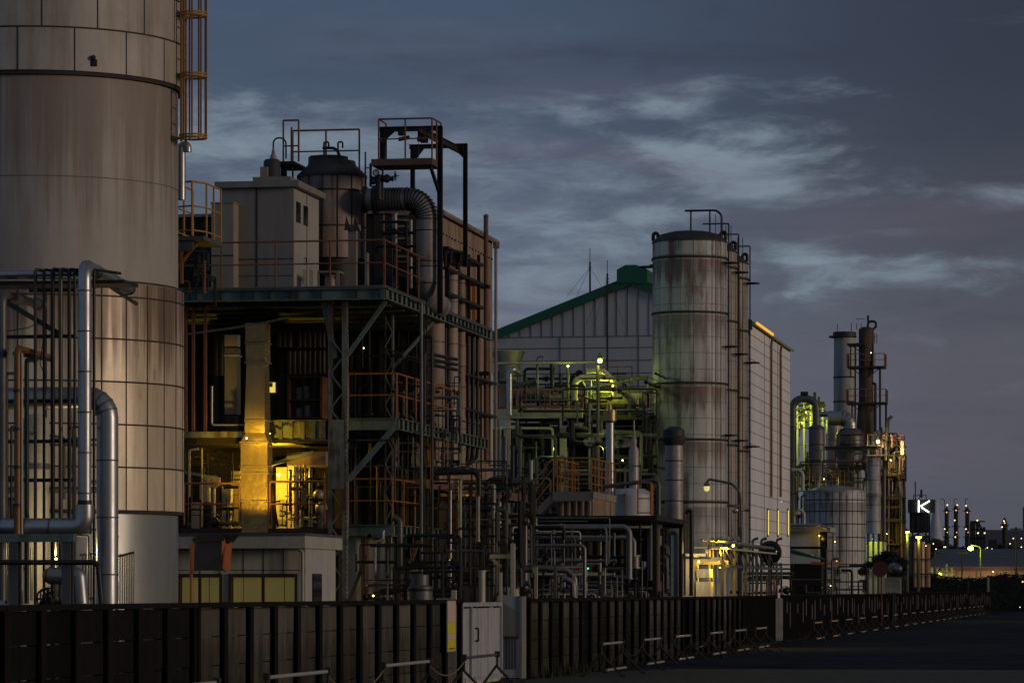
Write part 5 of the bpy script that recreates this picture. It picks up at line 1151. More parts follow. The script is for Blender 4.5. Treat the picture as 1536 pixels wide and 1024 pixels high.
b.cyl((xl-.6,Yl,zl-.6),(xl-.6,Yl,zl+hL-.75),.02,6); b.build('stair_rail','rail_orange',t)
t = thing('guard_cage', 'small orange railing frame left of the vent stack', 'railing', P(915,770,112))
guard(t, [(Xat(957,112),112),(Xat(976,112),112),(Xat(976,114),114.5)], Zat(771,112,965), .86*(Zat(716,112,965)-Zat(771,112,965)), .5, 'rail_orange', .022, (.5,.05))
tag(MB().lathe((Xat(945,122),122),[(.8,2),(.8,Zat(742,122,945)),(.5,Zat(733,122,945)),(.02,Zat(732,122,945))],28,close=False).build('round_tank','white_silo'), 'short round pale tank behind the small orange railing frame', 'tank')
pipe([(895,731,112),(988,719,112),(988,772,112)],3.2,'galvanised_dull',None,'process_pipe',label='pale pipe running from orange landing to the railing frame',step=1.2)
VS = thing('vent_stack', 'grey ringed vent stack with wide dark rain cap', 'stack', P(1011,790,118))
Ys = 118; cx_ = Xat(1011,Ys); m = M(Ys,1011)
MB().lathe((cx_,Ys),[(13.5*m,Zat(780,Ys,1011)),(13.5*m,Zat(660,Ys,1011))],28).build('shell','duct_grey',VS)
b = MB()
for py in (691,720,751): z=Zat(py,Ys,1011); b.lathe((cx_,Ys),[(13.4*m,z-.02),(14.3*m,z),(13.4*m,z+.02)],28,close=False)
b.build('band','pipe_dark',VS)
MB().lathe((cx_,Ys),[(13.6*m,Zat(668,Ys,1011)),(20*m,Zat(658,Ys,1011)),(20*m,Zat(656,Ys,1011)),(16*m,Zat(654,Ys,1011)),(16*m,Zat(645,Ys,1011)),(8*m,Zat(640,Ys,1011)),(.01,Zat(639,Ys,1011))],28,close=False).build('rain_cap','tank_lid',VS)
MB().box(cx_-.35,cx_+.35,Ys-.35,Ys+.35,Zat(792,Ys,1011),Zat(780,Ys,1011)).box(cx_+.2,cx_+.3,Ys-.3,Ys-.2,0,Zat(780,Ys,1011)).build('base','pipe_dark',VS)

# ================================================================ process unit with the green lamp
YU = 147.0
U1 = thing('process_deck', 'cream beamed deck with orange picket railing carrying pipework', 'platform', P(800,900,YU))
z0, z1 = Zat(627,YU,810), Zat(613,YU,810)
MB().box(Xat(735,YU),Xat(873,YU),YU,YU+.25,z0,z1).build('beam','pipe_cream',U1)
MB().box(Xat(735,YU),Xat(873,YU),YU+.25,YU+7,z1-.2,z1-.02).build('floor_plate','steel_dark',U1)
for px, Y in ((844,YU),(760,YU),(844,YU+6),(780,YU+6)): MB().box(Xat(px-4.6,Y),Xat(px+4.6,Y),Y+.02,Y+.24,0,z0).build('post','pipe_cream',U1)
b = MB(); g0, g1 = Xat(742,YU), Xat(874,YU)
zt = Zat(584,YU,810)
b.box(g0,g1,YU-.02,YU+.02,zt-.03,zt+.02).box(g0,g1,YU-.02,YU+.02,z1+.05,z1+.12)
x = g0
while x < g1: b.box(x-.012,x+.012,YU-.01,YU+.01,z1,zt); x += .19
gr = b.build('guard_rail','rail_orange',U1)
for px in (746,777,825,874): MB().box(Xat(px,YU)-.03,Xat(px,YU)+.03,YU-.03,YU+.03,z1,zt).build('post','rail_orange',gr)
U2 = thing('process_deck', 'dark railed deck beside the pale silo under the green lamp', 'platform', P(930,900,YU+2))
Y = YU+2; z2 = Zat(622,Y,930)
MB().box(Xat(878,Y),Xat(977,Y),Y,Y+6,z2-.2,z2).build('floor_plate','steel_dark',U2)
for px in (885,974): MB().box(Xat(px-2.5,Y),Xat(px+2.5,Y),Y+.1,Y+.25,0,z2-.2).build('post','steel_dark',U2)
guard(U2, [(Xat(878,Y),Y+.05),(Xat(976,Y),Y+.05),(Xat(976,Y),Y+5)], z2, Zat(588,Y,930)-z2, 1.0, 'rail_rust', .025, (.5,))
guard(U2, [(Xat(905,Y+2),Y+2),(Xat(948,Y+2),Y+2)], Zat(580,Y+2,930), .85, .7, 'rail_rust', .022, (.5,))
MB().box(Xat(903,Y+2),Xat(950,Y+2),Y+2,Y+4,Zat(580,Y+2,930)-.1,Zat(580,Y+2,930)-.02).build('upper_deck','steel_dark',U2)
t = thing('pressure_vessel', 'long horizontal drum lit yellow green on the dark railed deck', 'vessel', P(930,610,YU+4))
Y = YU+4; m = M(Y,930)
b = MB().tube([P(896,599,Y),P(958,599,Y)],14*m,0,24).sphere(P(896,599,Y),14*m,20,10).sphere(P(958,599,Y),14*m,20,10); b.build('shell','cream_wall',t)
MB().bands(P(892,599,Y),P(962,599,Y),14*m,.6,.02,.05,24).build('band','pipe_olive',t)
MB().disc(P(924,599,Y-.4),5*m,.1,(0,1,0),16).disc(P(955,598,Y-.4),5*m,.1,(0,1,0),16).build('manhole','pipe_cream',t)
t = thing('pressure_vessel', 'long horizontal drum behind the orange picket railing', 'vessel', P(800,612,YU+3))
Y = YU+3
b = MB().tube([P(775,593,Y),P(848,593,Y)],11*m,0,24).sphere(P(775,593,Y),11*m,20,10).sphere(P(848,593,Y),11*m,20,10); b.build('shell','galvanised_dull',t)
MB().disc(P(819,592,Y-.4),5*m,.14,(0,1,0),16).disc(P(831,595,Y-.4),4.4*m,.14,(0,1,0),16).build('manhole','cream_wall',t)
MB().box(Xat(825,Y-.5),Xat(849,Y-.5),Y-.6,Y-.5,Zat(598,Y,830),Zat(580,Y,830)).build('panel','galvanised',t)
upl = [
 ([(862,600,YU+1),(862,572,YU+1),(872,566,YU+1),(915,566,YU+1)],4.6,'pipe_cream','fat yellowish elbow pipe under the green lamp'),
 ([(880,556,YU+1.2),(905,556,YU+1.2),(922,572,YU+1.2),(922,598,YU+1.2)],4,'pipe_cream','yellow lit pipe arching right of the lamp'),
 ([(880,604,YU+.5),(880,582,YU+.5),(948,570,YU+.5)],2,'pipe_cream','thin yellow lit pipe rising toward the silo'),
 ([(764,622,YU-.4),(764,558,YU-.4),(770,553,YU-.4),(780,560,YU+.6)],4.4,'galvanised','shiny elbow pipe at the left end of the picket railing'),
 ([(752,583,YU+.3),(805,571,YU+.3)],4,'galvanised_dull','grey pipe slanting above the left picket railing'),
 ([(787,590,YU+1),(787,553,YU+1),(832,553,YU+1)],2.2,'pipe_black','black square bent pipe above the picket railing'),
 ([(742,545,YU+.2),(900,543,YU+.2)],1.8,'pipe_cream','long thin pale pipe crossing high before the big gabled shed'),
 ([(806,600,YU+.4),(806,545,YU+.4)],1.8,'galvanised_dull','slim upright carrying the long thin pale pipe'),
 ([(806,545,YU+.6),(806,536,YU+.6),(815,534,YU+.6),(815,548,YU+.6)],1.2,'galvanised_dull','little shepherd crook pipe above the picket railing'),
 ([(852,614,YU+.5),(852,550,YU+.5)],2.2,'pipe_olive','olive upright between picket railing and elbow pipe'),
 ([(828,592,YU+.7),(828,545,YU+.7)],3.4,'pipe_black','black upright valve pipe above the picket railing'),
 ([(841,590,YU+.9),(841,560,YU+.9)],2.6,'pipe_black','shorter black upright valve pipe above the picket railing'),
 ([(740,642,YU-1),(829,642,YU-1),(829,690,YU-1)],2,'pipe_cream','yellowish square bent pipe under the cream beam'),
 ([(750,900,YU-2),(750,640,YU-2)],2,'pipe_cream','pale upright at far left under cream beam'),
 ([(797,760,YU-12),(797,690,YU-12)],2.2,'pipe_cream','pale short upright left of the orange landing'),
 ([(757,760,YU-20),(757,655,YU-20)],4.4,'galvanised_dull','grey ringed upright pipe right of brown block corner'),
 ([(769,760,YU-20),(769,668,YU-20)],3,'pipe_dark','dark upright pipe right of the grey ringed upright'),
]
for pts, rp, m_, la in upl: pipe(pts, rp, m_, None, 'process_pipe', label=la, step=1.3)
t = thing('exhaust_pipe', 'shiny copper lit upright exhaust with fat collar top', 'pipe', P(915,740,YU-6))
Y = YU-6; mm = M(Y,915)
MB().lathe((Xat(915,Y),Y),[(6.2*mm,Zat(742,Y,915)),(6.2*mm,Zat(634,Y,915))],20).build('run','galvanised',t)
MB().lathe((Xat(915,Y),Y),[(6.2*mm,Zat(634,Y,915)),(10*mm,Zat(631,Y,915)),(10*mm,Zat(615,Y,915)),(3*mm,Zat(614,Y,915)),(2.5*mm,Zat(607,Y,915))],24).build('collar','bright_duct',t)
t = thing('steam_separator', 'slim upright vessel with conical head puffing steam', 'vessel', P(951,730,YU-8))
Y = YU-8; mm = M(Y,951)
MB().lathe((Xat(951,Y),Y),[(7.5*mm,Zat(735,Y,951)),(7.5*mm,Zat(675,Y,951)),(4*mm,Zat(668,Y,951)),(5*mm,Zat(660,Y,951)),(2*mm,Zat(652,Y,951)),(1.2*mm,Zat(630,Y,951))],20).build('shell','duct_grey',t)
MB().box(Xat(938,Y),Xat(964,Y),Y-.4,Y-.3,Zat(700,Y,951),Zat(698,Y,951)).box(Xat(938,Y),Xat(941,Y),Y-.4,Y-.3,Zat(735,Y,951),Zat(698,Y,951)).box(Xat(961,Y),Xat(964,Y),Y-.4,Y-.3,Zat(735,Y,951),Zat(698,Y,951)).build('frame','galvanised_dull',t)
t = thing('cooling_funnel', 'dark square mouthed round cooling tower beside the brown block', 'tower', P(765,600,YU+4))
Y = YU+4
MB().lathe((Xat(762,Y),Y),[(20*m,Zat(612,Y,762)),(19*m,Zat(545,Y,762)),(25*m,Zat(530,Y,762)),(25.5*m,Zat(527,Y,762)),(23*m,Zat(527,Y,762)),(18*m,Zat(545,Y,762))],28,close=False).build('shell','duct_grey',t)
t = thing('pipe_rack', 'dense dark pipework behind the cream beamed deck', 'pipe rack', P(800,900,YU+3))
clutter(t, 51, 745, 985, 630, 770, YU-4, YU+5, 60, (1,3.2), ('pipe_black','pipe_dark','galvanised_dull','pipe_olive'), vert=.55)
t = thing('pipe_rack', 'small pipes and valves standing on the lamp lit deck', 'pipe rack', P(860,610,YU+2))
clutter(t, 52, 875, 972, 560, 612, YU+1, YU+6, 30, (.8,2.4), ('pipe_olive','pipe_cream','pipe_dark'), vert=.5)
clutter(t, 53, 748, 872, 556, 612, YU+1, YU+6, 22, (.8,2.4), ('pipe_dark','galvanised_dull','pipe_black'), vert=.5)
t = thing('shade_sheet', 'added dark sheet for the shade behind the pipes under the decks', 'shed', P(860,900,YU+7))  # added dark sheet standing in for shade among the dense pipes
MB().box(Xat(740,YU+7),Xat(985,YU+7),YU+7,YU+7.3,0,Zat(640,YU+7,860)).build('wall','dark_wall',t)
MB().box(Xat(790,YU+6.9),Xat(834,YU+6.9),YU+6.8,YU+6.95,Zat(705,YU,800),Zat(684,YU,800)).build('sheet','cabinet_grey',t)
# the bright lamp on its pole
t = thing('lamp_pole', 'tall pole with bright yellow green lamp over the lit deck', 'lamp', P(897,760,YU-1.5))
Y = YU-1.5; pL = P(900,541,Y)
MB().cyl((Xat(897,Y),Y,0),(Xat(897,Y),Y,Zat(548,Y,897)),.075,12).build('pole','pipe_olive',t)
MB().box(Xat(882,Y),Xat(910,Y),Y-.03,Y+.03,Zat(604,Y,897),Zat(601,Y,897)).box(Xat(885,Y),Xat(903,Y),Y-.03,Y+.03,Zat(636,Y,897),Zat(633,Y,897)).build('cross_arm','pipe_dark',t)
MB().sphere(pL,.09,16,10).build('bulb','lamp_green',t); MB().cyl(pL+Vector((-.02,0,.1)),pL+Vector((-.02,0,.35)),.03,8).lathe((pL.x,pL.y),[(.16,pL.z+.1),(.06,pL.z+.2),(.03,pL.z+.3)],12).build('lamp_shade','steel_dark',t)
point('lamp_light', pL+Vector((.05,-.3,-.05)), 42, GRN, .12, t); point('lamp_light', pL+Vector((-.2,2.6,-.75)), 95, GRN, .1, t)  # second light, away from the bulb, is added to brighten drum and pipes
lamp('faint greenish lamp left of the bright pole lamp', 852, 549, YU+.3, 3, GRN, 'lamp_green', 1.6)
lamp('green lamp under the cream beam between dark pipes', 832, 668, YU-2, 10, GRN, 'lamp_green', 1.4, hood=False)
lamp('green lamp under the dark railed deck near the steam', 903, 668, YU-3, 14, GRN, 'lamp_green', 1.2, hood=False)
lamp('green lamp low behind the exhaust collar', 934, 690, YU-3, 14, GRN, 'lamp_green', 1.2, hood=False)
lamp('warm lamp behind the orange landing railing', 918, 728, YU-10, 9, WRM, 'lamp_yellow', 1.2, hood=False)
# steam puff
def steam():
    b = MB()
    for px, py, r in ((905,656,.42),(912,650,.3),(922,664,.34),(936,664,.28),(886,662,.3),(945,666,.2),(915,662,.5)): b.sphere(P(px,py,YU-5.2), r, 16, 10, .7)
    m_ = bpy.data.materials.new('steam'); m_.use_nodes = True; tt = NT(m_.node_tree); m_.node_tree.nodes.remove(m_.node_tree.nodes['Principled BSDF'])
    v = tt.n('ShaderNodeVolumePrincipled'); v.inputs['Color'].default_value = (.9,.9,.9,1)
    c_ = tt.n('ShaderNodeTexCoord'); nz = tt.n('ShaderNodeTexNoise', i_Vector=c_.outputs['Object'], i_Scale=2.6, i_Detail=4.0)
    tt.set(v.inputs['Density'], tt.math('MULTIPLY', tt.rng(nz.outputs[0], .45, .7), 1.6))
    tt.set([n for n in m_.node_tree.nodes if n.type=='OUTPUT_MATERIAL'][0].inputs['Volume'], v.outputs[0]); MT['steam'] = m_
    o = b.build('steam','steam'); tag(o,'wisp of greenish steam drifting before the dark pipework','steam',kind='stuff')
steam()

# ================================================================ large gabled warehouse
YW = 171.0; xR = Xat(1125,YW)
WH = thing('warehouse', 'large grey clad warehouse with green gable trim and roof ridge vent', 'warehouse', (xR-8, YW, 0))
ze = Zat(482,YW,1125); zr = Zat(412,YW,955); xr_ = Xat(955,YW)-.3; xL = xr_-(xR-xr_); yW2 = Yat(1185,xR)
xL = Xat(560,YW); zl_ = zr - (zr-Zat(495,YW,744))*(xr_-xL)/(xr_-Xat(744,YW))
th_ = .42
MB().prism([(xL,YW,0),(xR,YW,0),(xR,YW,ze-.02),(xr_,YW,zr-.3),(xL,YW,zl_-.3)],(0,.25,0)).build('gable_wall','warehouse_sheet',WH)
MB().box(xR-.2,xR,YW+.26,yW2,0,ze-.05).build('side_wall','warehouse_lit_side',WH)
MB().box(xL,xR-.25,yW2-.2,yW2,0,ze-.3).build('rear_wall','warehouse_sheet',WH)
MB().prism([(xL-.2,YW-.22,zl_-.05),(xr_,YW-.22,zr-.05),(xR+.12,YW-.22,ze+.05),(xR+.12,YW-.22,ze+.05-th_*1.15),(xr_,YW-.22,zr-th_*1.2),(xL-.2,YW-.22,zl_-th_*1.2)],(0,.2,0)).build('gable_trim','green_trim',WH)
MB().prism([(xL,YW-.01,zl_-.06),(xr_,YW-.01,zr-.06),(xR+.1,YW-.01,ze+.02),(xR+.1,YW-.01,ze-.1),(xr_,YW-.01,zr-.2),(xL,YW-.01,zl_-.2)],(0,yW2-YW+.3,0)).build('roof','green_trim',WH)
xv0, xv1 = Xat(928,YW), Xat(966,YW); zv = zr+.15
MB().prism([(xv0-.05,YW-.3,zv-.55),(xv0-.05,YW-.3,zv+.08),(xv0+.35,YW-.3,zv+.3),(xv1-.35,YW-.3,zv+.3),(xv1+.2,YW-.3,zv+.08),(xv1+.2,YW-.3,zv-.6)],(0,yW2-YW,0)).build('ridge_vent','green_trim',WH)
MB().tube([(xR+.16,YW,ze-.06),(xR+.16,yW2+.1,ze-.06)],.07,0,8).build('gutter','office_fascia',WH)
MB().box(xR+.24,xR+.30,YW+.5,YW+(yW2-YW)*.42,ze-.10,ze+.02).build('edge_glow','strip_glow',WH)  # glow stands in for warm light caught on the roof edge
b = MB(); zc = [Zat(p,YW,860) for p in (505,522,541,560,580,600,622,645,670)]
for z in zc: b.box(xL,xR,YW-.02,YW-.001,z-.02,z+.02)
px = 748
while px < 980:
    x = Xat(px,YW); zt2 = zr-.5-(zr-zl_)*(xr_-x)/(xr_-xL) if x < xr_ else zr-.55-(zr-ze)*(x-xr_)/(xR-xr_)
    b.box(x-.02,x+.02,YW-.02,YW-.001,zc[0],zt2); px += 16.1
for px in (840,877,958): x = Xat(px,YW); b.box(x-.02,x+.02,YW-.019,YW-.001,Zat(690,YW,860),zc[0])
b.build('panel_joint','seam_soft',WH)
b = MB(); z = ze-.6
while z > .5: b.box(xR+.001,xR+.015,YW,yW2,z-.012,z+.012); b.box(Xat(1100,YW),xR-.01,YW-.02,YW-.001,z-.02,z+.02); z -= .58
for q in (.33,.66): y = YW+(yW2-YW)*q; b.box(xR+.001,xR+.02,y-.02,y+.02,0,ze-.1)
b.build('panel_joint','seam_soft',WH)
for px in (1157,1171): 
    y = Yat(px,xR+.1); MB().tube([(xR+.16,y,ze-.1),(xR+.1,y,ze-.5),(xR+.1,y,Zat(745,y,px))],.06,.1,8).build('downpipe','rail_rust',WH)  # rust colour here stands in for orange light on the downpipes
for px in (1151,1166,1181):
    y = Yat(px,xR); z1_, z0_ = PX(px,765,xR).z, PX(px,802,xR).z
    MB().box(xR+.002,xR+.05,y-.28,y+.28,z0_-.08,z1_+.08).build('window_frame','frame_brown',WH)
    MB().box(xR+.05,xR+.06,y-.2,y+.2,z0_,z1_).build('window','window_lit',WH)
for px, y0, y1, la in ((885,373,444,'left slim lattice aerial mast with guy wires above the warehouse roof'),(911,390,560,'right slim aerial mast with guy wires in front of the gable')):
    Y = YW-.6 if px == 911 else YW+3; t = thing('aerial_mast', la, 'mast', P(px,y1,Y))
    MB().tube([P(px,y1,Y),P(px,y0+20,Y)],.045,0,8).tube([P(px,y0+22,Y),P(px,y0,Y)],.02,0,6).build('pole','pipe_black',t)
    for dx_, dy_ in ((-34,72),(-20,72),(26,72)): 
        MB().tube([P(px,y0+28,Y),P(px+dx_,min(y0+28+dy_*1.0,y1),Y-.4 if px==911 else Y)],.008,0,5).build('guy_wire','pipe_black',t)
    MB().beam(P(px-3,y0+28,Y),P(px+3,y0+28,Y),.03).build('bracket','pipe_black',t)

# ================================================================ three pale silos in a row
def tall_silo(i, pxr, rimpy, rpx, la):
    X = -16.8; y = Yat(pxr, X); mm = M(y, pxr); r = 1.56; c = (X-r, y)
    zt = PX(pxr-55, rimpy, X-1.5).z
    t = thing('white_silo', la, 'silo', (c[0],c[1],0), 'pale silos standing in a row')
    MB().lathe(c,[(r,0),(r,zt)],72).build('shell','white_silo' if i == 0 else 'rusty_silo',t)
    MB().lathe(c,[(r+.03,zt-.03),(r+.03,zt+.03),(r*.8,zt+.55*.6),(r*.5,zt+.75*.6),(.02,zt+.88*.6)],64,close=False).build('roof','tank_lid',t)
    b = MB(); z = zt-.62
    while z > 1: b.lathe(c,[(r-.01,z-.01),(r+.006,z-.01),(r+.006,z+.01),(r-.01,z+.01)],72,close=False); z -= .68
    for k in range(18):
        a = k*2*math.pi/18+.05; b.beam((c[0]+math.cos(a)*r,c[1]+math.sin(a)*r,.2),(c[0]+math.cos(a)*r,c[1]+math.sin(a)*r,zt),.012,.012,(0,1,0))
    b.build('panel_seam','seam_soft',t)
    b = MB()
    for z in (zt-.7, zt-3.0, zt-5.95, zt-8.3, zt-10.9): b.lathe(c,[(r-.01,z-.045),(r+.05,z-.045),(r+.05,z+.045),(r-.01,z+.045)],72,close=False)
    b.build('stiffening_ring','seam_dark',t)
    a = -R(38); lx, ly = c[0]+math.cos(a)*(r+.12), c[1]+math.sin(a)*(r+.12)
    b = MB()
    for o in (-.16,.16): b.cyl((lx+o*.6,ly+o*.8,1),(lx+o*.6,ly+o*.8,zt+1.05),.018,6)
    b.build('ladder','pipe_black',t)
    pr = (c[0]+r+.12, c[1]-.3)
    MB().tube([(pr[0],pr[1],.5),(pr[0],pr[1],zt+.75),(pr[0]-1.1,pr[1],zt+.75)],.03,.05,8).build('drop_pipe','pipe_black',t)
    for z in (zt-.9, zt-4.4, zt-8.1): MB().ring((pr[0]+.1,pr[1]-.1,z),.32,.028,20).box(pr[0]-.35,pr[0]+.1,pr[1]-.06,pr[1]+.02,z-.05,z+.05).build('bracket_ring','pipe_black',t)
    if i == 0: MB().ring((c[0]-r-.22,c[1]-.2,zt-1.0),.34,.03,20).box(c[0]-r-.1,c[0]-r+.1,c[1]-.3,c[1],zt-1.04,zt-.9).build('bracket_ring','pipe_black',t)
    for s in ((-1,) if i == 0 else ()) + (1,):
        q = (c[0]+s*(r-.13), c[1]-.1); MB().tube([(q[0]-.1,q[1],zt+.1),(q[0]-.1,q[1],zt+.42),(q[0]+.1,q[1],zt+.42),(q[0]+.1,q[1],zt+.1)],.075,.12,10).build('hood_vent','pipe_black',t)
    if i == 0:
        za = zt+1.35
        MB().tube([(c[0]-.2,c[1],za),(c[0]+1.35,c[1],za),(c[0]+1.35,c[1],zt-.3)],.045,.35,10).cyl((c[0]+.05,c[1],zt+.3),(c[0]+.05,c[1],za),.035,8).cyl((c[0]+.85,c[1],zt+.3),(c[0]+.85,c[1],za),.035,8).build('filling_pipe','pipe_black',t)
    return t
tall_silo(0,1090,363,55,'nearest and fullest seen of three tall pale panelled silos')
tall_silo(1,1105,377,55,'middle rusty silo mostly hidden behind the nearest pale silo')
tall_silo(2,1122,393,55,'farthest rusty silo at the right of the silo row')

# ================================================================ lamp lit pipe rack at the silo foot
t = thing('pipe_rack', 'yellow lamp lit pipe gantry at the foot of the pale silos', 'pipe rack', P(1100,893,130))
Yp = 128.0; X0 = Xat(1066,Yp); zt = Zat(810,Yp,1066)
for px, Y, rp, m_ in ((1064,128,2.2,'pipe_cream'),(1069,128.6,2.6,'galvanised'),(1076,128.3,2.6,'galvanised'),(1086,130,2.4,'pipe_cream'),(1093,131,2.0,'galvanised'),(1101,131.5,2.8,'pipe_cream'),(1129,138,2,'galvanised_dull'),(1142,141,2,'galvanised_dull'),(1165,147,1.8,'galvanised_dull')):
    pipe([(px,905,Y),(px,809,Y),(px+8,807,Y)],rp,m_,t,'upright_pipe',n=8,step=1.5)
Xe = X0+.2
for k,(o,m_) in enumerate(((0,'galvanised'),(.28,'pipe_cream'),(.56,'galvanised'))):
    pipe([(Xe-o,128,zt),(Xe-o,150,zt-.05)],0,m_,t,'header_pipe',world=True,r=.05,n=10,step=2)
MB().box(Xe-.8,Xe+.15,128,150,zt-.3,zt-.24).build('gantry_beam','pipe_cream',t)
for y in (129,133,137,141,146): MB().box(Xe+.05,Xe+.15,y-.06,y+.06,0,zt-.3).build('post','galvanised_dull',t)
b = MB()
for y in range(128,148,2): b.beam((Xe+.1,y,zt-.32),(Xe+.1,y+2,zt-.85),.05,.05)
b.box(Xe+.05,Xe+.14,128,150,zt-.95,zt-.85); b.build('lacing','galvanised_dull',t)
for k in range(2): MB().box(X0-.9,X0+.35,128.2+k*2,128.5+k*2,zt-.75-k*.1,zt-.6-k*.1).build('tray','pipe_cream',t)
t = thing('valve_hut', 'small bright hut with lit white beam left of the yellow pipe gantry', 'hut', P(1045,893,122))
Y = 128; MB().box(Xat(1025,Y),Xat(1041,Y),Y,Y+1.4,0,Zat(832,Y,1030)).build('wall','cream_wall',t)
MB().box(Xat(1020,Y),Xat(1062,Y),Y-.3,Y-.15,Zat(834,Y,1040),Zat(830,Y,1040)).box(Xat(1060,Y),Xat(1062.5,Y),Y-.3,Y-.15,Zat(834,Y,1040),Zat(824,Y,1040)).box(Xat(1025,Y),Xat(1027,Y),Y-.3,Y-.15,Zat(834,Y,1040),Zat(812,Y,1040)).build('beam','pipe_cream',t)
MB().box(Xat(1044,Y),Xat(1063,Y),Y+.2,Y+1.2,Zat(866,Y,1050),Zat(853,Y,1050)).box(Xat(1044,Y),Xat(1063,Y),Y,Y+1.4,0,Zat(872,Y,1050)).build('cubicle','gate_cream',t)
MB().box(Xat(1022,Y),Xat(1064,Y),Y-.1,Y+1.6,Zat(838,Y,1050),Zat(835.5,Y,1050)).build('roof','pipe_black',t)
lamp('bright yellow lamp in the pipe gantry by the pale silos', 1100, 818, 130.5, 170, YEL, 'lamp_yellow', 2.0, hood=False)
lamp('warm white lamp under the beam of the small bright hut', 1048, 842, 127.4, 45, WRM, 'lamp_yellow', 1.6, hood=False)
lamp('yellow lamp low between the gantry uprights', 1080, 850, 129.6, 70, YEL, 'lamp_yellow', 1.4, hood=False)
lamp('orange yellow lamp lighting the warehouse side windows', 1172, 752, 150, 0, YEL, 'lamp_faint', 1.0, hood=False)
pipe([(1027,893,121),(1027,770,121)],1.6,'brown_beam',None,'steel_upright',label='thin rust brown upright just right of the vent stack')
# street light with curved arm
t = thing('street_light', 'tall grey pole with curved arm and faint round lamp before the silos', 'street light', P(1112,905,140))
Y = 140; MB().tube([P(1112,905,Y),P(1112,760,Y),P(1110,738,Y),P(1098,725,Y),P(1062,718,Y),P(1061,726,Y)],.05,.35,10).build('pole','galvanised_dull',t)
MB().cyl(P(1112,905,Y),P(1112,790,Y),.085,12).build('sleeve','galvanised_dull',t)
MB().lathe((Xat(1060,Y),Y),[(.02,Zat(737,Y,1060)),(.10,Zat(735,Y,1060)),(.12,Zat(730,Y,1060)),(.1,Zat(727,Y,1060))],16).build('bulb','lamp_faint',t)
MB().lathe((Xat(1060,Y),Y),[(.13,Zat(729,Y,1060)),(.09,Zat(724,Y,1060)),(.03,Zat(722,Y,1060))],16).build('lamp_shade','galvanised_dull',t)
MB().sphere(P(1103,765,Y),.13,14,8).cyl(P(1103,760,Y),P(1112,757,Y),.03,8).box(Xat(1112,Y),Xat(1118,Y),Y-.05,Y+.05,Zat(765,Y,1115),Zat(755,Y,1115)).build('lower_lamp','galvanised',t)
# dark convex mirror ball
t = thing('convex_mirror', 'round dark glossy roadside convex mirror on a slim post', 'mirror', P(1155,905,149))
Y = 149; c = P(1155,828,Y); rr = 16.5*M(Y,1155)
MB().sphere(c,rr,28,16,1.0).build('dome','dark_gloss',t); MB().ring(c,rr*1.02,.03,32,(0,1,0)).build('rim','pipe_black',t)
MB().cyl((c.x+.05,Y+.1,0),(c.x+.05,Y+.1,c.z),.04,8).build('post','pipe_black',t)
t = thing('pipe_rack', 'dim pipes and posts behind the sheet fence below the warehouse', 'pipe rack', P(1140,905,140))
clutter(t, 61, 1040, 1190, 845, 900, 150, 160, 26, (.8,2.2), ('pipe_black','pipe_dark','galvanised_dull'))
for px, la in ((1151,'orange frame post pair among dim pipes under the mirror ball'),): 
    t = thing('post_frame', la, 'frame', P(px,905,151)); 
    for q in (1150,1161): MB().box(Xat(q,151)-.04,Xat(q,151)+.04,150.95,151.05,0,Zat(862,151,q)).build('post','rail_orange',t)
    MB().box(Xat(1150,151),Xat(1161,151),150.96,151.04,Zat(876,151,1155),Zat(874,151,1155)).build('rail','rail_orange',t)
# ================================================================ second plant at the right
def LZ(c, Y, prof, n=28, close=False):
    """profile given as (px radius, py) about centre px c at depth Y"""
    m = M(Y, c); return MB().lathe((Xat(c,Y),Y), [(max(r*m,.003), Zat(py,Y,c)) for r, py in prof], n, close=close)
t = thing('arch_duct', 'thick pale duct arching over into a banded vessel right of warehouse', 'duct', P(1190,900,237.8))
Y = 237.8
MB().tube([P(1189,900,Y),P(1189,598,Y),P(1224,598,Y),P(1224,640,Y)],5.6*M(Y,1200),.62,18,9).build('run','galvanised_dull',t)
b = MB(); 
for py in (640,690,740): b.tube([P(1189,py,Y),P(1189,py+1.5,Y)],6*M(Y),0,18)
b.tube([P(1201,591,Y),P(1212,591,Y)],4*M(Y),0,8); b.build('band','pipe_dark',t)
LZ(1225,Y,[(12,770),(12,643),(11,640),(6,637)]).build('vessel','galvanised_dull',t)
b = MB()
for py in (643,667,690,712): z=Zat(py,Y,1225); b.lathe((Xat(1225,Y),Y),[(12*M(Y)-.01,z-.03),(12.6*M(Y),z),(12*M(Y)-.01,z+.03)],28,close=False)
b.build('band','pipe_dark',t)
t = thing('pipe_tower', 'green lit steel frame of pipes seen through the arch duct', 'frame', P(1207,760,247.1))
Y = 247.1
for px in (1196,1206,1216,1234): MB().box(Xat(px,Y)-.06,Xat(px,Y)+.06,Y-.06,Y+.06,0,Zat(600 if px<1230 else 612,Y,px)).build('post','pipe_cream',t)
for py in (606,614,622,630,640): MB().box(Xat(1193,Y),Xat(1236,Y),Y-.1,Y+1.5,Zat(py+1.5,Y,1210),Zat(py,Y,1210)).build('deck','steel_dark',t)
clutter(t, 71, 1194, 1222, 600, 642, Y-.5, Y+2, 20, (.6,1.6), ('pipe_cream','pipe_olive'), vert=.5)
clutter(t, 72, 1190, 1236, 650, 790, Y-2, Y+2, 26, (.6,2.0), ('pipe_dark','pipe_black','galvanised_dull'), vert=.6)
MB().cyl(P(1222,600,Y),P(1222,588,Y),.1,8).cyl(P(1228,610,Y),P(1228,595,Y),.08,8).box(Xat(1216,Y),Xat(1236,Y),Y,Y+.5,Zat(612,Y,1226),Zat(602,Y,1226)).build('top_pipe','pipe_black',t)
lamp('green lamp glowing inside the arch duct frame', 1209, 618, 245.7, 197.2, GRN, 'lamp_green', 1.0, hood=False)
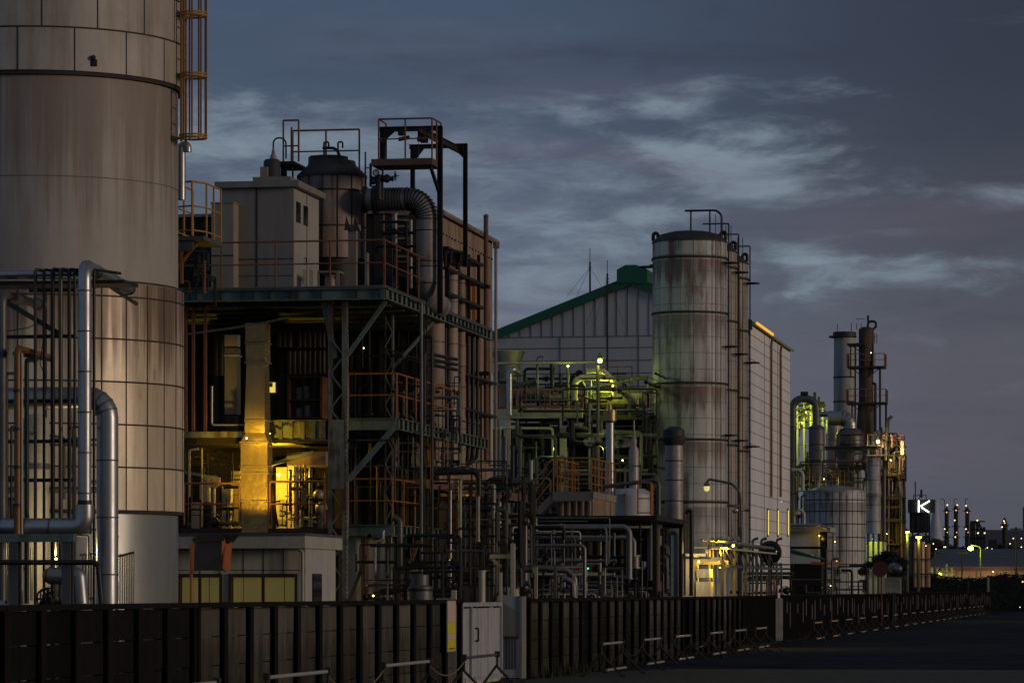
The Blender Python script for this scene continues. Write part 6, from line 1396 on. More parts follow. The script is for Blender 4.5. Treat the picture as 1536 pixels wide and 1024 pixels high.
lamp('small green lamp lower in the arch duct frame', 1203, 634, 245.7, 80, GRN, 'lamp_green', .9, hood=False)
t = thing('elbow_duct', 'fat silver elbow duct turning down into a domed vessel', 'duct', P(1275,720,241.3))
Y = 241.3
MB().tube([P(1243,627,Y),P(1274,627,Y),P(1274,655,Y)],11*M(Y),.55,20,8).tube([P(1228,621,Y),P(1246,621,Y)],4*M(Y),0,14).build('run','galvanised',t)
b = MB()
for q in range(5):
    an = R(10+q*20); cc = P(1274,627,Y)+Vector((-.55,0,-.55)); pt = cc+Vector((math.sin(an)*.55,0,math.cos(an)*.55)); tg = Vector((math.cos(an),0,-math.sin(an))); b.tube([pt-tg*.015,pt+tg*.015],11.5*M(Y),0,20)
b.build('band','pipe_dark',t)
LZ(1274,Y,[(18,740),(18,690),(21,668),(21,652),(17,645),(9,641)],32).build('vessel','galvanised_dull',t)
b = MB()
for py in (653,667,706): z=Zat(py,Y,1274); b.lathe((Xat(1274,Y),Y),[((18 if py>700 else 21)*M(Y)-.01,z-.03),((18.6 if py>700 else 21.7)*M(Y),z),((18 if py>700 else 21)*M(Y)-.01,z+.03)],28,close=False)
b.build('band','pipe_dark',t)
MB().box(Xat(1238,Y),Xat(1318,Y),Y-1.3,Y+1.5,Zat(673,Y,1275),Zat(670,Y,1275)).build('deck','steel_dark',t)
guard(t,[(Xat(1242,Y),Y-1.2),(Xat(1316,Y),Y-1.2)],Zat(670,Y,1275),.8,.8,'rail_rust',.03,(.5,))
LZ(1250,Y+3,[(11,735),(11,630)],24).build('rear_vessel','duct_grey',t)
t = thing('white_stack', 'tall grey white chimney stack with dark top and soot streaks', 'stack', P(1267,880,264.5))
Y = 264.5
LZ(1267,Y,[(17,880),(16.5,560),(16,506)],40).build('shell','duct_pale',t); LZ(1267,Y,[(16.2,507),(17.5,506),(17.5,498),(14,498)],40).build('crown','tank_lid',t)
LZ(1264,Y,[(16,507),(21,506),(21,504),(16,504)],24).build('gallery','steel_dark',t)
b = MB().lathe((Xat(1267,Y),Y),[(17*M(Y),Zat(572,Y)),(17.4*M(Y),Zat(571,Y)),(17*M(Y),Zat(570,Y))],32,close=False).lathe((Xat(1267,Y),Y),[(17*M(Y),Zat(608,Y)),(17.4*M(Y),Zat(607,Y)),(17*M(Y),Zat(606,Y))],32,close=False); b.build('band','pipe_dark',t)
MB().cyl(P(1256,498,Y),P(1256,486,Y),.03,6).cyl(P(1277,498,Y),P(1277,484,Y),.03,6).build('lightning_rod','pipe_black',t)
t = thing('distillation_column', 'rusty dark column with two railed ring platforms and gooseneck top', 'column', P(1300,880,257.5))
Y = 257.5; cx_ = Xat(1299,Y)
LZ(1299,Y,[(15,700),(15,650),(12,606),(11,600),(11,494),(8,491),(2,490)],32).build('shell','rusty_silo' if False else 'rust_dark',t)
MB().tube([P(1302,492,Y),P(1302,482,Y),P(1314,482,Y),P(1314,490,Y),P(1309,494,Y),P(1309,560,Y-.5)],1.8*M(Y),.2,10).cyl(P(1302,482,Y),P(1302,473,Y),.08,8).build('top_pipe','pipe_black',t)
for py, x0, x1, h in ((550,1272,1328,18),(604,1271,1330,19),(516,1272,1296,3)):
    z = Zat(py,Y,1299); xa_, xb_ = Xat(x0,Y), Xat(x1,Y); d = MB().box(xa_,xb_,Y-1.1,Y+1.1,z-.12,z).build('ring_platform','steel_dark',t)
    if h > 5: guard(d,[(xa_,Y+1),(xa_,Y-1.1),(xb_,Y-1.1),(xb_,Y+1)],z,h*M(Y),.7,'rail_rust',.028,(.5,))
    MB().beam((cx_,Y-.5,z-.9),(xb_-.3,Y-.5,z-.1),.06).beam((cx_,Y-.5,z-.9),(xa_+.3,Y-.5,z-.1),.06).build('bracket','steel_dark',t)
for px, y0, y1, rp in ((1283,515,670,1.3),(1320,552,660,1.6),(1329,604,690,1.6),(1276,516,566,1),(1313,575,660,2),(1278,604,640,1.2)):
    pipe([(px,y1,Y-.9),(px,y0,Y-.9),(px+(-4 if px>1299 else 4),y0,Y-.7)],rp,'pipe_black',t,'down_pipe',n=8)
b = MB(); 
for o in (0,1.6): b.cyl(P(1312+o*2,515,Y),P(1312+o*2,500,Y),.03,6)
b.box(Xat(1304,Y),Xat(1314,Y),Y-.9,Y-.84,Zat(514,Y),Zat(512,Y)).box(Xat(1285,Y),Xat(1298,Y),Y-.6,Y-.55,Zat(486,Y),Zat(485,Y)).cyl(P(1285,494,Y-.5),P(1285,485,Y-.5),.03,6).cyl(P(1292,494,Y-.5),P(1292,485,Y-.5),.03,6); b.build('ladder','rail_rust',t)
lamp('tiny white lamp on the rusty column upper platform', 1306.5, 529, 255.8, 1.5, WRM, 'lamp_white', .7, hood=False)
t = thing('process_tower', 'dark crowded steel frame with lit gallery at the right of plant', 'frame', P(1330,890,252.9))
Y = 252.9
for px, y0 in ((1303,655),(1322,640),(1334,650),(1345,655),(1355,660)): MB().box(Xat(px,Y)-.07,Xat(px,Y)+.07,Y-.07,Y+.07,0,Zat(y0,Y,px)).build('post','steel_dark',t)
for py in (668,682,712,745,780,815): MB().box(Xat(1300,Y),Xat(1357,Y),Y-.6,Y+2.2,Zat(py+2,Y,1330),Zat(py,Y,1330)).build('deck','steel_dark',t)
guard(t,[(Xat(1302,Y),Y-.6),(Xat(1356,Y),Y-.6)],Zat(668,Y,1330),.75,.7,'rail_rust',.03,(.5,))
clutter(t, 81, 1318, 1357, 655, 870, Y-.5, Y+2, 60, (.6,2.0), ('pipe_black','pipe_dark','brown_beam','galvanised_dull'), vert=.7)
LZ(1319,Y+1,[(12,672),(12,655),(9,648),(3,645)],24).build('domed_drum','duct_grey',t)
MB().cyl(P(1329,690,Y-.8),P(1330,640,Y-.8),.1,8).tube([P(1330,660,Y-1),P(1332,630,Y-1),P(1338,624,Y-1)],.12,.3,10).build('swan_neck','pipe_dark',t)
MB().box(Xat(1351,Y-1),Xat(1356,Y-1),Y-1.1,Y-.8,Zat(686,Y),Zat(666,Y)).build('lit_post','pipe_cream',t)
for px, r_, y0 in ((1333,8.5,664),(1346,6,672),(1324,5,690)): LZ(px,Y+2.6,[(r_,890),(r_,y0),(r_*.5,y0-4)],20).build('dark_vessel','duct_grey',t)
clutter(t, 82, 1312, 1357, 646, 720, Y-.9, Y+1, 30, (.6,1.6), ('pipe_black','brown_beam','pipe_dark'), vert=.6)
lamp('bright warm floodlight on the frame gallery', 1317, 662, 251.3, 330, WRM, 'lamp_yellow', 2.6, hood=False)
lamp('yellow lamp behind the pipes of the crowded steel frame', 1336, 690, 251.5, 120, YEL, 'lamp_yellow', .9, hood=False)
lamp('warm lamp at the right edge of the crowded steel frame', 1352, 676, 251.3, 60, WRM, 'lamp_yellow', .8, hood=False)
lamp('yellow lamp low in the crowded steel frame', 1330, 800, 251.3, 110, YEL, 'lamp_faint', .9, hood=False)
t = thing('round_tank', 'large pale streaked round tank with panel grid', 'tank', P(1252,890,222.7))
Y = 222.7; m = M(Y,1252); cxk = Xat(1253,Y); rk = 45.5*m
LZ(1253,Y,[(45.5,890),(45.5,738)],72).build('shell','white_silo',t); LZ(1253,Y,[(46,739),(46,736),(30,731),(1,727)],60).build('roof','duct_grey',t)
b = MB()
for py in (750,767,786,806,826,846): z=Zat(py,Y,1253); b.lathe((cxk,Y),[(rk-.02,z-.03),(rk+.02,z-.03),(rk+.02,z+.03),(rk-.02,z+.03)],72,close=False)
for k in range(28): a=k*2*math.pi/28; b.beam((cxk+math.cos(a)*rk,Y+math.sin(a)*rk,.2),(cxk+math.cos(a)*rk,Y+math.sin(a)*rk,Zat(738,Y)),.03,.03,(0,1,0))
b.build('panel_seam','seam_dark',t)
MB().tube([P(1202,800,Y-1),P(1202,745,Y-1),P(1206,742,Y-.5)],.06,.2,8).build('vent_line','galvanised_dull',t)
t = thing('gas_cylinder', 'upright grey cylinder with flange band right of the round tank', 'vessel', P(1310,870,232.0))
Y = 232.0
LZ(1310,Y,[(11,800),(11.5,745),(12.5,744),(12.5,738),(11.5,737),(11.5,690),(9,687)],28).build('shell','white_silo',t)
b = MB()
for py in (698,720,757,782): z=Zat(py,Y,1310); b.lathe((Xat(1310,Y),Y),[(11*M(Y),z-.02),(12*M(Y),z),(11*M(Y),z+.02)],28,close=False)
b.build('band','pipe_dark',t)
for px in (1302,1310,1318): MB().cyl((Xat(px,Y),Y,0),(Xat(px,Y),Y,Zat(800,Y,1310)),.07,8).build('leg','galvanised_dull',t)
pipe([(1320,705,232.0),(1326,703,232.0),(1326,810,232.0)],3,'galvanised_dull',None,'process_pipe',label='slim grey pipe hugging the grey flanged cylinder',step=1.5)
t = thing('lit_cubicle', 'green lit panel cubicle below the grey flanged cylinder', 'cubicle', P(1312,870,235.5))
Y = 235.5
MB().box(Xat(1300,Y),Xat(1328,Y),Y,Y+1,0,Zat(812,Y,1312)).build('wall','gate_cream',t); MB().box(Xat(1301,Y-.6),Xat(1328,Y-.6),Y-.7,Y-.6,Zat(837,Y),Zat(835,Y)).box(Xat(1301,Y-.6),Xat(1303,Y-.6),Y-.7,Y-.6,0,Zat(800,Y)).box(Xat(1316,Y-.6),Xat(1317,Y-.6),Y-.7,Y-.6,0,Zat(800,Y)).build('frame','steel_dark',t)
lamp('green lamp lighting the panel cubicle', 1309, 808, 234.6, 75, GRN, 'lamp_green', .9, hood=False)
# low building with green lean-to
t = thing('service_hut', 'small pale hut with pipe on roof in front of round tank', 'hut', P(1220,890,211.1))
Y = 211.1
MB().box(Xat(1186,Y),Xat(1229,Y),Y,Y+4,0,Zat(795,Y,1210)).build('wall','warehouse_sheet',t)
MB().box(Xat(1184,Y),Xat(1245,Y),Y-.4,Y+4.2,Zat(797,Y,1210),Zat(790,Y,1210)).build('roof','office_fascia',t)
pipe([(1180,787,210.4),(1231,787,210.4),(1245,794,210.4)],2.4,'galvanised',t,'roof_pipe',step=2)
MB().box(Xat(1229,Y),Xat(1240,Y),Y+.5,Y+4,0,Zat(797,Y,1230)).build('porch','glass_dark',t)
MB().box(Xat(1227,Y),Xat(1230,Y),Y-.1,Y,Zat(835,Y),Zat(797,Y)).box(Xat(1251,Y),Xat(1253.5,Y),Y-.1,Y,Zat(835,Y),Zat(802,Y)).build('lit_post','pipe_cream',t)
lamp('yellow lamp under the eave of the small pale hut', 1229, 803, 210.7, 4, YEL, 'lamp_yellow', .8, hood=False)
lamp('yellow lamp on the post right of the small pale hut', 1252.5, 812, 210.7, 2, YEL, 'lamp_yellow', .6, hood=False)
t = thing('lean_to', 'green sloping lean to roof beside the small pale hut', 'shed', P(1205,890,204.2))
MB().prism([P(1165,818,204.2),P(1180,822,204.2),P(1236,838,204.2),P(1236,840,204.2),P(1165,826,204.2)],(0,3,0)).build('roof','green_trim',t)
MB().box(Xat(1170,205.3),Xat(1232,205.3),205.3,207.1,0,Zat(845,205.3,1200)).build('wall','dark_wall',t)
MB().box(Xat(1216,203.7),Xat(1260,203.7),203.6,203.7,Zat(847,203.7),Zat(843,203.7)).build('warning_strip','rail_orange',t)
lamp('orange lamp glowing on the strip below the green lean to', 1255, 841, 203.2, 4, (1,.4,.08), 'lamp_orange', .9, hood=False)
pl2 = [([(1180,821,199.5),(1236,821,199.5),(1239,824,199.5),(1239,900,199.5)],2.0,'pipe_black','black pipe frame before the green lean to'),
 ([(1248,900,197.2),(1248,838,197.2),(1258,838,197.2)],1.6,'galvanised_dull','thin grey pipe left of the low tank pipes'),
 ([(1262,855,201.8),(1276,855,201.8),(1278,858,201.8),(1278,900,201.8)],2.0,'pipe_black','black bent pipe before the round tank foot'),
 ([(1193,770,215.8),(1200,763,215.8),(1206,770,215.8),(1206,800,215.8)],2.4,'pipe_cream','curved cream pipe beside the warehouse corner'),
 ([(1188,705,220.4),(1200,705,220.4),(1204,712,220.4),(1204,735,220.4)],3.0,'pipe_cream','cream elbow pipe above the round tank left edge'),
 ([(1226,735,232.0),(1232,700,232.0),(1232,675,232.0)],2.0,'pipe_cream','yellow lit slanting pipe behind the round tank roof'),
 ([(1281,735,236.6),(1281,680,236.6),(1300,680,236.6)],1.4,'galvanised_dull','thin square bent conduit above round tank roof'),
 ([(1288,740,237.8),(1288,706,237.8)],3.0,'galvanised_dull','short grey upright pipe on the round tank roof edge')]
for pts, rp, m_, la in pl2: pipe(pts, rp, m_, None, 'process_pipe', label=la, step=1.6)
t = thing('pipe_rack', 'dim low pipework and valves before the large round tank', 'pipe rack', P(1230,900,208.8))
clutter(t, 91, 1180, 1300, 848, 900, 199.5, 215.8, 40, (.6,2.0), ('pipe_black','pipe_dark','galvanised_dull','galvanised_dull'))
t = thing('pipe_rack', 'dark pipework between the round tank roof and the domed vessel', 'pipe rack', P(1250,740,239.0))
clutter(t, 92, 1190, 1300, 672, 738, 229.7, 243.6, 34, (.6,2.0), ('pipe_black','pipe_dark','pipe_olive','brown_beam'), vert=.6)
lamp('yellow lamp behind the round tank roof', 1236, 718, 233.2, 60, YEL, 'lamp_yellow', .7, hood=False)
lamp('small yellow lamp in the low pipes by the round tank', 1283, 884, 206.5, 2, YEL, 'lamp_yellow', .7, hood=False)
lamp('small yellow green lamp among the low pipes under the lean to', 1246, 878, 206.5, 2, GRN, 'lamp_green', .6, hood=False)

# ================================================================ signs, tree and lamps by the plant corner
t = thing('round_sign', 'round dull red road sign on a post before the dark tree', 'sign', P(1322,905,206.5))
MB().disc(P(1320,853,206.5),11.8*M(206.5,1320),.03,(0,1,0),32).build('plate','sign_red',t); MB().cyl((Xat(1322,206.6),206.6,0),(Xat(1322,206.6),206.6,Zat(843,206.5)),.045,8).build('post','sign_red',t)
t = thing('convex_mirror', 'round pale convex traffic mirror beside the red sign', 'mirror', P(1342,905,208.8))
c = P(1342,853,208.8); MB().lathe((0,0),[(.36,0),(.3,.06),(.18,.1),(.01,.12)],28,close=False)
b = MB(); rr = 10.5*M(208.8,1342)
pr = [(rr,0),(rr*.85,.05),(rr*.5,.1),(.002,.12)]; vs = []; n_ = 28
for (q, h) in pr:
    for k in range(n_): a = 2*math.pi*k/n_; vs.append((c.x+q*math.cos(a), c.y-h, c.z+q*math.sin(a)))
b.add(vs,[(i*n_+k,i*n_+(k+1)%n_,(i+1)*n_+(k+1)%n_,(i+1)*n_+k) for i in range(3) for k in range(n_)],True); b.build('dome','mirror_glass',t)
MB().ring(c,rr*1.05,.035,28,(0,1,0)).build('rim','pipe_dark',t); MB().cyl((c.x,208.9,0),(c.x,208.9,c.z),.04,8).build('post','pipe_dark',t)
t = thing('notice_board', 'pale notice board with lines of small dark lettering under the mirror', 'sign', P(1339,905,205.3))
x0, x1 = Xat(1327,205.3), Xat(1351,205.3); z0, z1 = Zat(888,205.3), Zat(866,205.3)
MB().box(x0,x1,205.3,205.4,z0,z1).build('board','sign_pale',t); MB().box(x0+.05,x0+.1,205.4,205.4,0,z0).box(x1-.1,x1-.05,205.4,205.4,0,z0).build('post','pipe_dark',t)
rng = random.Random(7); b = MB(); z = z1-.06
for k in range(6):
    x = x0+.05
    while x < x1-.08:
        w_ = rng.uniform(.03,.09); b.box(x,min(x+w_,x1-.04),205.3,205.3,z-.05 if k<2 else z-.03,z); x += w_+.025
    z -= .1
b.build('lettering','sign_ink',t)
def leaf_cloud(b, c, r, n, rng, sz=.18):
    for i in range(n):
        d = Vector((rng.gauss(0,1),rng.gauss(0,1),rng.gauss(0,1))).normalized() * (rng.random()**.4)
        p = Vector(c) + Vector((d.x*r[0],d.y*r[1],d.z*r[2])); u = Vector((rng.gauss(0,1),rng.gauss(0,1),rng.gauss(0,1))).normalized(); v = u.orthogonal().normalized(); s = sz*rng.uniform(.6,1.4)
        b.add([p-u*s,p+v*s*.45,p+u*s,p-v*s*.45],[(0,1,2,3)])
rng = random.Random(12)
t = thing('tree', 'small dark bushy tree behind the red sign and mirror', 'tree', P(1338,905,213.4))
b = MB(); c0 = P(1338,842,213.4)
for k in range(26): leaf_cloud(b, c0+Vector((rng.gauss(0,.5),rng.gauss(0,.4),rng.gauss(-.1,.34))), (.36,.36,.26), 260, rng, .08)
b.build('crown','leaf_dark',t); b = MB().tube([(c0.x,213.4,0),(c0.x+.05,213.4,1.6),(c0.x,213.4,c0.z)],.09,.3,8,rs=[.11,.09,.08,.06,.04])
for k in range(4): b.tube([(c0.x,213.4,c0.z-.9+k*.2),(c0.x+rng.uniform(-.7,.7),213.4+rng.uniform(-.4,.4),c0.z+.2)],.03,0,6)
b.build('trunk','bark',t)
for i,(px,py,ppx,Y,la) in enumerate(((1360,797,1361,260,'taller street lamp with greenish glow left of the orange pipes'),(1378,805,1378,300,'lower street lamp with greenish glow above the orange pipes'))):
    t = thing('street_lamp', la, 'street lamp', P(ppx,905,Y)); p = P(px,py,Y); m = M(Y,px)
    MB().tube([(Xat(ppx,Y),Y,0),(Xat(ppx,Y),Y,p.z+.15),(Xat(ppx-10,Y),Y,p.z+.2)] if i == 0 else [(Xat(ppx,Y),Y,0),(Xat(ppx,Y),Y,p.z+.2)],.11,.2,8).build('pole','pipe_olive',t)
    MB().sphere(p,4.6*m,16,8,.5).build('bulb','lamp_green',t); MB().lathe((p.x,p.y),[(5.2*m,p.z+.5*m),(3*m,p.z+2.6*m),(.01,p.z+3*m)],16,close=False).build('lamp_shade','steel_dark',t)
    point('lamp_light', p+Vector((0,-.4,-.4)), 120, GRN, .2, t)
t = thing('pipe_tower', 'cluster of tall orange lit pipes right of the street lamps', 'pipes', P(1385,870,310))
for px,y0,r,m_ in ((1373,812,2.4,'far_brown'),(1379,808,2.6,'far_brown'),(1385,812,2.6,'pipe_cream'),(1392,815,3.6,'far_brown')): MB().cyl(P(px,880,310),P(px,y0,310),r*M(310,px),12).build('pipe',m_,t)
MB().box(Xat(1370,310),Xat(1396,310),309.5,309.6,Zat(840,310),Zat(838,310)).box(Xat(1370,310),Xat(1396,310),309.5,309.6,Zat(862,310),Zat(860,310)).build('clamp_bar','steel_dark',t)
lamp('orange lamp shining on the tall pipes beyond the street lamps', 1389, 818, 307, 110, (1,.5,.15), 'lamp_orange', .8, hood=False)
# ================================================================ hedge and far skyline
rng = random.Random(5)
h = MB(); YH = 374.0
n_ = 60; xs = [Xat(1350,YH)+(k/n_)*(42) for k in range(n_+1)]
top = [Zat(863,YH,1400)+rng.uniform(-.08,.08)+.25*math.sin(k*.5) for k in range(n_+1)]
base_ = MB()
for k in range(n_): base_.prism([(xs[k],YH,0),(xs[k+1],YH,0),(xs[k+1],YH,top[k+1]-.25),(xs[k],YH,top[k]-.25)],(0,2.2,0))
t = thing('hedge', 'long dark clipped hedge closing the far end of the road', 'hedge', (xs[0]+10,YH,0))
base_.build('core','leaf_dark',t)
lf = MB()
for k in range(n_):
    for q in range(110):
        x = rng.uniform(xs[k],xs[k+1]); zt = top[k]
        p = Vector((x, YH-rng.uniform(0,.35), rng.uniform(.1,zt))) if q < 45 else Vector((x, YH+rng.uniform(-.2,2), zt-.25+abs(rng.gauss(0,.12))))
        u = Vector((rng.gauss(0,1),rng.gauss(0,1),rng.gauss(0,1))).normalized(); v = u.orthogonal().normalized(); s = rng.uniform(.07,.17)
        lf.add([p-u*s,p+v*s*.5,p+u*s,p-v*s*.5],[(0,1,2,3)])
lf.build('foliage','leaf_dark',t)
for px, la in ((1482,'pale slim post against the dark hedge'),(1452,'dim thin post left of the pale hedge post')):
    tag(MB().cyl((Xat(px,370),370,0),(Xat(px,370),370,Zat(868,370)),.12 if px==1482 else .06,8).sphere((Xat(px,370),370,Zat(868,370)),.14 if px==1482 else .08,8,6).build('roadside_post','pale_strip' if px==1482 else 'pipe_dark'), la, 'post')
lamp('small red tail light glow at the right end of hedge', 1534, 872, 372, 2, (1,.15,.05), 'lamp_orange', 1.2, hood=False, name='signal_light')
lamp('tiny pale light low at the far road end', 1530, 910, 371, .5, WRM, 'lamp_far', .7, hood=False)
# far warehouse
t = thing('far_warehouse', 'long low warehouse with grey roof and warm lit wall in the distance', 'warehouse', P(1470,880,470))
Y = 470; x0, x1 = Xat(1396,Y), Xat(1700,Y)
MB().box(x0,x1,Y,Y+25,0,Zat(853,Y,1450)).build('wall','far_wall',t)
MB().prism([(x0-.4,Y-.5,Zat(853,Y)),(x1,Y-.5,Zat(853,Y)),(x1,Y+25,Zat(827,Y+25)),(x0-.4,Y+25,Zat(827,Y+25))],(0,0,.25)).build('roof','far_roof',t)
MB().box(x0-.4,x1,Y-.6,Y-.5,Zat(853,Y)-.3,Zat(853,Y)+.1).build('eave_trim','brown_beam',t)
for k in range(5): x = Xat(1405+k*30,Y); MB().box(x-.08,x+.08,Y-.12,Y,0,Zat(854,Y)).build('downpipe','far_brown',t)
lamp('warm lamp washing the long low warehouse wall', 1490, 857, 466, 320, (1,.6,.28), 'lamp_far', .8, hood=False)
lamp('warm lamp washing the left end of low warehouse wall', 1410, 862, 466, 200, (1,.62,.3), 'lamp_far', .8, hood=False)
t = thing('street_lamp', 'far street lamp with large yellow green glare above warehouse roof', 'street lamp', P(1455,880,440))
Y = 440; p = P(1456,822,Y)
MB().sphere(p,4.2*M(Y,1456),14,8,.8).build('bulb','lamp_green',t); MB().tube([(Xat(1471,Y),Y,0),(Xat(1471,Y),Y,p.z+.2),(p.x,Y,p.z+.45)],.09,.4,8).build('pole','pipe_olive',t); point('lamp_light', p+Vector((0,-.8,-.6)), 500, GRN, .3, t)
for px,py,la in ((1443,826,'left unlit slim street pole before the far warehouse'),(1402,826,'slim dark pole at the left end of the far warehouse'),(1524,790,'tall dark utility pole before the far warehouse')):
    Y = 445; t = thing('utility_pole', la, 'pole', P(px,880,Y)); MB().cyl((Xat(px,Y),Y,0),(Xat(px,Y),Y,Zat(py,Y,px)),.14 if px>1500 else .09,8).build('pole','pipe_dark',t)
    MB().box(Xat(px,Y)-.7,Xat(px,Y)+.7,Y-.06,Y+.06,Zat(py+4,Y,px),Zat(py+2,Y,px)).build('cross_arm','pipe_dark',t)
for i in range(4):
    a, c = P(1402,830+i*3,445), P(1524,826+i*4,445); pts = [a.lerp(c,k/10)+Vector((0,0,-.8*(k/10)*(1-k/10)*4*.4)) for k in range(11)]
    tag(MB().tube(pts,.02,0,5).build('power_line','pipe_black'), ORDW[i]+' wire from the top strung between the far poles', 'wire', 'wires between the far poles')
t = thing('pipe_stand', 'small yellow lit frame of pipes left of the far warehouse', 'frame', P(1412,880,430))
Y = 430
for px in (1398,1406,1414,1420,1428): MB().box(Xat(px,Y)-.1,Xat(px,Y)+.1,Y-.1,Y+.1,0,Zat(850 if px!=1420 else 845,Y,px)).build('post','pipe_cream',t)
for py in (851,858): MB().box(Xat(1396,Y),Xat(1430,Y),Y-.1,Y+.8,Zat(py+1,Y),Zat(py,Y)).build('deck','far_brown',t)
lamp('bright yellowish lamp in the small far frame of pipes', 1410, 861, 428, 160, GRN, 'lamp_green', 2.4, hood=False)
# K tower
t = thing('sign_tower', 'lattice tower with black board and white K made of bulbs', 'sign tower', P(1382,860,700))
Y = 700; m = M(Y,1382)
for px in (1369,1377,1389,1394): MB().box(Xat(px,Y)-.16,Xat(px,Y)+.16,Y-.16,Y+.16,0,Zat(771,Y,px)).build('leg','far_dark',t)
b = MB(); py = 771
while py < 845:
    b.beam(P(1369,py,Y),P(1394,py+11,Y),.16); b.beam(P(1394,py,Y),P(1369,py+11,Y),.16); b.beam(P(1369,py,Y),P(1394,py,Y),.18); py += 11
b.build('lacing','far_dark',t)
MB().box(Xat(1362,Y),Xat(1402,Y),Y-.6,Y+.6,Zat(771,Y),Zat(751.5,Y)).build('board','far_dark',t)
MB().box(Xat(1364,Y),Xat(1392,Y),Y+.7,Y+2.5,Zat(800,Y),Zat(771,Y)).build('service_box','far_dark',t)
b = MB(); pts = [(1378,751+i*1.95) for i in range(9)] + [(1379.6+i*1.75,759.6-i*1.05) for i in range(1,9)] + [(1381.5+i*1.6,760.0+i*1.05) for i in range(1,8)]
for px, py in pts: b.sphere(P(px,py,Y-.9),.98*m,8,6)
b.build('letter_k','bulb_sign',t)
MB().box(Xat(1370,Y),Xat(1390,Y),Y-.5,Y-.4,Zat(746,Y),Zat(745,Y)).box(Xat(1370,Y),Xat(1371,Y),Y-.5,Y-.4,Zat(752,Y),Zat(744,Y)).box(Xat(1389,Y),Xat(1390,Y),Y-.5,Y-.4,Zat(752,Y),Zat(744,Y)).box(Xat(1379,Y),Xat(1380,Y),Y-.5,Y-.4,Zat(752,Y),Zat(744,Y)).cyl(P(1373,752,Y),P(1373,722,Y),.12,6).cyl(P(1382,746,Y),P(1382,734,Y),.22,6).build('aerial','far_dark',t)
# distant white flared chimney
t = thing('cooling_tower', 'pale flared chimney tower faint in the distance', 'tower', P(1402,815,1600))
Y = 1600
LZ(1403,Y,[(13,815),(8.5,795),(5.5,775),(4.2,757),(4.2,749)],36).build('shell','tower_white',t)
MB().tube([P(1413,815,Y),P(1408.5,785,Y),P(1406,762,Y)],1.1*M(Y),0,8).build('rib','tower_white',t)
# three columns with lights
for i,(c,y0,r,la) in enumerate(((1420,765,3.1,'left of three far black columns with work lights'),(1434,762,3.3,'middle of three far black columns with work lights'),(1451,765,3.2,'right of three far black columns with work lights'))):
    Y = 760; m = M(Y,c); t = thing('refinery_column', la, 'column', P(c,850,Y), 'far black refinery columns')
    LZ(c,Y,[(r*1.15,850),(r*1.15,805),(r,800),(r,y0),(1,y0-5)],20).build('shell','far_dark',t)
    for py in (y0+1,790 if i!=1 else 789,805): LZ(c,Y,[(r,py+.8),(r*1.9,py+.7),(r*1.9,py-.6),(r,py-.6)],14).build('ring_platform','far_dark',t)
    MB().tube([P(c-3,y0,Y),P(c-3,748,Y),P(c-9 if i==0 else c+1,748,Y)],.5*m,1.0,6).build('swan_neck','far_dark',t)
    b = MB()
    for (dx_,py) in (((1,757),(-3,793),(-2,820)),((2,757),(-2,780),(-1,805)),((-2,758),(-2,793)))[i]: b.sphere(P(c+dx_,py,Y-1.2),1.0*m,8,6)
    b.build('work_light','lamp_far',t)
    b = MB().sphere(P(c,y0+3,Y-1.5),.9*m,8,6).sphere(P(c+1,798,Y-1.5),.7*m,8,6); b.build('work_light','lamp_orange',t)
t = thing('refinery_unit', 'dark open frame block with lights right of the three columns', 'frame', P(1465,840,770))
Y = 770
for px in (1457,1461,1466,1471,1476): MB().box(Xat(px,Y)-.3,Xat(px,Y)+.3,Y-.3,Y+.3,0,Zat(782 if px<1470 else 790,Y,px)).build('post','far_dark',t)
for py in (783,795,808): MB().box(Xat(1456,Y),Xat(1477,Y),Y-.3,Y+3,Zat(py+1.5,Y),Zat(py,Y)).build('deck','far_dark',t)
b = MB()
for px,py in ((1466,780),(1467,799),(1477,799)): b.sphere(P(px,py,Y-1.5),1.1*M(Y),8,6)
b.build('work_light','lamp_far',t)
MB().beam(P(1467,782,Y),P(1474,798,Y),.5).beam(P(1456,785,Y),P(1466,783,Y),.5).build('brace','far_dark',t)
t = thing('refinery_column', 'stubby far black column with two lights near the right edge', 'column', P(1507,850,740))
Y = 740
LZ(1507,Y,[(4.2,850),(3.6,800),(4.6,790),(3.6,782),(1,776)],20).build('shell','far_dark',t)
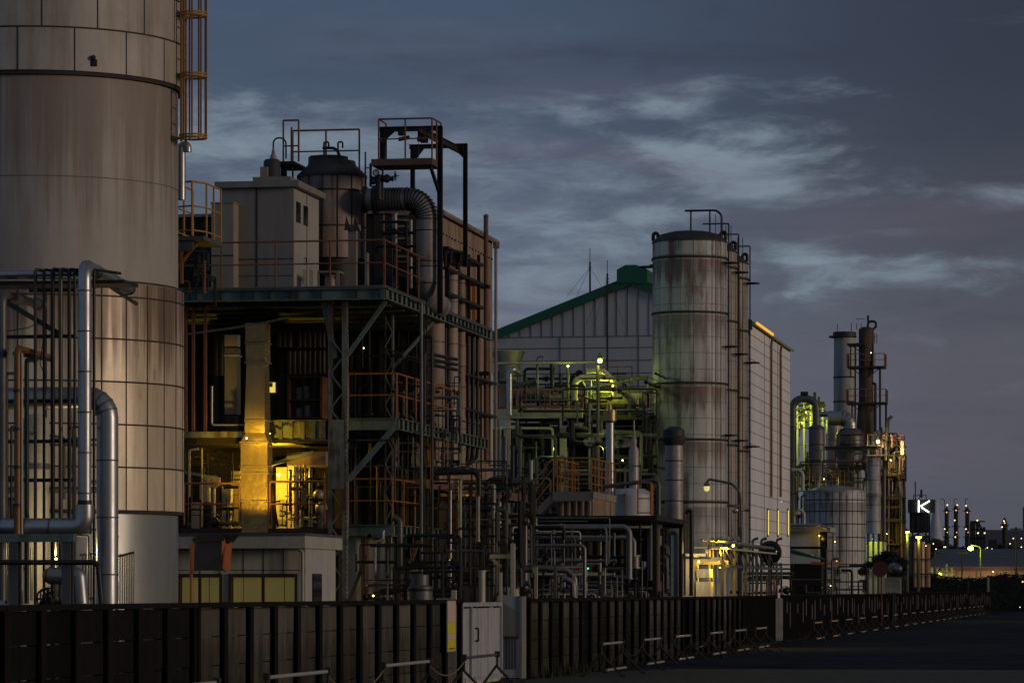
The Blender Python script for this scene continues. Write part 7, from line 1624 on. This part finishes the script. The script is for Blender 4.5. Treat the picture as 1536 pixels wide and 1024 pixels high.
LZ(1507,Y,[(3,788),(6.5,788),(6.5,786),(3,786)],14).build('ring_platform','far_dark',t)
MB().sphere(P(1506,781,Y-3),1.0*M(Y),8,6).sphere(P(1503,790,Y-3),1.0*M(Y),8,6).build('work_light','lamp_far',t); MB().sphere(P(1507,784,Y-3),1.0*M(Y),8,6).build('work_light','lamp_orange',t)
t = thing('far_shed', 'big pale grey shed roof faint behind the refinery lights', 'shed', P(1500,840,1100))
Y = 1100; MB().prism([P(1455,850,Y),P(1700,850,Y),P(1700,796,Y),P(1478,794,Y),P(1455,806,Y)],(0,60,0)).build('shell','far_roof',t)
tag(MB().prism([P(1534,825,1000),P(1552,825,1000),P(1552,760,1000),P(1534,760,1000)],(0,6,0)).box(Xat(1530,1000),Xat(1556,1000),999,1000,0,Zat(825,1000)).build('far_tower','far_roof'), 'dim slab tower cut off by the right picture edge', 'tower')
t = thing('refinery_block', 'long low dark refinery block sprinkled with small lights', 'refinery', P(1460,850,800))
Y = 800; rng = random.Random(3); px = 1390.0
while px < 1560:
    w_ = rng.uniform(4,14); MB().box(Xat(px,Y),Xat(px+w_,Y),Y+rng.uniform(0,8),Y+14,0,Zat(rng.uniform(806,826),Y,px)).build('unit','far_dark',t); px += w_*.95
b = MB()
for px,py in ((1400,815),(1404,823),(1448,820),(1478,823),(1488,823),(1481,821),(1515,815),(1520,807),(1532,807),(1532,820),(1416,820),(1504,816),(1470,818)): b.sphere(P(px,py,Y-3),.85*M(Y),8,6)
b.build('work_light','lamp_far',t)
hb = MB(); pts = [(1330,842),(1385,800),(1400,808),(1430,818),(1480,830),(1700,842)]
pp = [P(a,b_,1400) for a,b_ in ((1300,880),(1360,806),(1376,800),(1396,810),(1425,824),(1470,832),(1760,846),(1760,900),(1300,900))]
structure('hill', MB().prism(pp,(0,200,0)), 'hill')
structure('far_hills', MB().prism([P(a,b_,6000) for a,b_ in ((-300,872),(300,868),(900,866),(1300,862),(1600,866),(2200,870),(2200,900),(-300,900))],(0,500,0)), 'hill')
print('OBJECTS', len(bpy.data.objects))
